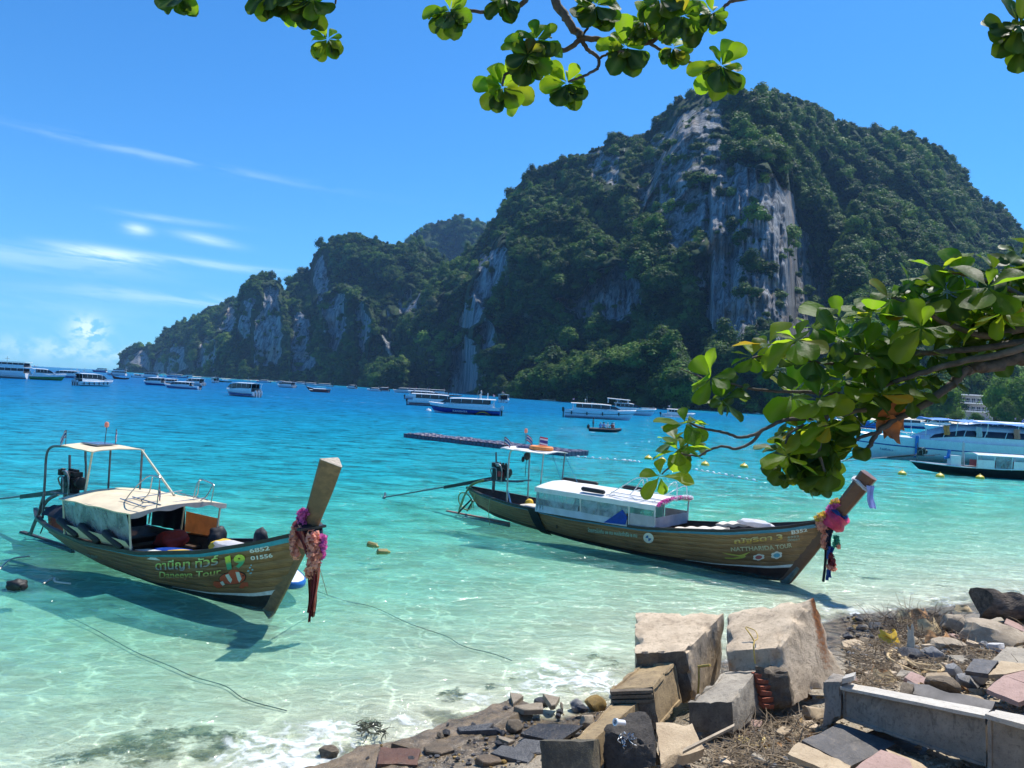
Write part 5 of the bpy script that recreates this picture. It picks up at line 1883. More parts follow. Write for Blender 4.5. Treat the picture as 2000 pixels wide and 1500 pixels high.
def speedboat(o, L=11., B=3.0, H=1.05, hull=None, upper=None, roof=None, roofc='hard', cab=(.18, .72), ch=1.55, outboards=3, ob=None, window=True, band=None, flags_=1, fenders=0, seed=0, detail=1):
    hull, upper, roof, ob = hull or M_GEL, upper or M_GEL, roof or M_GEL, ob or M_OUTB
    n = 22 if detail else 12
    P = lambda u, t, s: boat_hull_pt(L, B, H, u, t, s)
    mb = MB()
    for s in (-1, 1):
        mb.grid(lambda u, v: P(u, v * .66, s), n, 5)
    mb.add([P(0, t, -1) for t in np.linspace(0, 1, 5)] + [P(0, t, 1) for t in np.linspace(1, 0, 5)], [tuple(range(10))])
    mb.build('hull', hull, o, True, 40)
    mb = MB()
    for s in (-1, 1):
        mb.grid(lambda u, v: P(u, .66 + .34 * v, s) + Vector((0, s * .015, 0)), n, 3)
    mb.build('topside', upper, o, True, 40)
    mb = MB()
    for s in (-1, 1):
        mb.grid(lambda u, v: P(u, .645 + .05 * v, s) + Vector((0, s * .035, 0)), n, 1)
    mb.build('rub_rail', M_GUNWALE if hull is not M_BLACKHULL else M_GEL, o, True, 60)
    mb = MB()
    mb.grid(lambda u, v: Vector((lambda a, b: a.lerp(b, v))(P(.08 + .92 * u, .97, -1), P(.08 + .92 * u, .97, 1))) + Vector((0, 0, (.16 if u > .75 else .0) * math.sin(v * 3.14))), n, 4)
    mb.build('deck', M_GEL, o, True, 40)
    x0, x1 = (cab[0] - .5) * L, (cab[1] - .5) * L
    bw = B * .42
    z0 = H * .98

    def roofpt(u, v):
        yy = 2 * v - 1
        xx = x0 - .03 * L + (x1 - x0 + .05 * L) * u
        return Vector((xx, yy * (bw + .12) * (1 - .18 * max(0, u - .7)), z0 + ch + .16 * (1 - yy * yy) - .55 * max(0, u - .72) ** 1.5 * ch))
    mb = MB()
    mb.grid(roofpt, 14, 6, .09)
    mb.build('roof', roof, o, True, 40)
    if window:
        mb = MB()
        for s in (-1, 1):
            mb.grid(lambda u, v: Vector((x0 + .06 * L + (x1 - x0 + .02 * L) * u + (.09 * L * (1 - v) * u), s * (bw + .03 - .02 * v) * (1 - .18 * max(0, u - .7)), z0 + .38 * ch + .56 * ch * v * (1 - .35 * max(0, u - .75) * 4 * .3) - .25 * ch * max(0, u - .7) * 1.2 * v)), 10, 3)
        mb.grid(lambda u, v: Vector((x1 + .03 * L + .11 * L * (1 - v), (u - .5) * 2 * bw * .86, z0 + .12 + (ch * .66) * v)), 6, 3)
        mb.build('cabin_window', M_GLASS, o, True, 40)
    mb = MB()
    for s in (-1, 1):
        mb.grid(lambda u, v: Vector((x0 + (x1 - x0 + .16 * L) * u, s * (bw + .02) * (1 - .22 * max(0, u - .6)), z0 - .02 + (.42 * ch * (1 - .5 * u * u)) * v)), 10, 2)
    mb.build('cabin_side', upper, o, True, 40)
    mb = MB()
    k = 5 if detail else 3
    for s in (-1, 1):
        for i in range(k):
            xx = x0 + (x1 - x0) * i / (k - 1)
            mb.tube([(xx + .12, s * bw * .98, z0), (xx, s * bw, z0 + ch)], .05, 5)
    mb.build('roof_pillar', upper, o)
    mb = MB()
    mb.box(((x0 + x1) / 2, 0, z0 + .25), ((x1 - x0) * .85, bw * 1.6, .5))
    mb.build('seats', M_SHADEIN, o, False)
    for i in range(outboards):
        y = (i - (outboards - 1) / 2) * B * .24
        mb = MB()
        xx = -.5 * L - .28
        mb.loft([[(xx + a * .9 - .05 * zz, y + b * .8, zz) for a, b in ((-.26, -.12), (-.26, .12), (.0, .19), (.30, .17), (.30, -.17), (.0, -.19))] if 0 < k_ < 4 else
                 [(xx + a * .55 - .05 * zz, y + b * .5, zz) for a, b in ((-.26, -.12), (-.26, .12), (.0, .19), (.30, .17), (.30, -.17), (.0, -.19))] for k_, zz in enumerate((H * .72, H * .78, H * .95, H * 1.15, H * 1.28))])
        eo = mb.build('outboard', ob, o, True, 50)
        mb = MB()
        mb.box((xx, y, H * .3), (.22, .10, H * .95)).box((xx - .05, y, -.1), (.5, .16, .05))
        mb.build('outboard_leg', M_OUTB, eo, False)
    if band:
        mb = MB()
        for s in (-1, 1):
            mb.grid(lambda u, v: P(.03 + .92 * u, .30 + .30 * v, s) + Vector((0, s * .02, 0)), n, 2)
        mb.build('colour_band', band, o, True, 60)
    for i in range(flags_):
        flag(o, (x0 + .3, .3 * (i * 2 - 1), z0 + ch + .1), .5, .35, 1.0, (0, 0, 0), seed + i, along=(-1, .3))
    if detail:
        mb = MB()
        xm = (x0 + x1) / 2 - .8
        mb.tube([(xm, .3, z0 + ch), (xm - .2, .3, z0 + ch + 1.7)], .03, 5)
        mb.tube([(xm - .5, -.3, z0 + ch), (xm - .5, -.3, z0 + ch + .7), (xm - .5, .9, z0 + ch + .7), (xm - .5, .9, z0 + ch)], .03, 5)
        mb.lathe([(.02, 0), (.16, .02), (.15, .2), (.02, .28)], (xm - .5, .3, z0 + ch + .72), 8, 'Z')
        mb.build('aerial_frame', M_STEEL, o)
    for i in range(fenders):
        mb = MB()
        c_ = P(.1 + .7 * i / max(1, fenders - 1), .82, -1)
        mb.tube([c_ + Vector((0, -.14, .12)), c_ + Vector((0, -.14, .04)), c_ + Vector((0, -.14, -.55)), c_ + Vector((0, -.14, -.62))], [.04, .12, .12, .04], 8)
        mb.build('fender', M_BLACK_RUBBER, o)
    if detail:
        mb = MB()
        pts = [P(u, 1, -1) + Vector((0, .1, .42)) for u in np.linspace(.70, .985, 7)]
        mb.tube(smooth_path(pts, 3), .022, 5)
        mb.tube(smooth_path([Vector((p_.x, -p_.y, p_.z)) for p_ in pts], 3), .022, 5)
        for p_ in pts:
            mb.tube([p_, p_ - Vector((0, 0, .45))], .018, 4)
            mb.tube([Vector((p_.x, -p_.y, p_.z)), Vector((p_.x, -p_.y, p_.z - .45))], .018, 4)
        mb.build('bow_rail', M_STEEL, o)
    return o


def decker(o, L, B, H, hull, decks=2, m_band=None, roof=None):
    """two-deck day boat"""
    P = lambda u, t, s: boat_hull_pt(L, B, H, u, t, s, .6)
    sheet_pair(lambda u, v, s: P(u, v, s), 16, 5).build('hull', hull, o, True, 40)
    mb = MB()
    mb.grid(lambda u, v: P(.02 + .96 * u, .98, -1).lerp(P(.02 + .96 * u, .98, 1), v), 14, 2)
    mb.add([P(0, t, -1) for t in np.linspace(0, 1, 5)] + [P(0, t, 1) for t in np.linspace(1, 0, 5)], [tuple(range(10))])
    mb.build('deck', M_GEL, o, False)
    z = H
    for d in range(decks):
        l0, l1, bw = -.46 * L, (.24 - .08 * d) * L, B * .45
        h = 2.0 if d == 0 else 1.7
        mb = MB()
        for s in (-1, 1):
            mb.box(((l0 + l1) / 2, s * bw, z + .35), (l1 - l0, .06, .7))
        mb.box((l1, 0, z + .5), (.06, bw * 2, 1.0))
        mb.build('cabin_side', M_GEL, o, False)
        mb = MB()
        mb.box(((l0 + l1) / 2 + .1, 0, z + h * .58), ((l1 - l0) * .96, bw * 1.9, h * .5))
        mb.build('cabin_window', M_GLASS, o, False)
        mb = MB()
        for s in (-1, 1):
            for i in range(6):
                mb.tube([(l0 + (l1 - l0) * i / 5, s * (bw + .03), z), (l0 + (l1 - l0) * i / 5, s * (bw + .03), z + h)], .06, 5)
        mb.build('roof_pillar', M_GEL, o)
        mb = MB()
        mb.box(((l0 + l1) / 2, 0, z + h), (l1 - l0 + .9, bw * 2 + .5, .14))
        mb.build('roof', roof or M_GEL, o, False)
        z += h + .1
    mb = MB()
    mb.tube([(0, 0, z), (0, 0, z + 1.6)], .05, 5)
    mb.tube([(-.8, 0, z + .9), (.8, 0, z + .9)], .04, 5)
    mb.build('mast', M_STEEL_DULL, o)
    if m_band:
        sheet_pair(lambda u, v, s: P(.02 + .95 * u, .30 + .25 * v, s) + Vector((0, s * .03, 0)), 16, 1).build('colour_band', m_band, o, True, 60)
    return o


def small_longtail(o, L, hull, roof, rl=(.25, .65)):
    h = Hull([(a, b * L / 10.2, c_, d * L / 10.2, e_, f, g) for a, b, c_, d, e_, f, g in
              [(0, .55, .30, .05, .95, .16, .9), (.22, 2.6, -.05, 2.5, .77, .94, .65), (.5, 5.5, -.3, 5.6, .76, 1.12, .58), (.8, 8.7, -.3, 9.2, 1.2, .9, .66), (1, 10.3, -.10, 11.5, 1.87, .11, 1.0)]])
    sheet_pair(lambda u, v, s: h.pt(u, v, s), 24, 6).build('hull', hull, o, True, 40)
    mb = MB()
    mb.grid(lambda u, v: h.pt(.03 + .92 * u, .7, -1).lerp(h.pt(.03 + .92 * u, .7, 1), v), 16, 2)
    mb.build('deck', M_DECK, o, False)
    mb = MB()
    for s in (-1, 1):
        mb.tube([h.pt(u, 1, s) for u in np.linspace(0, 1, 14)], .05, 5)
    mb.build('gunwale', M_GUNWALE if hull is not M_BLACKHULL else M_GEL, o)
    k = L / 10.2
    mb = MB()
    mb.tube([(10.3 * k, 0, .1), (11.0 * k, 0, 1.0), (11.5 * k, 0, 1.9), (12.0 * k, 0, 3.1)], [.1, .12, .14, .2], 6)
    mb.build('stem_post', hull, o)
    x0, x1 = rl[0] * L, rl[1] * L
    mb = MB()
    mb.grid(lambda u, v: Vector((x0 + (x1 - x0) * u, (v - .5) * 2.3, 1.85 + .14 * (1 - (2 * v - 1) ** 2))), 8, 6, .05)
    mb.build('roof', roof, o, True, 40)
    mb = MB()
    for s in (-1, 1):
        for i in range(4):
            mb.tube([(x0 + (x1 - x0) * i / 3, s * 1.05, .7), (x0 + (x1 - x0) * i / 3, s * 1.1, 1.86)], .035, 5)
    mb.build('roof_post', M_GEL, o)
    return h


BAY = 'boats anchored across the bay'


def place(px, py, head, name, label, cat='boat', group=BAY):
    p_ = on_z(px, py)
    return thing(name, label, cat, (p_.x, p_.y, 0), R(head), group)


# headings in degrees, 0 = bow to the right of the picture, 90 = straight away
o = place(12, 738.5, 182, 'ferry', 'large white two-deck boat with a green bottom cut by the left edge', 'boat')
decker(o, 15, 4.6, 2.0, M_GEL, 2, M_GREENHULL)
o = place(84, 742, 28, 'speedboat', 'white speedboat with a bright green hull beside the two-deck boat', 'speedboat')
speedboat(o, 11.5, 3.8, 1.7, M_GREENHULL, M_GEL, cab=(.25, .6), ch=2.1, outboards=2, seed=2)
o = place(131, 738, 185, 'speedboat', 'low white speedboat behind the green hulled one', 'speedboat')
speedboat(o, 14, 3.6, 1.5, M_GELBLUE, M_GEL, cab=(.2, .7), ch=1.8, band=M_NAVYHULL, seed=3)
o = place(182, 754, 68, 'speedboat', 'white speedboat showing its stern and three grey outboards, dark fenders down its side', 'speedboat')
speedboat(o, 11, 3.9, 1.25, M_GEL, M_GEL, cab=(.06, .62), ch=2.15, outboards=3, ob=M_OUTBW, fenders=6, flags_=0, seed=4)
o = place(195, 727.2, 180, 'ferry', 'dark two-deck boat far out on the horizon', 'boat')
decker(o, 19, 5, 2.2, M_NAVYHULL, 2, None, M_GELBLUE)
o = place(228, 733.5, 186, 'day_boat', 'white cabin boat just left of the headland tip', 'boat')
decker(o, 15, 4.4, 1.9, M_GEL, 2, M_MIDBLUE)
o = place(253, 741.5, 200, 'fishing_boat', 'small dark wooden boat under the headland tip', 'boat')
small_longtail(o, 7.5, M_REDHULL, M_MIDBLUE)
o = place(268, 737.5, 10, 'speedboat', 'small white boat touching the dark wooden one', 'speedboat')
speedboat(o, 7, 2.4, 1.0, cab=(.2, .65), ch=1.5, detail=0, seed=6)
o = place(291, 738, 184, 'day_boat', 'white boat with a row of small windows under the far headland', 'boat')
decker(o, 13, 4.0, 2.0, M_GEL, 1, M_MIDBLUE)
o = place(320, 731.5, 180, 'speedboat', 'distant white speedboat behind the row of small windows', 'speedboat')
speedboat(o, 12, 3.2, 1.4, ch=2.0, detail=0, seed=8)
o = place(346, 737.5, 178, 'speedboat', 'long low blue boat under the grey streaked cliff', 'speedboat')
speedboat(o, 22, 4.2, 1.8, M_MIDBLUE, M_GELBLUE, cab=(.3, .8), ch=1.6, detail=0, seed=9)
o = place(368, 736, 178, 'day_boat', 'white boat with a pale roof moored behind the long blue one', 'boat')
decker(o, 14, 4, 1.8, M_GEL, 1, M_MIDBLUE)
o = place(305, 752.5, 170, 'speedboat', 'dark hulled speedboat with a white roof left of the moving one', 'speedboat')
speedboat(o, 9, 3.2, 1.1, M_NAVYHULL, M_GEL, cab=(.2, .8), ch=1.7, seed=10)
o = place(333, 752, 172, 'speedboat', 'pale speedboat half hidden between two roofs', 'speedboat')
speedboat(o, 7.5, 2.8, 1.0, M_GEL, M_GEL, cab=(.2, .8), ch=1.4, band=M_REDHULL, seed=11)
o = place(357, 759.5, 172, 'speedboat', 'speedboat under way to the left with a white wake', 'speedboat')
speedboat(o, 11.5, 2.8, 1.0, M_GELBLUE, M_GELBLUE, cab=(.25, .7), ch=1.25, outboards=2, band=M_NAVYHULL, seed=12)
o = place(380, 752.5, 152, 'speedboat', 'roofed speedboat with red seats just behind the moving one', 'speedboat')
speedboat(o, 11, 3.4, 1.1, M_GEL, M_GEL, cab=(.08, .7), ch=1.9, ob=M_OUTBW, seed=13)
o = place(419, 748, 122, 'speedboat', 'white speedboat turned stern on with red life jackets inside', 'speedboat')
speedboat(o, 11, 3.8, 1.3, M_GEL, M_GEL, cab=(.05, .65), ch=2.2, ob=M_OUTBW, seed=14)
o = place(443, 746.8, 180, 'longtail_boat', 'dark green wooden boat lying before the forest foot', 'longtail boat')
small_longtail(o, 11, M_DARKGREEN, M_GEL)
o.location.x += 4
o = place(474, 774, 146, 'speedboat', 'large white speedboat with a navy stripe alone in the open water', 'speedboat')
speedboat(o, 11.5, 3.5, 1.35, M_GELBLUE, M_GEL, cab=(.05, .72), ch=2.05, ob=M_OUTBW, band=M_NAVYHULL, fenders=3, seed=15)
o = place(515, 747, 180, 'speedboat', 'low blue and white boat behind the large white speedboat', 'speedboat')
speedboat(o, 14, 3.4, 1.2, M_MIDBLUE, M_GELBLUE, cab=(.2, .7), ch=1.5, detail=0, seed=16)
o = place(549, 748, 178, 'speedboat', 'low white boat with blue side moored at the foot of the pinnacles', 'speedboat')
speedboat(o, 12, 3.2, 1.1, M_GELBLUE, M_GEL, cab=(.2, .7), ch=1.3, detail=0, seed=17)
o = place(559, 757, 152, 'speedboat', 'white speedboat with dark red interior and a row of outboards', 'speedboat')
speedboat(o, 12, 4.2, 1.3, M_GEL, M_GEL, cab=(.05, .7), ch=2.0, outboards=4, ob=M_OUTBW, seed=18)
for i, (x_, y_, lab) in enumerate(((586, 750.5, 'first of the white roofed boats in the row before the trees'), (606, 752.5, 'pale boat in the middle of the row before the trees'), (632, 754.5, 'long white boat at the right end of the row before the trees'))):
    o = place(x_, y_, 176, 'speedboat', lab, 'speedboat')
    speedboat(o, 13 + 2 * i, 3.2, 1.2, M_GELBLUE if i == 1 else M_GEL, M_GEL, cab=(.15, .75), ch=1.4, detail=0, seed=20 + i)
o = place(647, 764, 190, 'longtail_boat', 'dark longtail with a turquoise canopy', 'longtail boat')
small_longtail(o, 11, M_BLACKHULL, M_SKYROOF)
o = place(624, 766, 184, 'raft', 'low dark raft boat loaded with gear beside the turquoise canopy', 'raft')
speedboat(o, 8, 2.6, .7, M_REDHULL, M_REDHULL, cab=(.2, .8), ch=.8, outboards=1, window=False, flags_=0, detail=0, seed=24)
o = place(687, 759, 150, 'speedboat', 'small white boat with a red band near the middle hills', 'speedboat')
speedboat(o, 9.5, 3.2, 1.2, M_GEL, M_GEL, cab=(.1, .7), ch=1.7, band=M_REDHULL, detail=0, seed=25)
o = place(731, 764, 176, 'speedboat', 'low pale boat beside a white roofed boat at the shadowed cliff foot', 'speedboat')
speedboat(o, 8.5, 2.8, 1.0, M_GELBLUE, M_GEL, cab=(.15, .7), ch=1.2, detail=0, seed=26)
o = place(749, 764, 172, 'speedboat', 'white boat with a red roof edge at the shadowed cliff foot', 'speedboat')
speedboat(o, 8, 3, 1.1, M_GEL, M_REDHULL, cab=(.1, .75), ch=1.6, detail=0, seed=27)
for i, (x_, y_, lab) in enumerate(((795, 767.5, 'white boat leftmost in the line beneath the grey cliff'), (822, 768.5, 'white boat with people on its roof beneath the grey cliff'), (851, 770, 'pale boat rightmost in the line beneath the grey cliff'))):
    o = place(x_, y_, 178, 'speedboat', lab, 'speedboat')
    speedboat(o, 17, 3.6, 1.5, M_GEL, M_GEL, cab=(.15, .8), ch=1.7, detail=0, seed=30 + i)
o = place(884, 774, 182, 'longtail_boat', 'dark longtail below the pale rock foot', 'longtail boat')
small_longtail(o, 15, M_BLACKHULL, M_BLACKHULL, (.2, .4))
o.location.x += 6
o = place(826, 781, 2, 'speedboat', 'white roofed speedboat second behind the deep blue one', 'speedboat')
speedboat(o, 13, 3.4, 1.25, M_GELBLUE, M_GEL, cab=(.1, .8), ch=1.9, seed=34)
o = place(846, 793.5, 1, 'speedboat', 'speedboat with a maroon band and black outboards beside the deep blue one', 'speedboat')
speedboat(o, 13, 3.4, 1.3, M_GELBLUE, M_GEL, cab=(.1, .78), ch=1.75, outboards=2, band=M_REDHULL, seed=35)
KB = place(912, 809, 177, 'speedboat', 'deep blue speedboat with white lettering and a golden swirl near its stern', 'speedboat')
speedboat(KB, 13.0, 3.6, 1.55, M_NAVYHULL, M_GELBLUE, cab=(.10, .74), ch=1.55, outboards=3, ob=M_OUTBW, flags_=1, fenders=0, seed=36)
sheet_pair(lambda u, v, s: boat_hull_pt(13.0, 3.6, 1.55, u, .02 + .20 * v, s) + Vector((0, s * .03, 0)), 22, 2).build('boot_stripe', M_GELBLUE, KB, True, 60)
tm = text_mesh('KANISHTA', 3, .02)
vs = np.array([v.co[:] for v in tm.vertices])
lo, hi = vs.min(0), vs.max(0)
for v_ in tm.vertices:
    a = (v_.co.x - lo[0]) / (hi[0] - lo[0])
    b = (v_.co.y - lo[1]) / (hi[1] - lo[1])
    v_.co = boat_hull_pt(13.0, 3.6, 1.55, .70 - .22 * a, .33 + .20 * b, 1) + Vector((0, .05, 0))
tm.materials.append(M_GEL)
link_mesh('lettering', tm, KB)
for k, m_ in enumerate((M_GOLD, M_REDHULL)):
    mb = MB()
    mb.grid(lambda u, v: boat_hull_pt(13.0, 3.6, 1.55, .12 + .26 * u, min(.64, .06 + .10 * k + (.38 * math.sin(u * 3.14)) + .10 * v), 1) + Vector((0, .04, 0)), 16, 2)
    mb.build('hull_swirl', m_, KB, True, 60)
rail_frame(KB, [[(-2.6, -.8, 3.2), (-2.6, -.8, 4.6), (-2.6, .8, 4.6), (-2.6, .8, 3.2)], [(-3.9, -.8, 3.2), (-3.9, -.8, 4.4)], [(-3.9, .8, 3.2), (-3.9, .8, 4.4)]], .04, 'roof_frame', M_GEL)
o = place(984, 786.5, 84, 'speedboat', 'small white speedboat seen from astern before the bright green slope', 'speedboat')
speedboat(o, 9, 4.6, 1.3, cab=(.05, .6), ch=2.2, outboards=2, ob=M_OUTB, flags_=2, seed=38)
for i, (x_, y_, lab, c_) in enumerate(((806, 789, 'tiny pale mooring buoy by the black outboards', 'buoy'), (837, 802.5, 'white mooring buoy ahead of the deep blue speedboat', 'buoy'))):
    p_ = on_z(x_, y_)
    mb = MB()
    mb.lathe([(.02, -.3), (.5, -.2), (.62, .05), (.45, .35), (.1, .45), (.08, .6), (.01, .62)], (0, 0, 0), 12, 'Z')
    o = mb.build('mooring_buoy', M_GEL, None)
    o.location = p_
    tag(o, lab, c_, 'mooring buoys')
o = place(1166, 818, -2, 'speedboat', 'pale blue and white speedboat behind the rubber dinghy', 'speedboat')
speedboat(o, 14.2, 3.6, 1.7, M_GELBLUE, M_GELBLUE, cab=(.12, .68), ch=1.5, outboards=2, flags_=1, fenders=4, seed=40)
o = place(1222, 810, -3, 'speedboat', 'white speedboat with a flying bridge just beyond the pale blue one', 'speedboat')
speedboat(o, 15, 3.8, 1.6, M_GELBLUE, M_GEL, cab=(.3, .62), ch=1.7, outboards=2, seed=41)
mb = MB()
mb.grid(lambda u, v: Vector((-5.5 + 6.5 * u, (v - .5) * 3.0, 4.5 - .3 * u + .15 * (1 - (2 * v - 1) ** 2))), 8, 5, .12)
mb.build('bridge_roof', M_GEL, o)
mb = MB()
for x_ in (-5.2, -2.5, .5):
    for s in (-1, 1):
        mb.tube([(x_, s * 1.3, 3.2), (x_, s * 1.35, 4.45)], .06, 5)
mb.build('bridge_post', M_GEL, o)
o = place(1322, 815, -6, 'outrigger_boat', 'white boat with outriggers half hidden behind the end of the branch', 'boat')
speedboat(o, 9, 2.4, 1.0, M_GEL, M_GEL, cab=(.2, .6), ch=1.3, outboards=1, seed=42)
mb = MB()
for s in (-1, 1):
    mb.tube(smooth_path([(-3.8, s * 3, .15), (0, s * 3, .1), (3.6, s * 3, .15), (4.6, s * 3, .5)], 4), .14, 6)
    mb.tube([(-1.8, 0, 1.0), (-1.8, s * 3, .2)], .07, 5)
    mb.tube([(1.8, 0, 1.1), (1.8, s * 3, .2)], .07, 5)
mb.build('outrigger', M_GEL, o)
for i, (x_, y_, lab) in enumerate(((1455, 804, 'white boat seen between the leaves under the rock pillar'), (1540, 809, 'pale boat glimpsed between the leaves and the far shore'), (1600, 818, 'white boat behind the hanging leaves near the bow of the big speedboat'))):
    o = place(x_, y_, 175, 'speedboat', lab, 'speedboat')
    speedboat(o, 15, 3.6, 1.3, M_GEL, M_GEL, cab=(.15, .7), ch=1.5, detail=0, seed=44 + i)
o = place(1672, 836, 182, 'speedboat', 'mid blue boat with a yellow float on deck beyond the hanging leaves', 'speedboat')
speedboat(o, 10, 3.2, 1.6, M_MIDBLUE, M_MIDBLUE, cab=(.2, .6), ch=1.5, outboards=1, seed=48)
for i, (x_, y_, lab) in enumerate(((1770, 836, 'dark and white boat drawn up before the beach huts'), (1830, 834, 'white boat at the beach behind the arched cabin'), (1905, 836, 'long white boat at the beach behind the arched cabin'))):
    o = place(x_, y_, 178, 'speedboat', lab, 'speedboat')
    speedboat(o, 13, 3.4, 1.3, (M_NAVYHULL, M_GEL, M_GEL)[i], M_GEL, cab=(.15, .7), ch=1.5, detail=0, seed=50 + i)

# ------------------------------------------------------------------ the two big speedboats on the right
def big_cruiser(o, L, B, H, hull, upper, arch, seed, awning=None):
    P = lambda u, t, s: boat_hull_pt(L, B, H, u, t, s, .50, .72, .22)
    sheet_pair(lambda u, v, s: P(u, v * .64, s), 30, 6).build('hull', hull, o, True, 40)
    sheet_pair(lambda u, v, s: P(u, .64 + .36 * v, s) + Vector((0, s * .02, 0)), 30, 3).build('topside', upper, o, True, 40)
    sheet_pair(lambda u, v, s: P(u, .615 + .045 * v, s) + Vector((0, s * .05, 0)), 30, 1).build('rub_rail', M_NAVYHULL, o, True, 60)
    mb = MB()
    mb.grid(lambda u, v: P(.01 + .98 * u, .98, -1).lerp(P(.01 + .98 * u, .98, 1), v) + Vector((0, 0, .22 * math.sin(v * 3.14) * (u > .6))), 24, 6)
    mb.build('deck', upper, o, True, 40)
    z0 = H * 1.0
    x0, x1 = -.46 * L, arch * L
    bw = B * .43

    def shell(u, v, side=0):
        x = x0 + (x1 - x0) * u
        hh = 1.95 * min(1.0, (max(0.0, 1 - u) * 3.0)) ** .62
        a = (v - .5) * math.pi
        return Vector((x, bw * math.copysign(abs(math.sin(a)) ** .7, a) * (1 - .25 * u ** 4), z0 + hh * max(0, math.cos(a)) ** .55))
    mb = MB()
    mb.grid(shell, 30, 20)
    mb.build('cabin_shell', upper, o, True, 40)
    mb = MB()
    for s in (0, 1):
        def win(u, v):
            vv = .045 + .115 * v
            uu = .14 + .74 * u + .05 * (1 - v) * (u - .3)
            q = shell(uu, vv if s == 0 else 1 - vv)
            return q + Vector((0, -.06 if s == 0 else .06, .03))
        mb.grid(win, 24, 3)
    mb.build('cabin_window', M_GLASS, o, True, 60)
    for i in range(5):
        mb = MB()
        u = .2 + .15 * i
        for s in (0, 1):
            mb.tube([shell(u + .02 * (1 - v), (.04 + .12 * v) if s == 0 else 1 - (.04 + .12 * v)) + Vector((0, -.05 if s == 0 else .05, .02)) for v in np.linspace(0, 1, 5)], .04, 5)
        mb.build('window_mullion', upper, o)
    for i in range(3):
        mb = MB()
        y = (i - 1) * .9
        mb.lathe([(.05, .6), (.26, .7), (.3, 1.1), (.24, 1.5), (.05, 1.6)], (-.5 * L - .3, y, 0), 10, 'Z')
        mb.build('outboard', M_OUTB, o)
    mb = MB()
    for s in (-1, 1):
        pts = [P(u, 1, s) + Vector((0, -s * .12, .5)) for u in np.linspace(.68, .985, 8)]
        mb.tube(smooth_path(pts, 3), .025, 5)
        for p_ in pts:
            mb.tube([p_, p_ - Vector((0, 0, .5))], .02, 4)
    mb.build('bow_rail', M_STEEL, o)
    for i in range(2):
        mb = MB()
        mb.box((x1 * .55 - 1.5 * i, 0, z0 + 2.02), (.5, .5, .12))
        mb.build('roof_hatch', M_GELBLUE, o, False)
    flag(o, (x0 + 2.2, .2, z0 + 1.9), .5, .35, 1.0, (0, 0, 0), seed, along=(1, .3))
    return P


o = place(1900, 862, 176, 'speedboat', 'large white speedboat with an arched cabin and a long black window, farther of the pair', 'speedboat')
big_cruiser(o, 19, 4.6, 2.3, M_GEL, M_GELBLUE, .32, 60)
o.location.x += 1.5
CB = place(1868, 903, 174, 'speedboat', 'large white speedboat under a blue awning behind the black longtail', 'speedboat')
Pc = big_cruiser(CB, 19, 4.4, 2.15, M_GEL, M_GELBLUE, .245, 61)
mb = MB()
mb.grid(lambda u, v: Vector((-8.8 + 13.2 * u, (v - .5) * 4.6, 4.25 + .16 * (1 - (2 * v - 1) ** 2) - .10 * math.sin(u * 3.14 * 5) ** 2 + .30 * u)), 30, 8, .03)
mb.build('blue_awning', M_BLUEROOF, CB)
mb = MB()
for x_ in (-8, -5, -2, 1, 4):
    for s in (-1, 1):
        mb.tube([(x_, s * 1.7, 2.6), (x_, s * 2.1, 4.3)], .04, 5)
mb.build('awning_post', M_GEL, CB)
for i, x_ in enumerate((-6.3, -4.9, -1.2, 2.0)):
    mb = MB()
    mb.grid(lambda u, v: Vector((x_ + .5 * (u - .5) + .05 * math.sin(v * 6), 2.05 + .08 * math.sin(u * 7), 3.9 - 1.0 * v)), 6, 6, .12)
    mb.build('hanging_life_jacket', (M_ORANGE, M_CORAL, M_WHITE_CLOTH, M_ORANGE)[i], CB, True, 60)
mb = MB()
mb.grid(lambda u, v: Pc(.735 + .015 * u, .25 + .85 * v, 1) + Vector((0, .12, 0)), 2, 8, .05)
mb.build('blue_fender', M_BLUEROOF, CB)
tm = text_mesh('ที่ จองตั๋ว ภก. ๑', 3, .01)
vs = np.array([v.co[:] for v in tm.vertices])
lo, hi = vs.min(0), vs.max(0)
for v_ in tm.vertices:
    a = (v_.co.x - lo[0]) / (hi[0] - lo[0])
    b = (v_.co.y - lo[1]) / (hi[1] - lo[1])
    v_.co = Pc(.905 - .055 * a, .40 + .10 * b, 1) + Vector((0, .05, 0))
tm.materials.append(M_NAVYHULL)
link_mesh('lettering', tm, CB)

# ------------------------------------------------------------------ black longtail in front of them
p_ = on_z(1776, 922)
DB = thing('longtail_boat', 'black longtail with a white roof moored in front of the big speedboats', 'longtail boat', (p_.x, p_.y, 0), R(-6), 'longtail boats moored in the bay')
hd = small_longtail(DB, 13.5, M_BLACKHULL, M_GEL, (.36, .66))
engine(DB, (.9, .0, 1.75), (-6.0, -.2, .55), .35, False, 12)
for x0_, x1_, m_, nm in ((4.9, 6.2, M_GEL, 'cabin_panel'), (6.3, 7.6, M_CLEAR_R, 'clear_window'), (7.7, 8.9, M_GEL, 'cabin_panel')):
    curtain(DB, x0_, x1_, -1.08, .75, .8, 1.45 if m_ is M_GEL else 1.8, m_, nm, .01, x0_)
mb = MB()
mb.box((7.0, .2, 1.1), (3.6, 1.5, .5))
mb.build('seats', M_REDSEAT, DB, False)
mb = MB()
mb.box((3.4, -.3, 1.2), (.8, .7, .9))
mb.build('white_bin', M_GEL, DB, False)
mb = MB()
mb.tube([(2.6, -.3, 1.4), (2.9, -.3, 1.45), (3.0, -.3, 2.1)], .14, 8)
mb.build('blue_canister', M_MIDBLUE, DB)
rail_frame(DB, [[(3.9, -.6, .8), (3.9, -.6, 2.9)], [(4.5, .5, .8), (4.5, .5, 2.7)]], .03, 'aft_post', M_STEEL)
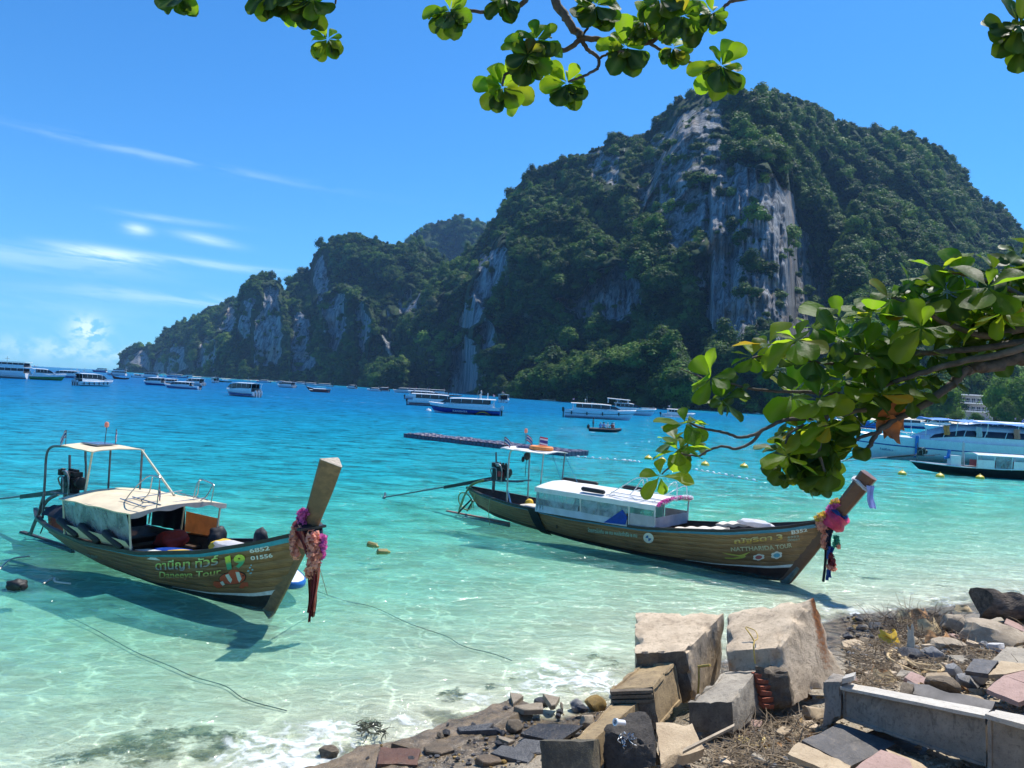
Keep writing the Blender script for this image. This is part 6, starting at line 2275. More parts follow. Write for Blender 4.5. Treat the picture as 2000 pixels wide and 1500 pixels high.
rail_frame(DB, [[(9.2, -1.2, 1.2), (9.2, -1.3, -.2)], [(9.75, -1.15, 1.2), (9.75, -1.25, -.2)]] + [[(9.2, -1.22 - .02 * k, .9 - .32 * k), (9.75, -1.17 - .02 * k, .9 - .32 * k)] for k in range(4)], .035, 'boarding_ladder', M_STEEL)
soft_lump('life_jackets', 'coral pile of life jackets on the bow deck of the black longtail', 'life jackets', DB.matrix_world @ Vector((0, 0, 0)) if False else Matrix.Translation(DB.location) @ Matrix.Rotation(R(-6), 4, 'Z') @ Vector((10.4, -.1, .95)), (1.6, 1.2, .55), M_CORAL, 31, 0, None, .4)

# ------------------------------------------------------------------ floating pontoon of plastic cubes
A_, B_ = on_z(787, 854), on_z(1110, 892)
dv = (B_ - A_)
nL = 39
step = dv.length / nL
ang = math.atan2(dv.y, dv.x)
PT = thing('pontoon', 'long floating pontoon of purple grey plastic cubes beyond the white roofed longtail', 'pontoon', (A_.x, A_.y, 0), ang)
bm = bmesh.new()
bmesh.ops.create_cube(bm, size=1)
for v_ in bm.verts:
    v_.co = Vector((v_.co.x * step * .95, v_.co.y * step * .95, v_.co.z * .62))
bmesh.ops.bevel(bm, geom=bm.edges[:], offset=.06, segments=1, affect='EDGES')
cme = bpy.data.meshes.new('float_cube')
bm.to_mesh(cme)
bm.free()
cme.materials.append(mat('purple_grey_plastic', (.085, .075, .125), .45, .12, 2, .05))
for i in range(nL):
    for j in range(6):
        c_ = link_mesh('float_cube', cme, PT)
        c_.location = ((i + .5) * step, (j + .5) * step, .10 + .035 * math.sin(i * .7) + .012 * ((i * 7 + j * 3) % 5 - 2))
        c_.rotation_euler = (R(((i * 5 + j * 3) % 7 - 3) * .5), R(((i * 3 + j * 5) % 7 - 3) * .5), 0)
mb = MB()
for j, (y_, nm) in enumerate(((0.02, 1), (6 * step - .02, 1))):
    mb.tube([(0, y_, .32), (nL * step, y_, .36)], .03, 5)
mb.build('edge_rope', M_GUNWALE, PT)

# ------------------------------------------------------------------ yellow buoys and float lines
bme = MB()
bme.lathe([(.02, -.22), (.24, -.16), (.33, 0), (.30, .16), (.16, .28), (.06, .32), (.05, .40), (.01, .41)], (0, 0, 0), 14, 'Z')
bmesh_b = bme.mesh('buoy')
bmesh_b.materials.append(mat('yellow_buoy_plastic', (.72, .50, .03), .45, .12, 6, .1))
BU = [(1266, 897, 'yellow buoy beside the lone leaf sprig at the branch end'), (1293, 901, 'yellow buoy between the lone leaf sprig and the clustered leaves'), (1377, 909, 'yellow buoy in open water left of the dark leaf mass'),
      (1453, 913, 'yellow buoy nearest to the dark hanging leaf mass'), (1762, 927, 'yellow buoy at the stern of the black longtail'), (1836, 932, 'yellow buoy amidships of the black longtail'), (1914, 935, 'yellow buoy near the boarding ladder of the black longtail')]
for x_, y_, lab in BU:
    c_ = link_mesh('buoy', bmesh_b, None, on_z(x_, y_))
    tag(c_, lab, 'buoy', 'yellow marker buoys')
fl = MB()
fl.lathe([(.01, -.12), (.10, -.09), (.12, 0), (.10, .09), (.01, .12)], (0, 0, 0), 8, 'X')
fme = fl.mesh('line_float')
fme.materials.append(M_GEL)
for a_, b_, n_, nm in (((1122, 893), (1255, 904), 9, 'float line running from the pontoon end towards the branch'), ((1355, 918), (1480, 941), 10, 'float line below the yellow buoys'), ((1216, 900), (1245, 903), 3, 'short float line left of the lone leaf sprig')):
    A2, B2 = on_z(*a_), on_z(*b_)
    lt = thing('float_line', nm, 'float line', A2)
    mb = MB()
    mb.tube([(0, 0, .02), tuple((B2 - A2) * .5 + Vector((0, .4, .02))), tuple(B2 - A2 + Vector((0, 0, .02)))], .022, 5)
    mb.build('rope', mat('pale_rope', (.55, .50, .38), .8, .15, 10), lt)
    for k in range(n_):
        c_ = link_mesh('float', fme, lt)
        c_.location = (B2 - A2) * ((k + .5) / n_) + Vector((0, .35 * math.sin((k + .5) / n_ * 3.14), .03))
        c_.rotation_euler.z = k * 1.3
for i, (x_, y_, lab) in enumerate(((728, 1065, 'dull yellow bottle float, upper of the pair between the two longtails'), (748, 1078, 'dull yellow bottle float, lower of the pair between the two longtails'))):
    mb = MB()
    mb.lathe([(.02, -.2), (.09, -.17), (.10, .12), (.05, .17), (.04, .22), (.01, .23)], (0, 0, 0), 10, 'X')
    o = mb.build('bottle_float', mat('dirty_yellow_plastic', (.32, .27, .08), .5, .25, 6), None)
    o.location = on_z(x_, y_, .04)
    o.rotation_euler = (.2, .1, -.5 + i)
    tag(o, lab, 'float')
# round-ended board under the prow
p_ = on_z(566, 1146)
mb = MB()
mb.grid(lambda u, v: Vector(((u - .5) * 2.8, (v - .5) * .78 * max(.02, 1 - abs(2 * u - 1) ** 4) ** .5, .16)), 24, 8)
o = thing('paddle_board', 'white topped paddle board with blue rim floating under the prow', 'paddle board', (p_.x - .55, p_.y + 1.0, 0), R(122))
mb.build('board_top', M_GEL, o, True, 40)
rim = []
for k in range(48):
    a = 6.2832 * k / 48
    cx, sy_ = math.cos(a), math.sin(a)
    u = (cx + 1) / 2
    rim.append(Vector((cx * 1.4, math.copysign(.39 * max(.0, 1 - abs(cx) ** 4) ** .5, sy_), .09)))
mb = MB()
rings = [[q + (Vector((q.x * .02, q.y * .05, 0)) * math.cos(b)) * 1.5 + Vector((0, 0, .085 * math.sin(b))) for b in (6.2832 * j / 8 for j in range(8))] for q in rim]
rings.append(rings[0])
mb.loft(rings, True, False)
mb.build('board_rim', M_MIDBLUE, o, True, 60)
mb = MB()
mb.grid(lambda u, v: Vector((.2 + .9 * u, (v - .5) * .5, .168)), 4, 4)
mb.build('deck_pad', M_TURQ, o)

# ------------------------------------------------------------------ rubber dinghy with people
p_ = on_z(1182, 843.5)
DG = thing('rubber_dinghy', 'dark rubber dinghy carrying passengers past the pale blue speedboat', 'dinghy', p_, R(-4))
mb = MB()
for s in (-1, 1):
    mb.tube(smooth_path([(-2.3, s * .8, .25), (-1, s * .85, .25), (.8, s * .8, .27), (1.7, s * .5, .36), (2.1, 0, .45)], 5), .24, 8)
mb.tube([(-2.0, -.8, .25), (-2.0, .8, .25)], .2, 8)
mb.build('inflatable_tube', M_BLACKHULL, DG)
mb = MB()
mb.box((-.2, 0, .12), (3.6, 1.3, .1))
mb.build('floor', M_STEEL_DULL, DG, False)
mb = MB()
mb.lathe([(.04, .3), (.2, .35), (.22, .75), (.05, .95)], (-2.4, 0, 0), 8, 'Z')
mb.build('outboard', M_OUTB, DG)


def person(loc, rotz, label, pose, shirt, trousers, hair, skin=(.42, .25, .17), group=None, lean=0.0):
    """one continuous body grown from a jointed skeleton; faces coloured by clothing"""
    j = {'pelvis': (0, 0, .92), 'waist': (.0, 0, 1.08), 'chest': (.02, 0, 1.32), 'neck': (.02, 0, 1.49), 'head': (.05, 0, 1.60), 'crown': (.03, 0, 1.70),
         'shL': (.02, .17, 1.42), 'shR': (.02, -.17, 1.42), 'hipL': (0, .10, .88), 'hipR': (0, -.10, .88)}
    if pose == 'stand':
        j.update(elL=(-.02, .27, 1.16), wrL=(.12, .26, .96), haL=(.17, .25, .90), elR=(-.02, -.27, 1.16), wrR=(.18, -.2, 1.02), haR=(.25, -.18, 1.0), knL=(.04, .12, .50), anL=(-.02, .13, .08), toL=(.14, .14, .04), knR=(.02, -.12, .50), anR=(-.04, -.13, .08), toR=(.12, -.14, .04))
        dz = 0
    else:
        j.update(elL=(.12, .26, 1.18), wrL=(.34, .18, 1.10), haL=(.42, .15, 1.10), elR=(.08, -.27, 1.16), wrR=(.30, -.22, 1.06), haR=(.38, -.2, 1.05), knL=(.44, .14, .95), anL=(.50, .14, .52), toL=(.64, .15, .47), knR=(.42, -.14, .95), anR=(.42, -.14, .52), toR=(.56, -.15, .47))
        dz = -.55
    E_ = [('pelvis', 'waist'), ('waist', 'chest'), ('chest', 'neck'), ('neck', 'head'), ('head', 'crown'), ('chest', 'shL'), ('chest', 'shR'), ('shL', 'elL'), ('elL', 'wrL'), ('wrL', 'haL'), ('shR', 'elR'), ('elR', 'wrR'), ('wrR', 'haR'),
          ('pelvis', 'hipL'), ('pelvis', 'hipR'), ('hipL', 'knL'), ('knL', 'anL'), ('anL', 'toL'), ('hipR', 'knR'), ('knR', 'anR'), ('anR', 'toR')]
    rad = dict(pelvis=.15, waist=.13, chest=.155, neck=.06, head=.098, crown=.085, shL=.07, shR=.07, elL=.045, elR=.045, wrL=.033, wrR=.033, haL=.04, haR=.04, hipL=.10, hipR=.10, knL=.062, knR=.062, anL=.042, anR=.042, toL=.04, toR=.04)
    names = list(j)
    me = bpy.data.meshes.new('person')
    me.from_pydata([Vector(j[n]) + Vector((lean * max(0, j[n][2] - .9), 0, dz)) for n in names], [(names.index(a), names.index(b)) for a, b in E_], [])
    o = link_mesh('person', me)
    sk = o.modifiers.new('skin', 'SKIN')
    for n, sv in zip(names, me.skin_vertices[0].data):
        sv.radius = (rad[n], rad[n])
        sv.use_root = (n == 'pelvis')
    o.modifiers.new('sub', 'SUBSURF').levels = 1
    dg = bpy.context.evaluated_depsgraph_get()
    me2 = bpy.data.meshes.new_from_object(o.evaluated_get(dg))
    o.modifiers.clear()
    o.data = me2
    me2.materials.clear()
    sk_m = mat('skin_%d' % int(skin[0] * 100), skin, .6, .06, 8, 0)
    for m_ in (sk_m, shirt, trousers):
        me2.materials.append(m_)
    for f in me2.polygons:
        c_ = f.center
        z = c_.z - dz
        if z > 1.46 or abs(c_.y) > .235 or (pose != 'stand' and c_.x > .26 and z > 1.0 + lean):
            f.material_index = 0
        elif z > .98 and c_.x < .26:
            f.material_index = 1
        elif (pose == 'stand' and z > .45) or (pose != 'stand' and z > .80):
            f.material_index = 2
        else:
            f.material_index = 0
        f.use_smooth = True
    hb_ = MB()
    hb_.lathe([(.01, 1.735), (.07, 1.72), (.105, 1.66), (.108, 1.60), (.085, 1.55)], (.025 + lean * .72, 0, dz), 10, 'Z')
    hb_.build('hair', hair, o)
    nb = MB()
    nb.lathe([(.004, 0), (.014, -.02), (.018, -.045), (.004, -.05)], (.148 + lean * .72, 0, dz + 1.625), 6, 'Z')
    nb.build('nose', sk_m, o)
    o.location = loc
    o.rotation_euler.z = rotz
    return tag(o, label, 'person', group)


M_HAIR = mat('dark_hair', (.02, .015, .012), .6, .2, 8)
M_CAP = mat('pale_cap', (.70, .66, .60), .8, .1, 8)
M_JEANS = mat('dark_shorts', (.03, .035, .06), .8, .2, 8)
M_SHIRTB = mat('pale_blue_shirt', (.30, .42, .70), .8, .1, 8)
MWD = Matrix.Translation(DG.location) @ Matrix.Rotation(R(-4), 4, 'Z')
GP = 'people in the rubber dinghy'
person(MWD @ Vector((-1.75, 0, .18)), R(-4), 'boatman in dark clothes standing at the stern of the dinghy', 'stand', mat('black_shirt', (.03, .03, .04), .8, .2, 8), M_JEANS, M_HAIR, group=GP)
for x_, y_, rz_, sh, hr, lab in ((-.75, -.55, 60, M_SHIRTB, M_CAP, 'passenger in a pale blue shirt sitting next to the boatman'), (-.25, .5, -70, M_SHIRTB, M_HAIR, 'passenger in blue behind the one in the pale cap'), (.25, -.55, 70, M_WHITE_CLOTH, M_CAP, 'passenger in white with a pale cap amidships'),
                                 (.9, -.5, 110, mat('red_shirt', (.50, .08, .06), .8, .15, 8), M_HAIR, 'passenger in a red shirt near the bow of the dinghy'), (1.25, .35, 190, M_WHITE_CLOTH, M_CAP, 'foremost passenger in white facing back from the dinghy bow')):
    person(MWD @ Vector((x_, y_, .18)), R(rz_ - 4), lab, 'sit', sh, M_JEANS, hr, (.55, .36, .27), GP, .05)

# ------------------------------------------------------------------ far beach: hotel, huts, trees
p_ = at(1895, 770, 470)
HT = thing('hotel', 'pale two storey hotel block half hidden by trees above the beach', 'building', (p_.x, p_.y, 0), R(-8))
for k, z in enumerate((8.0, 13.0, 18.0)):
    mb = MB()
    mb.box((0, 0, z), (26, 9, .7))
    mb.build('floor_slab', M_GEL, HT, False)
    if k < 2:
        mb = MB()
        mb.box((0, 1.5, z + 2.4), (25, 5, 4.2))
        mb.build('wall', mat('grey_render', (.34, .36, .40), .85, .1, .3), HT, False)
        for i in range(8):
            mb = MB()
            mb.box((-11 + 3.15 * i, -1.05, z + 1.8), (1.7, .12, 2.6))
            wo = mb.build('window', M_GLASS, HT, False)
            mb = MB()
            mb.box((-11 + 3.15 * i, -1.1, z + 3.2), (1.9, .2, .18)).box((-11 + 3.15 * i, -1.13, z + 1.8), (.1, .08, 2.6))
            mb.build('frame', M_GEL, wo, False)
        mb = MB()
        mb.box((0, -4.3, z + 1.4), (26, .1, .12))
        for i in range(27):
            mb.box((-13 + i, -4.3, z + .85), (.08, .08, 1.1))
        mb.build('balcony_rail', M_GELBLUE, HT, False)
mb = MB()
mb.box((0, 1, 4), (25, 7, 8))
mb.build('ground_floor', mat('grey_render', (.34, .36, .40), .85, .1, .3), HT, False)
for i, (x_, y_, wd, lab) in enumerate(((1785, 822, 9, 'brown beach hut left of the round tree'), (1885, 826, 8, 'thatched hut between the two beach trees'))):
    p_ = on_z(x_, y_)
    hu = thing('beach_hut', lab, 'hut', (p_.x, p_.y, 0), R(10 * i))
    mb = MB()
    mb.box((0, 0, 1.6), (wd, 5, 3.2))
    mb.build('wall', mat('brown_boards', (.17, .10, .06), .85, .2, .6), hu, False)
    mb = MB()
    w2 = wd / 2 + .8
    mb.add([(-w2, -3.4, 3.1), (w2, -3.4, 3.1), (w2, 3.4, 3.1), (-w2, 3.4, 3.1), (-w2 + 1, 0, 5.6), (w2 - 1, 0, 5.6)], [(0, 1, 5, 4), (2, 3, 4, 5), (1, 2, 5), (3, 0, 4), (3, 2, 1, 0)])
    mb.build('roof', mat('thatch', (.26, .20, .13), .95, .25, 2, .5), hu, False)
    mb = MB()
    mb.box((0, -2.53, 1.2), (1.2, .1, 2.3))
    mb.build('door', M_SHADEIN, hu, False)
TREES = [(1838, 822, 410, 12.5, 13, 'round dark green tree on the beach left of the hotel'), (1866, 824, 425, 6.5, 6, 'smaller dark tree under the hotel balconies'), (1952, 826, 400, 11, 15, 'broad light green tree right of the hotel'), (1990, 828, 385, 13, 15, 'broad tree at the right edge above the beach'),
         (1905, 826, 395, 4.5, 4, 'low bushy tree in front of the thatched hut'), (1965, 829, 375, 7, 8, 'low light green tree on the sand at the right'), (1812, 822, 430, 7, 9, 'slim dark tree beside the brown hut')]
for i, (x_, y_, ds, rr, hh, lab) in enumerate(TREES):
    rr, hh = rr * 1.15, hh * 1.45
    p_ = at(x_, y_, ds)
    tr_ = thing('beach_tree', lab, 'tree', (p_.x, p_.y, 0), i * 1.3, 'trees along the far beach')
    mb = MB()
    mb.tube([(0, 0, -.5), (.2, .1, hh * .25), (-.2, .2, hh * .5), (.1, 0, hh * .75)], [.55, .42, .3, .12], 8)
    for k in range(5):
        a = k * 1.257
        mb.tube([(0, 0, hh * .3), (rr * .25 * math.cos(a), rr * .25 * math.sin(a), hh * .55), (rr * .5 * math.cos(a), rr * .5 * math.sin(a), hh * .75)], [.25, .16, .06], 5)
    mb.build('trunk', mat('grey_bark', (.16, .13, .10), .9, .25, 2, .4), tr_)
    me_ = crown_mesh(60 + i, 30, 4200, 1.1, .05, m_sunlit_beachleaf)
    c_ = link_mesh('crown', me_, tr_)
    c_.location = (0, 0, hh * .25)
    c_.scale = (rr * .85, rr * .80, hh * .66)
# ================================================================== BROKEN SEA WALL AND RUBBLE ON THE SHORE
def on_ground(px, py, dz=0.0):
    z = .4
    for _ in range(14):
        q = on_z(px, py, z)
        z = .5 * z + .5 * (gz(q.x, q.y) + dz)
    return on_z(px, py, z)


def concrete(name, light, dark, stain, wet=0.0, scale=2.2, rough=.9):
    m = bpy.data.materials.new(name)
    m.use_nodes = True
    t = NT(m.node_tree)
    p = t.n['Principled BSDF']
    co = t.coord('Object')
    a = t.noise(co, scale, 6, .65)
    b = t.noise(co, scale * 7, 5, .7)
    g = t.noise(co, 70, 2, .6)
    st_ = t.noise(t.vmath('MULTIPLY', co, (1, 1, .35)), scale * 1.7, 5, .7, .5)
    c_ = t.mix(t.rng(a, .35, .65), dark, light)
    c_ = t.mix(t.rng(b, .52, .70, 0, .55), c_, stain)
    c_ = t.mix(t.rng(st_, .56, .68, 0, .6), c_, stain)
    c_ = t.mix(t.rng(g, .58, .72, 0, .35), c_, tuple(x * .45 for x in dark))
    ru = t.attr('rust')
    rn = t.rng(t.math('ADD', ru, t.math('MULTIPLY', t.math('SUBTRACT', b, .5), .9)), .25, .75, 0, 1, True)
    c_ = t.mix(t.math('MULTIPLY', rn, t.rng(ru, .02, .2)), c_, t.mix(t.rng(b, .4, .6), (.10, .035, .015), (.34, .13, .04)))
    t.put(p.inputs['Base Color'], c_)
    t.put(p.inputs['Roughness'], t.rng(b, .3, .7, rough - .1, min(1, rough + .05)))
    p.inputs['Specular IOR Level'].default_value = .3
    t.put(p.inputs['Normal'], t.bump(t.math('ADD', t.math('ADD', a, b), t.math('MULTIPLY', g, .5)), .7, .018))
    MATS[name] = m
    return m


M_CONC_TAN = concrete('pinkish_concrete', (.68, .54, .375), (.46, .355, .24), (.17, .125, .08))
M_CONC_GREY = concrete('grey_render_coat', (.44, .38, .29), (.27, .235, .185), (.09, .075, .055))
M_CONC_BROWN = concrete('brown_stained_concrete', (.40, .29, .155), (.25, .18, .10), (.07, .055, .04))
M_CONC_DARK = concrete('dark_broken_mortar', (.11, .095, .08), (.05, .045, .04), (.02, .02, .018), scale=4)
M_BROKEN = concrete('broken_brown_mortar', (.24, .19, .13), (.12, .095, .07), (.05, .04, .03), scale=5)
M_SLATE = concrete('dark_slate', (.115, .108, .105), (.062, .058, .056), (.22, .18, .14), scale=3, rough=.5)
M_SANDSTONE = concrete('tan_sandstone', (.55, .43, .28), (.40, .30, .19), (.27, .19, .12), scale=3)
M_PINKTILE = concrete('pink_grey_flagstone', (.46, .31, .26), (.36, .24, .20), (.22, .15, .12), scale=3)
M_WALLGREY = concrete('weathered_grey_plaster', (.36, .31, .25), (.22, .19, .155), (.06, .052, .045), scale=2.6)
M_WALLTOP = concrete('pale_grey_plaster', (.60, .55, .47), (.47, .43, .37), (.24, .21, .17), scale=3)
M_BRICK = concrete('red_brick', (.40, .12, .06), (.28, .08, .045), (.34, .25, .18), scale=9)
M_REBAR = mat('rusty_bar', (.10, .05, .03), .8, .3, 20)
M_YELLOWBAR = mat('yellow_cord', (.62, .42, .10), .7, .15, 20)
M_TWIG = mat('bleached_twigs', (.33, .25, .16), .9, .3, 3, 0)
M_DRYLEAF = mat('dry_brown_leaf', (.34, .20, .08), .8, .35, 6, .2)
M_ROPE = mat('tan_rope', (.60, .44, .23), .85, .15, 30, .5)


def hexa_solid(name, pts, m, parent=None, cuts=12, amp=.012, chip=.03, seed=0, panels=(), rust=None, faces=None, **tags):
    """eight corners -> worn block: front bl br tr tl, back bl br tr tl. panels: (face, inset, depth) recesses"""
    pts = [Vector(p_) for p_ in pts]
    cen = sum(pts, Vector()) / 8
    bm = bmesh.new()
    vs = [bm.verts.new(p_ - cen) for p_ in pts]
    F_ = {'front': (0, 1, 2, 3), 'back': (5, 4, 7, 6), 'left': (4, 0, 3, 7), 'right': (1, 5, 6, 2), 'top': (3, 2, 6, 7), 'bottom': (4, 5, 1, 0)}
    fs = {k: bm.faces.new([vs[i] for i in v]) for k, v in F_.items()}
    bm.normal_update()
    bmesh.ops.recalc_face_normals(bm, faces=bm.faces)
    bm.normal_update()
    for k_, (nm_, _) in enumerate((faces or {}).items()):
        fs[nm_].material_index = k_ + 1
    for face, ins, dep in panels:
        r_ = bmesh.ops.inset_individual(bm, faces=[fs[face]], thickness=ins, depth=0)
        r_ = bmesh.ops.inset_individual(bm, faces=[fs[face]], thickness=.012, depth=-dep)
    long_ = max(e_.calc_length() for e_ in bm.edges)
    for _ in range(5):
        lim = long_ / cuts
        es = [e_ for e_ in bm.edges if e_.calc_length() > lim * 1.5]
        if not es or len(bm.faces) > 4000:
            break
        bmesh.ops.subdivide_edges(bm, edges=es, cuts=1, use_grid_fill=True)
    bm.normal_update()
    sharp = [(v_, sum(1 for e_ in v_.link_edges if len(e_.link_faces) == 2 and e_.calc_face_angle(0) > .5)) for v_ in bm.verts]
    off = Vector((seed * 5.13, seed * 2.7, 0))
    mv = []
    E12 = [(0, 1), (1, 2), (2, 3), (3, 0), (4, 5), (5, 6), (6, 7), (7, 4), (0, 4), (1, 5), (2, 6), (3, 7)]
    C8 = np.array([tuple(p_ - cen) for p_ in pts])
    VV = np.array([tuple(v_.co) for v_, _ in sharp])
    ed = np.full(len(VV), 9.0)
    for a_, b_ in E12:
        ab = C8[b_] - C8[a_]
        tt_ = np.clip(((VV - C8[a_]) @ ab) / max(ab @ ab, 1e-9), 0, 1)
        ed = np.minimum(ed, np.linalg.norm(VV - C8[a_] - tt_[:, None] * ab, axis=1))
    for (v_, sh), e_ in zip(sharp, ed):
        n1 = mnoise.noise(v_.co * 2.6 + off)
        n2 = mnoise.noise(v_.co * 9 + off)
        n3 = mnoise.noise(v_.co * 24 + off)
        d = amp * (n1 * .8 + n2 * .6 + n3 * .5)
        if sh >= 2:
            d -= chip * (max(0, mnoise.noise(v_.co * 7 + off * 2) - .05) * 1.6 + max(0, mnoise.noise(v_.co * 19 + off)) * .5)
        bite = max(0, mnoise.noise(v_.co * 3.4 + off * 3) - .10) * chip * 3.2 * math.exp(-(e_ / (chip * 1.6 + .004)) ** 2)
        mv.append(v_.normal * d - v_.co.normalized() * bite)
    for (v_, _), d in zip(sharp, mv):
        v_.co += d
    me = bpy.data.meshes.new(name)
    bm.to_mesh(me)
    bm.free()
    shade(me, 32)
    if rust:
        a_, b_, r_ = rust
        A3, B3 = Vector(a_) - cen, Vector(b_) - cen
        vals = []
        for v_ in me.vertices:
            tt = max(0, min(1, (v_.co - A3).dot(B3 - A3) / (B3 - A3).length_squared))
            vals.append(math.exp(-((v_.co - A3 - (B3 - A3) * tt).length / (r_ * (.6 + .8 * tt))) ** 2) * (1 - .45 * tt))
        set_attr(me, 'rust', vals)
    me.materials.append(m)
    for fm_ in (faces or {}).values():
        me.materials.append(fm_)
    o = link_mesh(name, me, parent, cen)
    for k, v in tags.items():
        o[k] = v
    return o


def hx(*c):
    """(px, py, distance) corners"""
    return [at(*q) for q in c]


def slab(name, quad, z, thick, m, label=None, cat=None, seed=0, amp=.008, chip=.02, parent=None, tilt=None):
    zs = z if isinstance(z, (list, tuple)) else [z] * 4
    top = [on_z(px, py, zz) for (px, py), zz in zip(quad, zs)]     # near-left, near-right, far-right, far-left
    b = [p_ - Vector((0, 0, thick)) for p_ in top]
    o = hexa_solid(name, [b[0], b[1], top[1], top[0], b[3], b[2], top[2], top[3]], m, parent, 10, amp, chip, seed)
    if label:
        tag(o, label, cat)
    return o


# --- the two big cubes of concrete
b1 = hexa_solid('concrete_block', hx((1240, 1372, 12.0), (1356, 1376, 11.8), (1341, 1271, 11.8), (1240, 1276, 11.9), (1243, 1295, 13.3), (1406, 1335, 13.0), (1416, 1195, 13.0), (1241, 1197, 13.3)), M_CONC_TAN, None, 30, .014, .06, 1, faces={'front': M_BROKEN})
tag(b1, 'pinkish concrete cube left of the pointed one, brown pillar piece leaning at its foot', 'concrete block', 'concrete blocks of the broken sea wall')
ap, apb = at(1592, 1172, 12.55), at(1618, 1285, 12.1)
b2 = hexa_solid('concrete_block', hx((1430, 1368, 11.8), (1552, 1376, 11.3), (1516, 1265, 11.6), (1418, 1271, 11.9), (1427, 1300, 13.0), (1652, 1325, 12.2), (1589, 1167, 12.6), (1421, 1195, 13.1)), M_CONC_TAN, None, 30, .016, .06, 2,
                rust=(ap, apb, .17))
tag(b2, 'tilted concrete block with a pointed corner and a rust stain down its edge', 'concrete block', 'concrete blocks of the broken sea wall')
mb = MB()
q0 = at(1472, 1296, 11.7)
mb.tube(smooth_path([at(1475, 1296, 11.62), at(1472, 1266, 11.66), at(1473, 1252, 11.75)], 4), .012, 6)
mb.tube(smooth_path([at(1473, 1252, 11.75), at(1466, 1240, 11.8), at(1456, 1226, 11.95)], 4), .011, 6)
mb.tube(smooth_path([at(1473, 1252, 11.75), at(1480, 1246, 11.85), at(1475, 1232, 12.0), at(1457, 1224, 12.1)], 4), .008, 6)
o = mb.build('bent_wire', M_YELLOWBAR, None)
tag(o, 'bent yellow and rusty wire sprouting from the front edge of the tilted block', 'wire')
mb = MB()
mb.tube([at(1364, 1302, 11.75), at(1387, 1299, 11.55)], .02, 7)
mb.tube(smooth_path([at(1365, 1303, 11.74), at(1365, 1330, 11.72), at(1363, 1358, 11.7)], 3), .016, 7)
o = mb.build('reinforcing_bar', M_YELLOWBAR, None)
tag(o, 'short yellow bar poking out of the side of the left concrete cube', 'bar')

# --- panelled pillar pieces
p1 = hexa_solid('pillar_piece', hx((1194, 1432, 10.8), (1288, 1424, 10.5), (1275, 1341, 10.7), (1189, 1346, 10.9), (1250, 1370, 12.0), (1333, 1372, 11.6), (1318, 1292, 11.8), (1250, 1297, 12.0)), M_CONC_BROWN, None, 18, .008, .03, 3,
                panels=(('top', .07, .025), ('right', .07, .025)), faces={'front': M_BROKEN})
tag(p1, 'brown square pillar piece with recessed panels leaning on the left concrete cube', 'pillar piece', 'pieces of the broken gate pillars')
for i, (a_, b_) in enumerate((((1192, 1352), (1274, 1349)), ((1193, 1360), (1275, 1357)), ((1194, 1369), (1276, 1367)), ((1196, 1379), (1278, 1378)))):
    A2, B2 = at(*a_, 10.84), at(*b_, 10.66)
    mb = MB()
    nrm_ = Vector((0, -.02, 0))
    mb.hexa([A2 + nrm_ + Vector((0, -.015, -.022)), B2 + nrm_ + Vector((0, -.015, -.022)), B2 + nrm_ + Vector((0, -.01, .018)), A2 + nrm_ + Vector((0, -.01, .018)), A2 + Vector((0, .05, -.022)), B2 + Vector((0, .05, -.022)), B2 + Vector((0, .05, .018)), A2 + Vector((0, .05, .018))])
    o = mb.build('mortar_course', M_BROKEN, p1, False)
    o.matrix_parent_inverse = Matrix.Translation(-p1.location)
p2 = hexa_solid('pillar_piece', hx((1345, 1432, 10.5), (1434, 1438, 10.3), (1430, 1370, 10.4), (1343, 1372, 10.6), (1412, 1375, 11.6), (1492, 1388, 11.2), (1478, 1310, 11.4), (1412, 1312, 11.6)), M_CONC_GREY, None, 18, .014, .05, 4,
                panels=(('top', .05, .015),), faces={'front': M_BROKEN})
tag(p2, 'broken grey pillar piece with red bricks showing at its right end', 'pillar piece', 'pieces of the broken gate pillars')
for i, (x_, y_, d_) in enumerate(((1482, 1318, 11.30), (1486, 1329, 11.25), (1489, 1340, 11.22), (1492, 1352, 11.18), (1494, 1364, 11.15), (1496, 1376, 11.12), (1500, 1322, 11.4), (1503, 1346, 11.3))):
    c_ = at(x_, y_, d_)
    h_ = .5
    o = hexa_solid('brick', [c_ + Vector(v_) for v_ in ((-.09, -.06, -.035), (.10, -.06, -.035), (.10, -.06, .03), (-.09, -.06, .03), (-.09, .06, -.035), (.10, .06, -.035), (.10, .06, .03), (-.09, .06, .03))], M_BRICK, p2, 3, .008, .012, i)
    o.matrix_parent_inverse = Matrix.Translation(-p2.location)
    o.rotation_euler = (.1 * (i % 3 - 1), .12 * (i % 2), .25 + .1 * (i % 3))
o = hexa_solid('mortar_lump', hx((1480, 1392, 11.2), (1548, 1380, 11.1), (1540, 1312, 11.2), (1476, 1302, 11.3), (1500, 1380, 11.7), (1556, 1372, 11.6), (1530, 1298, 11.7), (1490, 1298, 11.7)), M_BROKEN, None, 16, .05, .05, 5)
tag(o, 'rough brown lump of broken mortar against the foot of the tilted block', 'rubble lump')
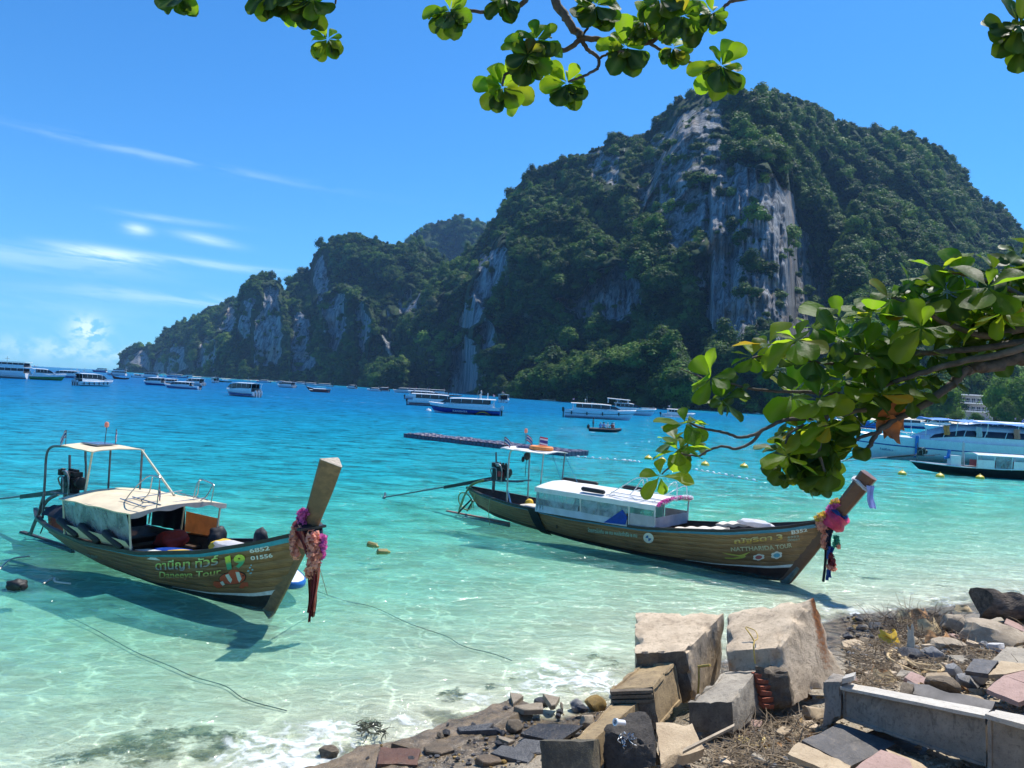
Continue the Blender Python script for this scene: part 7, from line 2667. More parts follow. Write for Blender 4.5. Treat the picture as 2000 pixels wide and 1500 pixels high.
# long post with a square cap
post = thing('gate_post', 'fallen gate post with a square stained cap lying at the water edge', 'gate post', (0, 0, 0))
o = hexa_solid('shaft', hx((1126, 1500, 9.35), (1163, 1510, 9.15), (1157, 1447, 9.25), (1124, 1442, 9.45), (1203, 1410, 10.9), (1252, 1412, 10.7), (1248, 1370, 10.75), (1203, 1367, 10.95)), M_CONC_BROWN, post, 16, .006, .02, 6, panels=(('top', .035, .012),))
o = hexa_solid('cap', hx((1056, 1545, 9.0), (1170, 1545, 8.9), (1160, 1446, 9.15), (1054, 1447, 9.25), (1064, 1545, 9.2), (1180, 1545, 9.1), (1171, 1443, 9.35), (1063, 1444, 9.45)), concrete('stained_post_cap', (.13, .115, .085), (.075, .065, .05), (.26, .22, .13), scale=4), post, 14, .004, .022, 7)
pt_ = thing('broken_slab', 'dark broken slab with a white pipe stub and torn wires', 'broken slab', (0, 0, 0))
hexa_solid('slab_body', hx((1178, 1512, 9.2), (1280, 1498, 9.0), (1286, 1462, 9.1), (1176, 1424, 9.35), (1182, 1500, 9.45), (1294, 1490, 9.3), (1262, 1388, 9.6), (1230, 1392, 9.65)), M_CONC_DARK, pt_, 18, .03, .05, 8)
mb = MB()
c_ = at(1207, 1411, 9.22)
rt = Vector((-.8, -.5, .25)).normalized().to_track_quat('Z', 'Y').to_matrix()
mb.lathe([(.036, -.1), (.036, .02), (.046, .022), (.046, .05), (.03, .05), (.028, -.05)], c_, 16, 'Z', rt)
mb.build('pipe_stub', M_GEL, pt_)
rnd = random.Random(5)
mb = MB()
for k in range(14):
    a_ = at(1222 + rnd.uniform(-8, 8), 1440 + rnd.uniform(-6, 6), 9.16)
    pts = [a_]
    for s_ in range(3):
        pts.append(pts[-1] + Vector((rnd.uniform(-.045, .045), rnd.uniform(-.05, .0), rnd.uniform(-.04, .04))))
    mb.tube(smooth_path(pts, 3), .006, 5)
mb.build('torn_wires', M_STEEL, pt_)
o = slab('broken_slab', [(1290, 1492), (1378, 1462), (1352, 1412), (1280, 1410)], [.75, .72, .86, .9], .12, M_SANDSTONE, 'tan slab of floor lying between the dark broken slab and the brick pillar', 'broken slab', 9, .012, .04)
mb = MB()
A2, B2 = on_z(1334, 1470, .92), on_z(1434, 1420, .86)
sd = Vector((.015, .04, 0))
mb.hexa([A2 - sd, B2 - sd, B2 - sd + Vector((0, 0, .03)), A2 - sd + Vector((0, 0, .03)), A2 + sd, B2 + sd, B2 + sd + Vector((0, 0, .03)), A2 + sd + Vector((0, 0, .03))])
o = mb.build('wooden_batten', mat('bleached_batten', (.40, .32, .22), .8, .2, 4), None, False)
tag(o, 'thin bleached wooden batten lying across the tan slab', 'batten')

# --- fallen balustrade on the right
BA = thing('balustrade', 'fallen grey balustrade beam between two broken posts at the right', 'balustrade', (0, 0, 0))
hexa_solid('post', hx((1606, 1422, 10.5), (1643, 1408, 10.2), (1643, 1330, 10.3), (1607, 1332, 10.6), (1622, 1405, 11.0), (1664, 1396, 10.8), (1664, 1322, 10.9), (1624, 1312, 11.1)), M_WALLGREY, BA, 16, .010, .05, 11)
hexa_solid('beam', hx((1645, 1405, 10.25), (1927, 1500, 8.75), (1924, 1402, 8.8), (1645, 1344, 10.3), (1668, 1396, 10.7), (1950, 1480, 9.1), (1930, 1396, 9.12), (1668, 1336, 10.65)), M_WALLGREY, BA, 30, .004, .014, 12, panels=(('front', .05, .02),))
hexa_solid('coping', hx((1640, 1347, 10.24), (1925, 1405, 8.72), (1925, 1398, 8.72), (1640, 1341, 10.24), (1664, 1341, 10.75), (1935, 1392, 9.2), (1935, 1386, 9.2), (1664, 1334, 10.75)), M_WALLTOP, BA, 24, .003, .012, 13)
hexa_solid('post_cap', hx((1644, 1336, 10.2), (1668, 1330, 10.15), (1668, 1320, 10.15), (1644, 1326, 10.2), (1650, 1328, 10.7), (1672, 1322, 10.65), (1672, 1312, 10.65), (1650, 1318, 10.7)), M_WALLTOP, BA, 8, .004, .012, 14)
hexa_solid('post', hx((1928, 1540, 8.55), (2040, 1600, 8.2), (2010, 1421, 8.3), (1927, 1397, 8.65), (1950, 1520, 9.1), (2080, 1560, 8.8), (2050, 1405, 8.9), (1945, 1388, 9.15)), M_WALLGREY, BA, 18, .005, .02, 15, panels=(('front', .06, .018),))
hexa_solid('coping', hx((1922, 1403, 8.5), (2030, 1434, 8.15), (2026, 1422, 8.15), (1924, 1394, 8.5), (1946, 1396, 9.1), (2070, 1422, 8.85), (2066, 1410, 8.85), (1946, 1386, 9.1)), M_WALLTOP, BA, 14, .003, .012, 16)
# --- slabs and flagstones round it
slab('marble_slab', [(1566, 1446), (1662, 1496), (1752, 1452), (1640, 1412)], [.80, .78, .82, .86], .05, M_SLATE, 'dark polished slab lying under the fallen balustrade', 'slab', 17, .003, .01)
slab('marble_slab', [(1690, 1432), (1900, 1512), (1980, 1500), (1720, 1420)], [.72, .72, .72, .76], .05, M_SLATE, 'long dark slab in the shadow behind the polished one', 'slab', 18, .003, .01)
slab('sandstone_slab', [(1532, 1470), (1650, 1520), (1664, 1494), (1560, 1450)], [.80, .80, .80, .82], .07, M_SANDSTONE, 'tan sandstone slab in front of the dark polished slab', 'slab', 19, .012, .03)
slab('flagstone', [(1640, 1520), (1800, 1540), (1775, 1482), (1720, 1462)], [.98, .98, 1.0, 1.0], .05, M_PINKTILE, 'pink grey flagstone at the bottom edge below the beam', 'flagstone', 20, .004, .012)
slab('sandstone_slab', [(1780, 1545), (1880, 1545), (1800, 1490), (1730, 1462)], [.9, .9, .92, .95], .05, M_SANDSTONE, 'narrow yellow slab edge beside the bottom flagstone', 'slab', 21, .01, .02)
FS = [((1925, 1345), (1990, 1372), (2040, 1350), (1960, 1318), M_PINKTILE, 'pink flagstone nearest to the right post'), ((1930, 1318), (1965, 1316), (2040, 1300), (1955, 1290), M_SANDSTONE, 'orange tan flagstone beyond the pink one'),
      ((1958, 1318), (2050, 1350), (2060, 1305), (2000, 1300), M_PINKTILE, 'pink flagstone cut by the right edge'), ((1935, 1292), (1990, 1300), (2050, 1270), (1965, 1262), M_CONC_GREY, 'grey flagstone under the pale boulder'),
      ((1885, 1310), (1930, 1316), (1950, 1290), (1900, 1286), M_SLATE, 'blue grey flagstone beside the white stone')]
for i, (a_, b_, c_, d_, m_, lab) in enumerate(FS):
    slab('flagstone', [a_, b_, c_, d_], [1.05, 1.07, 1.12, 1.1], .07, m_, lab, 'flagstone', 30 + i, .004, .012)
slab('timber_sheet', [(1768, 1352), (1936, 1388), (1945, 1370), (1770, 1326)], [.98, .98, 1.05, 1.08], .05, mat('grey_weathered_timber', (.17, .155, .14), .85, .25, 3, .4), 'long grey weathered sheet of timber behind the beam', 'timber', 40, .02, .03)
slab('broken_slab', [(1756, 1356), (1780, 1362), (1786, 1334), (1762, 1330)], [1.0, 1.0, 1.1, 1.1], .2, M_BROKEN, 'upright brown chunk at the left end of the timber sheet', 'rubble lump', 41, .03, .04)
# --- low edge of the old wall at the water
edge = smooth_path([on_z(x_, y_, .10) for x_, y_ in ((520, 1530), (640, 1486), (760, 1452), (880, 1411), (960, 1378), (1004, 1364))], 10)
inl = Vector((.52, -.85, 0))


def wet_top(u, v):
    f_ = u * (len(edge) - 1)
    i_ = min(int(f_), len(edge) - 2)
    q = edge[i_].lerp(edge[i_ + 1], f_ - i_)
    rag = .10 * mnoise.noise(q * 2.3) + .05 * mnoise.noise(q * 7.1)
    q = q + inl * (rag * (1 - v) - .04 + 1.35 * v * (1 - .55 * u))
    n1, n2, n3 = mnoise.noise(q * 1.9), mnoise.noise(q * 5.7), mnoise.noise(q * 15)
    z = .11 + .07 * v + .035 * n1 + .03 * n2 + .014 * n3 - (.32 if v < .02 else 0) - .16 * max(0, v - .8) * 5
    return Vector((q.x, q.y, z))


mb = MB()
mb.grid(wet_top, 90, 44)
o = mb.build('wet_slab', concrete('wet_brown_slab', (.26, .19, .115), (.10, .08, .055), (.04, .036, .032), rough=.28, scale=3.4), None, True, 60)
tag(o, 'low wet brown slab of the old sea wall with a ragged edge in the foam', 'slab')
slab('wet_tile', [(735, 1492), (815, 1494), (822, 1462), (742, 1458)], .2, .06, concrete('wet_red_tile', (.17, .085, .05), (.11, .055, .035), (.06, .04, .03), rough=.4), 'wet red brown tile lying behind the low footing', 'tile', 42, .006, .015)
slab('wet_plate', [(1016, 1432), (1090, 1450), (1140, 1416), (1050, 1412)], .3, .05, concrete('wet_dark_plate', (.05, .048, .046), (.03, .028, .027), (.08, .06, .045), rough=.3), 'dark wet plate sloping under the foam beside the gate post', 'plate', 43, .006, .015)

# --- broken plates of the old pavement on the wet ledge
rs = np.random.RandomState(5)
PLM = [concrete('wet_brown_plate', (.20, .14, .085), (.11, .08, .05), (.045, .04, .03), rough=.35, scale=5), concrete('wet_grey_plate', (.13, .125, .12), (.07, .068, .066), (.03, .03, .03), rough=.3, scale=5), concrete('wet_tan_plate', (.36, .29, .20), (.24, .19, .13), (.10, .08, .06), rough=.45, scale=5)]
PLN = ['brown', 'grey', 'tan']
PLS = [(860, 1462), (930, 1432), (985, 1446), (955, 1484), (1005, 1478), (1030, 1398), (1090, 1398), (1045, 1460), (1000, 1386), (780, 1474), (1120, 1432), (1075, 1386)]
for k, (x_, y_) in enumerate(PLS):
    q = on_ground(x_, y_, .03)
    q.z = max(q.z, .16)
    nc = rs.randint(5, 8)
    R_ = rs.uniform(.13, .30)
    an = np.sort(rs.rand(nc) * 6.283)
    ring = [(R_ * rs.uniform(.65, 1.2) * math.cos(a), R_ * rs.uniform(.55, 1.0) * math.sin(a)) for a in an]
    mb = MB()
    mb.loft([[(x2, y2, -.05) for x2, y2 in ring], [(x2, y2, .02) for x2, y2 in ring], [(x2 * .94, y2 * .94, .032) for x2, y2 in ring]])
    o = mb.build('broken_plate', PLM[k % 3], None, False)
    o.location = q
    o.rotation_euler = (rs.uniform(-.14, .14), rs.uniform(-.14, .14), 0)
    tag(o, 'wet %s fragment of old pavement on the ledge behind the low footing' % PLN[k % 3], 'pavement fragment', 'pavement fragments on the ledge')
PLM2 = [M_SANDSTONE, M_CONC_TAN, M_CONC_GREY, M_PINKTILE]
PLN2 = ['sandy', 'pale concrete', 'grey', 'pink grey']
for k, (x_, y_) in enumerate([(1668, 1262), (1690, 1300), (1700, 1252), (1664, 1330), (1735, 1256), (1720, 1316), (1770, 1322), (1800, 1336), (1836, 1330), (1850, 1302), (1880, 1290), (1872, 1246), (1840, 1222), (1900, 1258), (1978, 1252), (1990, 1282), (1905, 1350), (1820, 1262), (1690, 1228), (1985, 1225), (1300, 1496), (1420, 1490), (1490, 1486), (1465, 1424), (1530, 1430), (1584, 1420)]):
    q = on_ground(x_, y_, .05)
    nc = rs.randint(4, 7)
    R_ = rs.uniform(.13, .32)
    an = np.sort(np.linspace(0, 6.283, nc, endpoint=False) + rs.rand(nc) * .7)
    ring = [(R_ * rs.uniform(.7, 1.2) * math.cos(a), R_ * rs.uniform(.55, 1.0) * math.sin(a)) for a in an]
    mb = MB()
    mb.loft([[(x2, y2, -.06) for x2, y2 in ring], [(x2, y2, .025) for x2, y2 in ring], [(x2 * .95, y2 * .95, .036) for x2, y2 in ring]])
    o = mb.build('broken_plate', PLM2[k % 4], None, False)
    o.location = q
    o.rotation_euler = (rs.uniform(-.3, .3), rs.uniform(-.3, .3), rs.uniform(0, 6.28))
    tag(o, 'broken %s paving fragment lying %s' % (PLN2[k % 4], 'among the roots left of the balustrade' if x_ < 1640 else 'in the driftwood behind the balustrade'), 'paving fragment', 'paving fragments in the rubble')

# --- stones one can pick out
def stone_mesh(seed, m, sub=2, flat=.62, ang=.35):
    bm = bmesh.new()
    bmesh.ops.create_icosphere(bm, subdivisions=sub, radius=.5)
    rnd_ = random.Random(seed)
    pl = [(Vector((rnd_.gauss(0, 1), rnd_.gauss(0, 1), rnd_.gauss(0, .8))).normalized(), rnd_.uniform(.26, .44)) for _ in range(9)]
    for v_ in bm.verts:
        q = v_.co.copy()
        for n_, d_ in pl:
            e_ = q.dot(n_) - d_
            if e_ > 0:
                q -= n_ * e_ * .9
        q *= 1 + .16 * mnoise.noise(q * 4 + Vector((seed, 0, 0)))
        v_.co = Vector((q.x, q.y, q.z * flat))
    me = bpy.data.meshes.new('stone')
    bm.to_mesh(me)
    bm.free()
    shade(me, 28)
    me.materials.append(m)
    return me


M_ST_DARK = concrete('wet_dark_stone', (.075, .075, .08), (.035, .036, .04), (.14, .12, .10), scale=5, rough=.45)
M_ST_GREY = concrete('grey_stone', (.34, .33, .32), (.20, .20, .20), (.42, .38, .32), scale=5)
M_ST_TAN = concrete('tan_stone', (.46, .37, .26), (.30, .24, .17), (.55, .47, .36), scale=5)
M_ST_WHITE = concrete('white_stone', (.74, .72, .69), (.58, .56, .53), (.40, .37, .33), scale=5)
M_ST_OCHRE = concrete('ochre_stone', (.42, .27, .07), (.28, .17, .05), (.12, .09, .05), scale=6, rough=.5)
M_ST_WEED = concrete('weedy_stone', (.085, .095, .04), (.04, .05, .025), (.14, .13, .07), scale=6, rough=.6)
NAMED = [(1945, 1240, 110, 40, M_ST_TAN, 'large flat tan boulder under the weathered log', .8), (1990, 1200, 60, 34, M_ST_TAN, 'pale boulder at the right edge behind the flat tan one', .7), (1872, 1222, 52, 36, M_ST_TAN, 'brown boulder left of the flat tan one', .8),
         (1947, 1264, 38, 20, M_ST_WHITE, 'smooth pale oval stone below the flat tan boulder', .8), (1912, 1324, 40, 34, M_ST_WHITE, 'bright white stone beside the blue grey flagstone', .9), (1866, 1313, 36, 34, M_ST_GREY, 'light grey stone left of the white one', .9),
         (1893, 1334, 46, 28, M_ST_GREY, 'dark grey stone in front of the white one', .8), (1825, 1278, 46, 26, M_ST_GREY, 'blue grey stone above the rope coil', .8), (1782, 1280, 50, 22, M_ST_DARK, 'dark flat stone under the white plastic', .7), (1860, 1262, 60, 20, M_ST_TAN, 'long tan stone right of the rope coil', .5),
         (1712, 1226, 32, 22, M_ST_DARK, 'rounded dark stone with a pale underside near the waterline', .9), (1162, 1374, 40, 28, M_ST_OCHRE, 'ochre stone in the foam left of the pillar piece', .9), (1125, 1378, 26, 24, M_ST_GREY, 'grey stone in the foam beside the ochre one', .9),
         (1006, 1420, 34, 22, M_BROKEN, 'brown stone on the wet ledge near the dark plate', .9), (1148, 1410, 36, 26, M_ST_TAN, 'tan stone tucked behind the gate post', .8), (1060, 1372, 30, 14, M_ST_DARK, 'low dark rock awash left of the ochre stone', .8),
         (640, 1470, 36, 18, M_BROKEN, 'brown stone at the left end of the footing', .8), (1345, 1452, 30, 16, M_ST_GREY, 'grey chunk under the wooden batten', .8), (1592, 1396, 44, 30, M_SANDSTONE, 'tan chunk left of the balustrade post', .8), (1850, 1340, 70, 30, M_BROKEN, 'brown chunk behind the coping', .8), (1905, 1372, 40, 26, M_SANDSTONE, 'yellow tan chunk at the right end of the timber sheet', .9)]
for i, (x_, y_, wp, hp, m_, lab, fl_) in enumerate(NAMED):
    q = on_ground(x_, y_ + hp * .35, .03)
    w_ = wp * q.y / F_PX
    me_ = stone_mesh(100 + i, m_, 3, fl_)
    o = link_mesh('stone', me_, None, q + Vector((0, w_ * .2, hp * q.y / F_PX * .25)))
    o.scale = (w_ * 1.15, w_ * 1.0, max(.25 * w_, hp * q.y / F_PX * 1.25) / fl_)
    o.rotation_euler = (0, 0, i * .37 % .8 - .4)
    tag(o, lab, 'stone')
# many alike stones in the rubble and along the wet edge
rs = np.random.RandomState(12)
VAR = {'dry': [stone_mesh(200 + k, (M_ST_TAN, M_ST_GREY, M_BROKEN, M_SANDSTONE, M_ST_GREY)[k % 5], 1, .7) for k in range(10)], 'wet': [stone_mesh(220 + k, (M_ST_DARK, M_ST_DARK, M_ST_OCHRE, M_ST_DARK, M_BROKEN)[k % 5], 1, .75) for k in range(10)], 'sunk': [stone_mesh(240 + k, (M_ST_WEED, M_ST_DARK)[k % 2], 2, .8) for k in range(6)]}
n_ = 0
REG = [('wet', 70, [(1640, 1200), (1860, 1200), (1860, 1232), (1720, 1258), (1645, 1250)], 10, 26, 'wet stone along the waterline behind the tilted block', 'stones along the waterline'),
       ('wet', 34, [(640, 1496), (820, 1445), (1000, 1385), (1140, 1395), (1120, 1440), (1050, 1500)], 8, 26, 'wet stone on the ledge behind the low footing', 'wet stones on the ledge'),
       ('dry', 90, [(1650, 1255), (1900, 1240), (1990, 1285), (1900, 1340), (1660, 1320)], 10, 30, 'loose stone among the driftwood behind the balustrade', 'loose stones in the rubble'),
       ('dry', 40, [(1290, 1480), (1440, 1430), (1600, 1390), (1640, 1450), (1540, 1500), (1250, 1510)], 10, 28, 'loose stone among the roots in front of the brick pillar', 'stones among the roots')]
for kind_, cnt, poly, lo, hi, lab, grp in REG:
    xs = [q[0] for q in poly]
    ys = [q[1] for q in poly]
    k = 0
    while k < cnt:
        x_, y_ = rs.uniform(min(xs), max(xs)), rs.uniform(min(ys), max(ys))
        if not in_poly(np.array([x_]), np.array([y_]), poly)[0]:
            continue
        k += 1
        q = on_ground(x_, y_, .02)
        w_ = (lo + (hi - lo) * rs.rand() ** 1.8) * q.y / F_PX
        vs = VAR[kind_]
        o = link_mesh('stone' if kind_ != 'sunk' else 'sunken_stone', vs[rs.randint(len(vs))], None, q + Vector((0, 0, (-.25 if kind_ == 'sunk' else .12) * w_)))
        if kind_ == 'sunk':
            o.location.z = min(gz(q.x, q.y) + .06 * w_, -.06 - .16 * w_)
            lab_ = lab
        if kind_ == 'wet' and x_ < 1150:
            o.location.z = max(o.location.z, .14)
        o.scale = (w_ * rs.uniform(.8, 1.3), w_ * rs.uniform(.7, 1.1), w_ * rs.uniform(.7, 1.1))
        o.rotation_euler = (rs.uniform(-.3, .3), rs.uniform(-.3, .3), rs.uniform(0, 6.28))
        sz_ = 'tiny ' if w_ < (lo + (hi - lo) * .12) * q.y / F_PX else ('small ' if w_ < (lo + (hi - lo) * .4) * q.y / F_PX else 'larger ')
        cn_ = {'pinkish': '', 'tan_stone': 'tan ', 'grey_stone': 'grey ', 'broken_brown_mortar': 'brown ', 'tan_sandstone': 'sandy ', 'wet_dark_stone': 'blackish ', 'ochre_stone': 'ochre ', 'weedy_stone': 'green '}.get(o.data.materials[0].name, '')
        tag(o, sz_ + cn_ + lab, 'stone', grp)


# --- gravel, twigs and roots: too many to count
def px_pick(poly, n):
    xs = [q[0] for q in poly]
    ys = [q[1] for q in poly]
    out_ = []
    while len(out_) < n:
        X = rs.uniform(min(xs), max(xs), n * 3)
        Y = rs.uniform(min(ys), max(ys), n * 3)
        k = in_poly(X, Y, poly)
        out_ += list(zip(X[k], Y[k]))
    return out_[:n]


def gravel(name, spots, m, lo, hi):
    base = bmesh.new()
    bmesh.ops.create_icosphere(base, subdivisions=1, radius=.5)
    bv = np.array([v_.co[:] for v_ in base.verts])
    bf = [[v_.index for v_ in f.verts] for f in base.faces]
    base.free()
    mb = MB()
    for x_, y_ in spots:
        q = on_z(x_, y_, .5)
        z_ = gz(q.x, q.y)
        q = on_z(x_, y_, z_)
        z_ = gz(q.x, q.y)
        s_ = lo + (hi - lo) * rs.rand() ** 2
        a = rs.rand() * 6.28
        j = bv * (1 + .35 * (rs.rand(len(bv), 1) - .5)) * np.array([s_, s_ * rs.uniform(.5, 1), s_ * rs.uniform(.3, .7)])
        j = np.stack([j[:, 0] * math.cos(a) - j[:, 1] * math.sin(a), j[:, 0] * math.sin(a) + j[:, 1] * math.cos(a), j[:, 2]], -1) + np.array([q.x, q.y, z_ + .2 * s_])
        mb.add(j, bf)
    return mb.build(name, m, None, False, kind='stuff')


gravel('gravel', px_pick([(1640, 1235), (1900, 1215), (2000, 1260), (2000, 1420), (1660, 1340)], 1500), M_ST_TAN, .03, .10)
gravel('gravel', px_pick([(1640, 1235), (1900, 1215), (2000, 1260), (2000, 1420), (1660, 1340)], 900), M_SANDSTONE, .03, .12)
gravel('gravel', px_pick([(1250, 1480), (1440, 1410), (1620, 1380), (2000, 1420), (2000, 1500), (1220, 1500)], 1500), M_ST_TAN, .025, .09)
gravel('gravel', px_pick([(600, 1500), (820, 1440), (1000, 1375), (1190, 1380), (1180, 1500)], 260), M_ST_DARK, .03, .09)
gravel('gravel', px_pick([(600, 1500), (820, 1440), (1000, 1380), (1190, 1380), (1180, 1500)], 140), M_ST_OCHRE, .02, .06)
gravel('gravel', px_pick([(1640, 1196), (1860, 1196), (1860, 1240), (1650, 1260)], 350), M_ST_DARK, .03, .10)


def twigs(name, spots, m, l0, l1, r0, r1, up=.25):
    mb = MB()
    for x_, y_ in spots:
        q = on_z(x_, y_, .6)
        q = on_z(x_, y_, gz(q.x, q.y) + .04)
        L_ = l0 + (l1 - l0) * rs.rand() ** 1.6
        a = rs.rand() * 6.28
        d = Vector((math.cos(a), math.sin(a), rs.uniform(-.05, up)))
        pts = [q]
        for k in range(4):
            d = (d + Vector((rs.uniform(-.5, .5), rs.uniform(-.5, .5), rs.uniform(-.28, .22)))).normalized()
            pts.append(pts[-1] + d * L_ / 4)
        r_ = rs.uniform(r0, r1)
        mb.tube(pts, [r_, r_ * .9, r_ * .7, r_ * .5, r_ * .25], 4, False)
    return mb.build(name, m, None, True, 60, kind='stuff')


twigs('driftwood_twigs', px_pick([(1430, 1440), (1480, 1395), (1590, 1400), (1600, 1440), (1540, 1500), (1380, 1500), (1400, 1460)], 620), M_TWIG, .15, .55, .004, .012, .5)
twigs('driftwood_twigs', px_pick([(1650, 1265), (1740, 1235), (1800, 1260), (1760, 1330), (1680, 1350)], 600), M_TWIG, .15, .6, .004, .012, .4)
twigs('driftwood_twigs', px_pick([(1690, 1215), (1790, 1195), (1870, 1215), (1860, 1250), (1720, 1250)], 520), mat('grey_brown_twigs', (.20, .15, .10), .9, .3, 3, 0), .2, .8, .004, .010, .9)
twigs('driftwood_twigs', px_pick([(1880, 1240), (1990, 1270), (1950, 1310), (1800, 1330), (1790, 1280)], 480), M_TWIG, .15, .6, .004, .012, .3)
twigs('weed_tangle', px_pick([(695, 1412), (745, 1410), (755, 1432), (705, 1440)], 60), mat('wet_weed', (.05, .05, .02), .5, .3, 6, 0), .08, .26, .006, .014, .35)

# the same litter goes on along the shore to the right
gravel('gravel', px_pick([(1990, 1190), (2350, 1190), (2700, 1330), (2500, 1600), (1990, 1500)], 1600), M_ST_TAN, .04, .14)
gravel('gravel', px_pick([(1990, 1190), (2350, 1190), (2700, 1330), (2500, 1600), (1990, 1500)], 700), M_ST_GREY, .05, .2)
twigs('driftwood_twigs', px_pick([(1990, 1200), (2300, 1200), (2500, 1330), (2300, 1450), (1990, 1420)], 700), M_TWIG, .2, .7, .004, .012, .4)

# --- driftwood log, husks, plastic, rope
q = on_ground(1950, 1178)
lg = MB()
rings = []
for i in range(14):
    u = i / 13
    c_ = at(1915 + 110 * u, 1168 + 12 * u, 17.3 - .5 * u) - Vector((0, 0, .12))
    r_ = .34 * (1 - .30 * u)
    rings.append([c_ + Vector((-.12 * math.sin(a * 2), r_ * math.cos(a) * (1 + .2 * mnoise.noise(Vector((u * 6, a, 1)))), r_ * math.sin(a) * (1 + .45 * mnoise.noise(Vector((u * 4, a * 1.3, 5)))))) for a in (6.2832 * k / 14 for k in range(14))])
lg.loft(rings)
o = lg.build('driftwood_log', mat('charred_driftwood', (.13, .10, .075), .9, .35, 3, .8, bdist=.05, stretch=(1, 3, 3)), None, True, 40)
tag(o, 'thick dark weathered log on the waterline at the right edge', 'log')


def husk(label, cat, name, px, py, wdt, hgt, m, seed, curl=1.2, stand=.5):
    q = on_ground(px, py, .02)
    rnd_ = random.Random(seed)
    a0 = rnd_.uniform(0, 6)
    mb = MB()

    def f(u, v):
        a = (u - .5) * curl * 2
        r_ = wdt * .5
        n_ = mnoise.noise(Vector((u * 3 + seed, v * 3, seed)))
        return Vector((r_ * math.sin(a) * (1 - .35 * v), r_ * (1 - math.cos(a)) * .8 + .12 * n_ * wdt + (1 - stand) * v * hgt, hgt * v * stand + .16 * hgt * n_ + .1 * hgt * math.sin(u * 9 + seed) * v))
    mb.grid(f, 12, 9, .006)
    o = mb.build(name, m, None, True, 50)
    o.location = q
    o.rotation_euler.z = rnd_.uniform(-.6, .6)
    return tag(o, label, cat)


M_PALEHUSK = mat('pale_dry_husk', (.62, .46, .24), .8, .25, 8, .5)
husk('crumpled yellow plastic sheet in the driftwood', 'plastic sheet', 'plastic_sheet', 1752, 1262, .55, .34, M_BAG_YELLOW, 1, 1.4, .7)
husk('pointed off-white plastic scrap standing beside the yellow sheet', 'plastic scrap', 'plastic_scrap', 1785, 1276, .30, .52, mat('off_white_plastic', (.66, .64, .50), .6, .15, 6, .4), 2, 1.0, .9)
for i, (x_, y_, w_, h_, lab) in enumerate(((1776, 1216, .5, .34, 'pale dry palm husk leftmost at the waterline'), (1806, 1214, .5, .36, 'orange brown dry palm husk behind the yellow sheet'), (1828, 1240, .6, .40, 'curled tan palm husk right of the off-white scrap'), (1850, 1262, .7, .30, 'long pale palm husk lying beside the tan stone'),
                                           (1740, 1334, .5, .25, 'pale dry husk at the back of the coping'), (1718, 1326, .4, .22, 'golden dry husk left of the brown chunk'), (1888, 1196, .45, .22, 'pale husk in front of the log'))):
    husk(lab, 'palm husk', 'palm_husk', x_, y_, w_, h_, M_PALEHUSK if i % 2 == 0 else mat('orange_dry_husk', (.48, .25, .10), .8, .25, 8, .5), 10 + i, 1.3, .6)
o = husk('torn yellow cloth lying among the roots', 'cloth', 'torn_cloth', 1470, 1462, .5, .16, mat('straw_cloth', (.66, .50, .20), .8, .2, 6, .4), 30, 1.2, .4)
rp = [on_ground(x_, y_, .06 + .03 * (k % 2)) for k, (x_, y_) in enumerate(((1736, 1282), (1745, 1268), (1762, 1276), (1775, 1292), (1800, 1306), (1830, 1312), (1842, 1308), (1836, 1300), (1815, 1300), (1788, 1296), (1764, 1288), (1752, 1274), (1738, 1270), (1735, 1284), (1752, 1296), (1780, 1310), (1800, 1320)))]
mb = MB()
mb.tube(smooth_path(rp, 6), .028, 7)
o = mb.build('rope_coil', M_ROPE, None)
tag(o, 'thick tan rope lying in loops on the driftwood', 'rope')
# dead leaves, one by one
lm = MB()
lm.grid(lambda u, v: Vector(((u - .5), (v - .5) * .55 * math.sin(math.pi * min(.97, max(.03, u))) ** .7, .16 * (abs(v - .5) * 2) ** 2 + .18 * (u - .5) ** 2)), 6, 4)
lms = []
for k, c_ in enumerate(((.36, .20, .08), (.50, .33, .14), (.22, .12, .06))):
    me_ = lm.mesh('dead_leaf')
    me_.materials.append(mat('dead_leaf_%s' % ('brown', 'straw', 'dark')[k], c_, .8, .3, 5, .2))
    lms.append(me_)
for k, (x_, y_) in enumerate(px_pick([(1400, 1450), (1500, 1400), (1650, 1260), (1850, 1215), (1990, 1280), (1900, 1360), (1700, 1330), (1560, 1490)], 60)):
    q = on_ground(x_, y_, .05)
    o = link_mesh('dead_leaf', lms[k % 3], None, q)
    s_ = rs.uniform(.12, .24)
    o.scale = (s_, s_, s_)
    o.rotation_euler = (rs.uniform(-.5, .5), rs.uniform(-.5, .5), rs.uniform(0, 6.28))
    tag(o, ('brown', 'straw coloured', 'dark')[k % 3] + ' dry leaf lying ' + ('among the roots left of the balustrade' if x_ < 1640 else 'in the driftwood behind the balustrade'), 'leaf', 'dry leaves in the rubble')

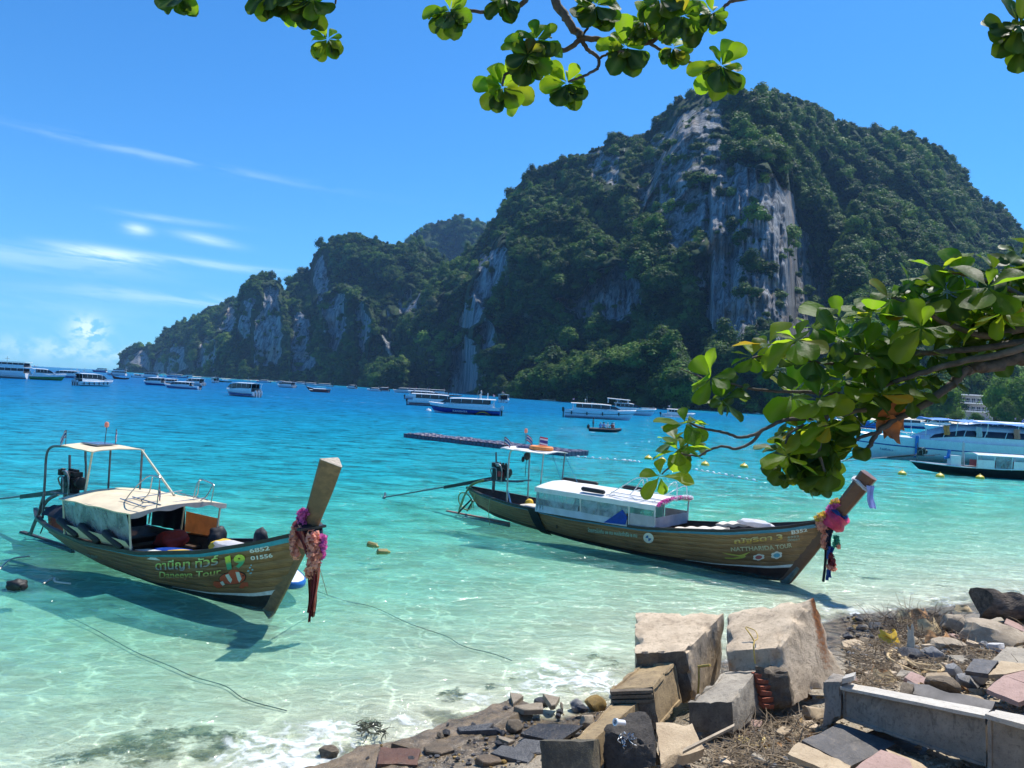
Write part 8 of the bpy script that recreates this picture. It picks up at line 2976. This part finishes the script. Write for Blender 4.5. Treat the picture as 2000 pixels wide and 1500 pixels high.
# --- mooring ropes on the bottom, floating scraps
M_SUNK_ROPE = mat('dark_wet_rope', (.16, .16, .12), .8, .2, 20)
for pts_, lab in (([(118, 1196), (190, 1232), (262, 1272), (330, 1300), (380, 1322), (440, 1340), (480, 1366), (560, 1388)], 'sunken mooring rope running below the boat numbered 19'), ([(606, 1150), (670, 1172), (730, 1186), (800, 1218), (870, 1242), (905, 1262), (960, 1276), (1000, 1290)], 'sunken mooring rope running from the prow towards the foam')):
    P_ = []
    for k, (x_, y_) in enumerate(pts_):
        q = on_z(x_, y_, -.3)
        P_.append(on_z(x_, y_, max(min(-.06, gz(q.x, q.y) + .06), -.9)))
    mb = MB()
    mb.tube(smooth_path(P_, 5), .009, 5)
    o = mb.build('mooring_rope', M_SUNK_ROPE, None)
    tag(o, lab, 'rope', 'mooring ropes')
mb = MB()
mb.tube([in_boat(MW_L, (11.4, .1, 1.5)), on_z(640, 1164, -.05), on_z(700, 1180, -.1)], .012, 5)
o = mb.build('mooring_line', mat('pale_line', (.5, .47, .4), .8, .15, 20), None)
tag(o, 'thin line going down from the prow of the boat numbered 19', 'rope')
for i, (pts_, lab) in enumerate((([(-5, 1115), (22, 1092), (58, 1086)], 'long pale reed floating at the left edge'), ([(85, 1140), (105, 1128), (108, 1136), (138, 1140)], 'pale bent reed floating right of the dark scrap'))):
    mb = MB()
    mb.tube(smooth_path([on_z(x_, y_, .03) for x_, y_ in pts_], 4), .02, 5)
    o = mb.build('floating_reed', M_PALE_BOARD, None)
    tag(o, lab, 'reed')
sc = soft_lump('floating_scrap', 'dark scrap of debris floating near the left edge', 'debris', on_z(32, 1152), (.40, .30, .22), M_BLACK_RUBBER, 44, 0, None, .6)
# ================================================================== SEA ALMOND BRANCHES
m_leaf = bpy.data.materials.new('sea_almond_leaf')
m_leaf.use_nodes = True
t = NT(m_leaf.node_tree)
p = t.n['Principled BSDF']
oi = t.node('ShaderNodeObjectInfo')
co = t.coord('Object')
rn = oi.outputs['Random']
vein = t.attr('vein')
blot = t.noise(co, 6, 4, .6)
g_ = t.ramp(rn, [(0, (.014, .038, .010)), (.5, (.024, .058, .012)), (.9, (.042, .082, .016)), (1, (.11, .11, .02))])
g_ = t.mix(t.rng(blot, .35, .7, 0, .35), g_, (.02, .04, .012))
spot = t.noise(t.vmath('ADD', co, t.vmath('SCALE', oi.outputs['Location'], scale=3.0)), 3.2, 5, .7)
g_ = t.mix(t.rng(spot, .63, .70, 0, .8), g_, (.11, .06, .02))
g_ = t.mix(t.math('MULTIPLY', vein, .6), g_, (.14, .19, .06))
t.put(p.inputs['Base Color'], g_)
p.inputs['Roughness'].default_value = .48
p.inputs['Specular IOR Level'].default_value = .11
t.put(p.inputs['Normal'], t.bump(t.math('ADD', t.noise(co, 14, 3), vein), .25, .01))
tl = t.node('ShaderNodeBsdfTranslucent')
tc = t.ramp(rn, [(0, (.25, .48, .018)), (.6, (.40, .66, .022)), (.92, (.54, .70, .03)), (1, (.55, .34, .03))])
tc = t.mix(t.math('MULTIPLY', vein, .5), tc, (.36, .50, .06))
t.put(tl.inputs[0], tc)
mx = t.node('ShaderNodeMixShader')
mx.inputs[0].default_value = .56
t.l.new(p.outputs[0], mx.inputs[1])
t.l.new(tl.outputs[0], mx.inputs[2])
t.l.new(mx.outputs[0], t.n['Material Output'].inputs['Surface'])


m_shadeleaf = m_leaf.copy()  # darker copy of the leaf: shade from the leaves above put into the material
m_shadeleaf.name = 'shaded_leaf'
for n_ in m_shadeleaf.node_tree.nodes:
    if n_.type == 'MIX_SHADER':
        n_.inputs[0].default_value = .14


def leaf_mesh(bend, fold, wave, wid):
    """spoon shaped blade, widest near the rounded tip; length 1 along +x"""
    us = [0, .10, .22, .36, .50, .64, .77, .88, .96, 1.0]
    wd_ = [.012, .03, .085, .15, .205, .245, .255, .215, .125, .0]
    mb = MB()
    vs, vein = [], []
    for u, w_ in zip(us, wd_):
        w_ = w_ * wid / .5
        z0 = -bend * u * u + .05 * u
        for k in range(-2, 3):
            y = w_ * k / 2
            vs.append((u, y, z0 + fold * abs(y) * 1.0 + wave * math.sin(u * 9 + k) * abs(y)))
            vein.append(1.0 if k == 0 else 0.0)
    fs = []
    for i in range(len(us) - 1):
        for k in range(4):
            a = i * 5 + k
            fs.append((a, a + 5, a + 6, a + 1))
    mb.add(vs, fs)
    me = bpy.data.meshes.new('leaf')
    me.from_pydata(mb.v, [], mb.f)
    me.update()
    me.polygons.foreach_set('use_smooth', [True] * len(me.polygons))
    set_attr(me, 'vein', vein)
    me.materials.append(m_leaf)
    return me


LEAVES = [leaf_mesh(.10, .22, .10, .68), leaf_mesh(.24, .30, .20, .60), leaf_mesh(-.06, .16, .08, .72), leaf_mesh(.40, .25, .26, .66)]
LEAF_TAB = [(np.array([v_.co[:] for v_ in me_.vertices]), [tuple(f.vertices) for f in me_.polygons], [d.value for d in me_.attributes['vein'].data]) for me_ in LEAVES]
M_BARK = mat('branch_bark', (.115, .095, .075), .85, .3, 12, .6, bdist=.01, stretch=(1, 1, 1))


def leaf_frame(pos, d, up, size):
    x = d.normalized()
    z = (up - x * up.dot(x))
    if z.length < 1e-4:
        z = x.orthogonal()
    z.normalize()
    y = z.cross(x)
    m_ = Matrix((x, y, z)).transposed().to_4x4()
    return Matrix.Translation(pos) @ m_ @ Matrix.Diagonal((size, size, size, 1))


def rosette(tree, pos, axis, n, size, rnd, mass=None, droop=.5, open_=0.0):
    axis = axis.normalized()
    a0 = rnd.uniform(0, 6.28)
    e1 = axis.orthogonal().normalized()
    e2 = axis.cross(e1)
    for k in range(n):
        a = a0 + k * 2.39996 + rnd.uniform(-.25, .25)
        f = (k + .5) / n
        el = 1.05 - open_ - (1.25 - open_ * .8) * f ** .8 + rnd.uniform(-.18, .18)
        rad = e1 * math.cos(a) + e2 * math.sin(a)
        d = rad * math.cos(el) + axis * math.sin(el)
        d = d + Vector((0, 0, -droop * f * rnd.uniform(.5, 1.3)))
        d.normalize()
        if tree.get('keep_clear'):
            tp_ = project(pos + d * size)
            if (tp_[0] > 1640 and 895 < tp_[1]) or tp_[1] > 985 or (tp_[0] > 1700 and tp_[1] > 830):
                continue
        s_ = size * rnd.uniform(.55, 1.15) * (.72 + .28 * math.sin(f * 3.0))
        up = (axis * (1.0 if mass is None and not tree.get('keep_clear') else .8) + Vector((0, 0, .2 if not tree.get('keep_clear') else .5)) + Vector((rnd.uniform(-.4, .4), rnd.uniform(-.4, .4), 0)))
        M_ = leaf_frame(pos + d * .015, d, up, s_)
        v_ = rnd.randrange(4)
        if mass is None:
            o = bpy.data.objects.new('leaf', LEAVES[v_])
            COL.objects.link(o)
            o.parent = tree
            o.matrix_local = M_
        else:
            co_, fs_, vn = LEAF_TAB[v_]
            mass[0].add([M_ @ Vector(c_) for c_ in co_], fs_)
            mass[1].extend(vn)


def limb(tree, pts, r0, r1, name='limb'):
    P = smooth_path(pts, 6)
    n = len(P)
    rnd = random.Random(int(abs(pts[0][0] * 1000)) % 997)
    P = [q + Vector((rnd.uniform(-1, 1), rnd.uniform(-1, 1), rnd.uniform(-1, 1))) * r1 * .5 for q in P]
    mb = MB()
    mb.tube(P, [r0 + (r1 - r0) * i / (n - 1) for i in range(n)], 9)
    return mb.build(name, M_BARK, tree, True, 60)


# --- the overhanging branch at the top of the picture
TA = thing('sea_almond_tree', 'sea almond branches with leaf rosettes hanging into the sky overhead', 'tree', (0, 0, 0), 0, 'sea almond trees over the shore')
D0 = 6.6


def top(px, py, d=D0):
    return at(px, py, d)


limb(TA, [(3.4, -2.6, 2.6), (3.2, -2.2, 5.0), (2.6, -.6, 7.6), (1.8, 2.4, 9.4), (1.0, 5.2, 9.1), tuple(top(1076, -60))], .22, .045, 'trunk')
limb(TA, [top(1076, -60), top(1085, 0), top(1110, 40), top(1134, 75)], .045, .034)
limb(TA, [top(1134, 75), top(1175, 77), top(1220, 79), top(1265, 84), top(1297, 60), top(1318, 31), top(1338, 8), top(1352, -20)], .026, .016)
limb(TA, [top(1269, 85), top(1304, 105), top(1346, 122), top(1390, 124), top(1408, 132, 6.5)], .014, .009)
limb(TA, [top(1134, 76), top(1108, 96), top(1070, 101), top(1045, 120, 6.5), top(1024, 134, 6.5), top(989, 144, 6.45), top(981, 168, 6.4)], .024, .010)
limb(TA, [top(1136, 80), top(1150, 98), top(1169, 114), top(1166, 134), top(1136, 150, 6.5), top(1110, 160, 6.45)], .020, .009)
limb(TA, [top(1169, 114), top(1190, 104), top(1218, 100, 6.45)], .012, .008)
limb(TA, [top(1137, 70), top(1150, 50), top(1162, 20)], .012, .008)
limb(TA, [(1.2, 4.4, 9.0), tuple(top(1060, -50)), tuple(top(1024, 3)), tuple(top(996, 16)), tuple(top(954, 24)), tuple(top(905, 19)), tuple(top(880, 20))], .03, .010)
limb(TA, [top(1480, -6), top(1430, 2), top(1405, 21), top(1353, 45), top(1330, 40)], .018, .010)
limb(TA, [top(1560, -70), top(1510, -30), top(1480, -6)], .024, .018)
limb(TA, [top(640, -60), top(612, -10), top(608, 20), top(625, 45), top(636, 72)], .020, .009)
limb(TA, [top(700, -90), top(660, -20), top(655, 8)], .014, .008)
limb(TA, [(0, 5, 9.1), tuple(top(800, -160)), tuple(top(640, -60)), tuple(top(560, -40)), tuple(top(520, -10))], .03, .010)
limb(TA, [top(520, -100), top(400, -50), top(352, -4)], .020, .009)
TOPR = [(879, 20, 12, .24), (983, -6, 9, .20), (1048, 76, 14, .25), (1030, 108, 8, .22), (1164, 10, 13, .25), (1222, 92, 14, .25), (1288, -2, 12, .25), (1334, 30, 12, .23), (1392, 25, 7, .18), (1314, 92, 8, .17),
        (1409, 128, 12, .26), (982, 170, 13, .25), (1108, 162, 12, .23), (350, -8, 10, .21), (525, -14, 10, .22), (575, -8, 11, .24), (610, -2, 10, .23), (640, 76, 9, .18), (1258, 40, 7, .2)]
rnd = random.Random(31)
cnt = 0
hang = [MB(), []]
for x_, y_, n_, s_ in TOPR:
    d_ = 5.6 if x_ > 1900 else D0 - rnd.uniform(0, .25)
    ax = Vector((rnd.uniform(-.35, .35), rnd.uniform(-1.0, -.7), rnd.uniform(.0, .35)))
    rosette(TA, at(x_, y_, d_), ax, int(n_ * 1.24), s_ * 1.0, rnd, None, .35, .45)
    cnt += n_
    # more leaves hang below each rosette, too many and too hidden to pick apart
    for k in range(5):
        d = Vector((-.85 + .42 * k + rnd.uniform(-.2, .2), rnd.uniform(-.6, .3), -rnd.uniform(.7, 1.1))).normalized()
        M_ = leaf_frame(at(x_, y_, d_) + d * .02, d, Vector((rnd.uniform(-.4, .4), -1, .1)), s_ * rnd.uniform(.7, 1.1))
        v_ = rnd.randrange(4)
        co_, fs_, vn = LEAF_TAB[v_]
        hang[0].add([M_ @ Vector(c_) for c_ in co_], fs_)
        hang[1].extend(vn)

def leaf_mass(tree, mass, m_=None):
    me_ = bpy.data.meshes.new('foliage')
    me_.from_pydata([tuple(q) for q in mass[0].v], [], mass[0].f)
    me_.update()
    me_.polygons.foreach_set('use_smooth', [True] * len(me_.polygons))
    set_attr(me_, 'vein', mass[1])
    me_.materials.append(m_ or m_leaf)
    link_mesh('foliage', me_, tree, None, kind='stuff')


leaf_mass(TA, hang, m_shadeleaf)
# --- the big leafy branch reaching in from the right
TB = thing('sea_almond_tree', 'sea almond tree reaching in from the right edge over the water', 'tree', (0, 0, 0), 0, 'sea almond trees over the shore')
E0 = 5.4
TB['keep_clear'] = 1


def rt_(px, py, d=E0):
    return at(px, py, d)


limb(TB, [(6.6, 5.2, 1.5), (6.5, 5.3, 3.0), (6.0, 5.3, 4.6), tuple(rt_(2200, 650, 5.3)), tuple(rt_(2080, 690, 5.35))], .26, .06, 'trunk')
limb(TB, [rt_(2080, 690, 5.35), rt_(2000, 700), rt_(1930, 714), rt_(1886, 722)], .055, .036)
limb(TB, [rt_(1886, 722), rt_(1862, 748), rt_(1838, 766), rt_(1790, 800), rt_(1745, 822), rt_(1712, 848), rt_(1694, 876), rt_(1672, 888)], .034, .012)
limb(TB, [rt_(1716, 846), rt_(1690, 850), rt_(1668, 862)], .016, .010)
limb(TB, [rt_(2080, 660, 5.3), rt_(1990, 668, 5.35), rt_(1900, 682), rt_(1800, 690), rt_(1700, 700), rt_(1640, 712), rt_(1560, 700)], .028, .009)
limb(TB, [rt_(2080, 620, 5.2), rt_(1990, 645, 5.3), rt_(1920, 655, 5.3), rt_(1850, 632, 5.3), rt_(1790, 600, 5.3), rt_(1740, 580)], .03, .010)
limb(TB, [rt_(2060, 660, 5.2), rt_(1960, 690, 5.25), rt_(1870, 708, 5.3), rt_(1780, 735, 5.35), rt_(1680, 770), rt_(1600, 790)], .03, .010)
limb(TB, [rt_(2020, 590, 5.2), rt_(1960, 560, 5.3), rt_(1900, 540, 5.3), rt_(1850, 530, 5.3)], .02, .009)
limb(TB, [rt_(1700, 700), rt_(1620, 680), rt_(1560, 668), rt_(1500, 690), rt_(1470, 700)], .016, .008)
limb(TB, [rt_(1640, 770), rt_(1560, 765), rt_(1510, 764), rt_(1464, 758), rt_(1400, 742)], .014, .007)
limb(TB, [rt_(1690, 800), rt_(1600, 815), rt_(1540, 820), rt_(1500, 834), rt_(1470, 850), rt_(1440, 853), rt_(1410, 844), rt_(1376, 838), rt_(1340, 822)], .016, .008)
limb(TB, [rt_(1490, 838), rt_(1470, 862), rt_(1440, 876), rt_(1410, 872), rt_(1384, 880), rt_(1362, 890), rt_(1330, 886)], .012, .007)
limb(TB, [rt_(1330, 886), rt_(1312, 908), rt_(1292, 926)], .008, .005)
limb(TB, [rt_(1372, 738), rt_(1344, 726), rt_(1326, 718)], .006, .003)
limb(TB, [rt_(1640, 770), rt_(1610, 830), rt_(1600, 880), rt_(1610, 920)], .016, .008)
limb(TB, [rt_(1570, 830), rt_(1540, 850), rt_(1530, 890)], .010, .006)
RR = [(1388, 738, 9, .23), (1338, 828, 8, .21), (1326, 880, 9, .21), (1290, 930, 6, .19), (1470, 696, 9, .24), (1500, 672, 7, .22), (1556, 664, 8, .24), (1588, 640, 7, .22), (1640, 622, 8, .24), (1700, 610, 8, .24), (1740, 586, 8, .24),
      (1790, 596, 8, .26), (1836, 530, 8, .25), (1880, 536, 8, .25), (1930, 560, 8, .25), (1975, 545, 8, .25), (1548, 772, 9, .25), (1600, 778, 9, .26), (1650, 742, 8, .25), (1700, 720, 8, .25), (1540, 890, 8, .2), (1600, 880, 9, .26), (1628, 900, 9, .24),
      (1690, 690, 8, .25), (1750, 660, 8, .26), (1800, 640, 8, .26), (1860, 610, 8, .25), (1910, 600, 8, .25), (1720, 770, 8, .26), (1770, 730, 8, .26), (1560, 838, 8, .25), (1622, 830, 8, .26), (1668, 808, 8, .26), (1960, 610, 8, .25), (1990, 590, 6, .25)]
limb(TB, [(6.0, 5.3, 4.6), (5.9, 5.2, 6.4), (5.3, 5.3, 8.0), tuple(top(2140, -40, 5.6)), tuple(top(2040, 20, 5.6)), tuple(top(1990, 50, 5.6))], .08, .010)
tot_l = 0
rnd = random.Random(57)
for x_, y_, n_, s_ in RR:
    ax = Vector((rnd.uniform(-.6, .15), rnd.uniform(-.8, -.2), rnd.uniform(.3, .9)))
    n2 = min(n_, 300 - tot_l)
    rosette(TB, at(x_, y_, E0 - .1 + rnd.uniform(-.25, .3)), ax, n2, s_ * 1.05, rnd, None, .6, .25)
    tot_l += n2
mass = [MB(), []]
CORNER = [(1992, 48, 14, .24), (1968, 62, 10, .2), (1998, 88, 12, .24), (2060, 10, 12, .24), (2110, -40, 12, .24)]
FILL = [(2040, 560, 9, .25), (2080, 610, 9, .25), (2120, 560, 9, .25), (2060, 640, 9, .25), (2150, 620, 9, .25), (2100, 520, 9, .25), (2180, 580, 9, .25), (2030, 500, 9, .25), (2220, 560, 9, .25), (1590, 925, 8, .24), (1560, 925, 8, .22), (1625, 870, 8, .27), (1670, 870, 8, .26), (1690, 835, 8, .26), (1625, 925, 8, .26), (1600, 930, 6, .2), (1640, 905, 8, .24), (1735, 800, 8, .26), (1780, 780, 8, .25), (1690, 760, 8, .26), (1740, 700, 8, .26),
        (1820, 690, 6, .24), (1850, 570, 8, .25), (1900, 630, 8, .25), (1940, 530, 8, .25), (1990, 500, 8, .25), (2010, 560, 8, .25), (1780, 560, 6, .22), (1640, 660, 7, .24), (1590, 700, 7, .24), (1520, 720, 6, .22), (1430, 770, 7, .23), (1410, 780, 7, .22), (1990, 640, 8, .26), (1830, 730, 8, .24), (1660, 690, 7, .24), (1560, 870, 7, .25), (1530, 920, 6, .2), (1320, 860, 5, .2), (1345, 862, 5, .2)]
for x_, y_, n_, s_ in FILL:
    ax = Vector((rnd.uniform(-.4, .3), rnd.uniform(-.9, .0), rnd.uniform(.2, .9)))
    rosette(TB, at(x_, y_, E0 + rnd.uniform(-.1, .35)), ax, n_, s_ * 1.0, rnd, mass, .9)
del TB['keep_clear']
for x_, y_, n_, s_ in CORNER:
    rosette(TB, at(x_, y_, 5.55 - rnd.uniform(0, .2)), Vector((rnd.uniform(-.3, .3), -.9, .2)), n_, s_, rnd, mass, .5, .45)
TB['keep_clear'] = 1
for poly_, nn in (([(1540, 810), (1690, 780), (1690, 850), (1640, 880), (1640, 925), (1560, 915), (1520, 880)], 5), ([(1830, 600), (2010, 560), (2010, 690), (1900, 690), (1840, 660)], 16), ([(1640, 680), (1800, 600), (1990, 560), (2010, 640), (1860, 720), (1780, 790), (1640, 790)], 14)):
    k = 0
    while k < nn:
        x_, y_ = rnd.uniform(1500, 2020), rnd.uniform(540, 940)
        if in_poly(np.array([x_]), np.array([y_]), poly_)[0]:
            k += 1
            rosette(TB, at(x_, y_, E0 + rnd.uniform(.1, .6)), Vector((rnd.uniform(-.5, .5), rnd.uniform(-.9, .3), rnd.uniform(.1, .9))), 7, .24, rnd, mass, .9)
leaf_mass(TB, mass, m_shadeleaf)
del TB['keep_clear']
mb = MB()
for x_, y_ in ((1730, 828), (1752, 812), (1744, 838)):
    c_ = at(x_, y_, E0)
    mb.grid(lambda u, v: c_ + Vector(((u - .5) * .12, .02 * math.sin(v * 4), (v - .5) * .15 + .03 * math.sin(u * 5))), 5, 5, .003)
mb.build('withered_leaf', mat('orange_withered_leaf', (.52, .17, .04), .7, .3, 8, .3), TB, kind='stuff')
# ------------------------------------------------------------------ sea air between here and the far headlands
hb = MB()
hb.box((0, 0, 0), (1, 1, 1))
hz_o = hb.build('haze', mat('unused_air', (1, 1, 1)), None, smooth=False, kind='stuff')
for v_ in hz_o.data.vertices:
    v_.co = ((-4400 if v_.co.x < 0 else 4400), (-4400 if v_.co.y < 0 else 4400), (-18 if v_.co.z < 0 else 480))
m = bpy.data.materials.new('sea_air')
m.use_nodes = True
t = NT(m.node_tree)
t.n.remove(t.n['Principled BSDF'])
pv = t.node('ShaderNodeVolumePrincipled')
pv.inputs['Color'].default_value = (.30, .60, 1.0, 1)
pv.inputs['Density'].default_value = 0.00009
pv.inputs['Anisotropy'].default_value = 0.0
t.l.new(pv.outputs[0], t.n['Material Output'].inputs['Volume'])
hz_o.data.materials.clear()
hz_o.data.materials.append(m)
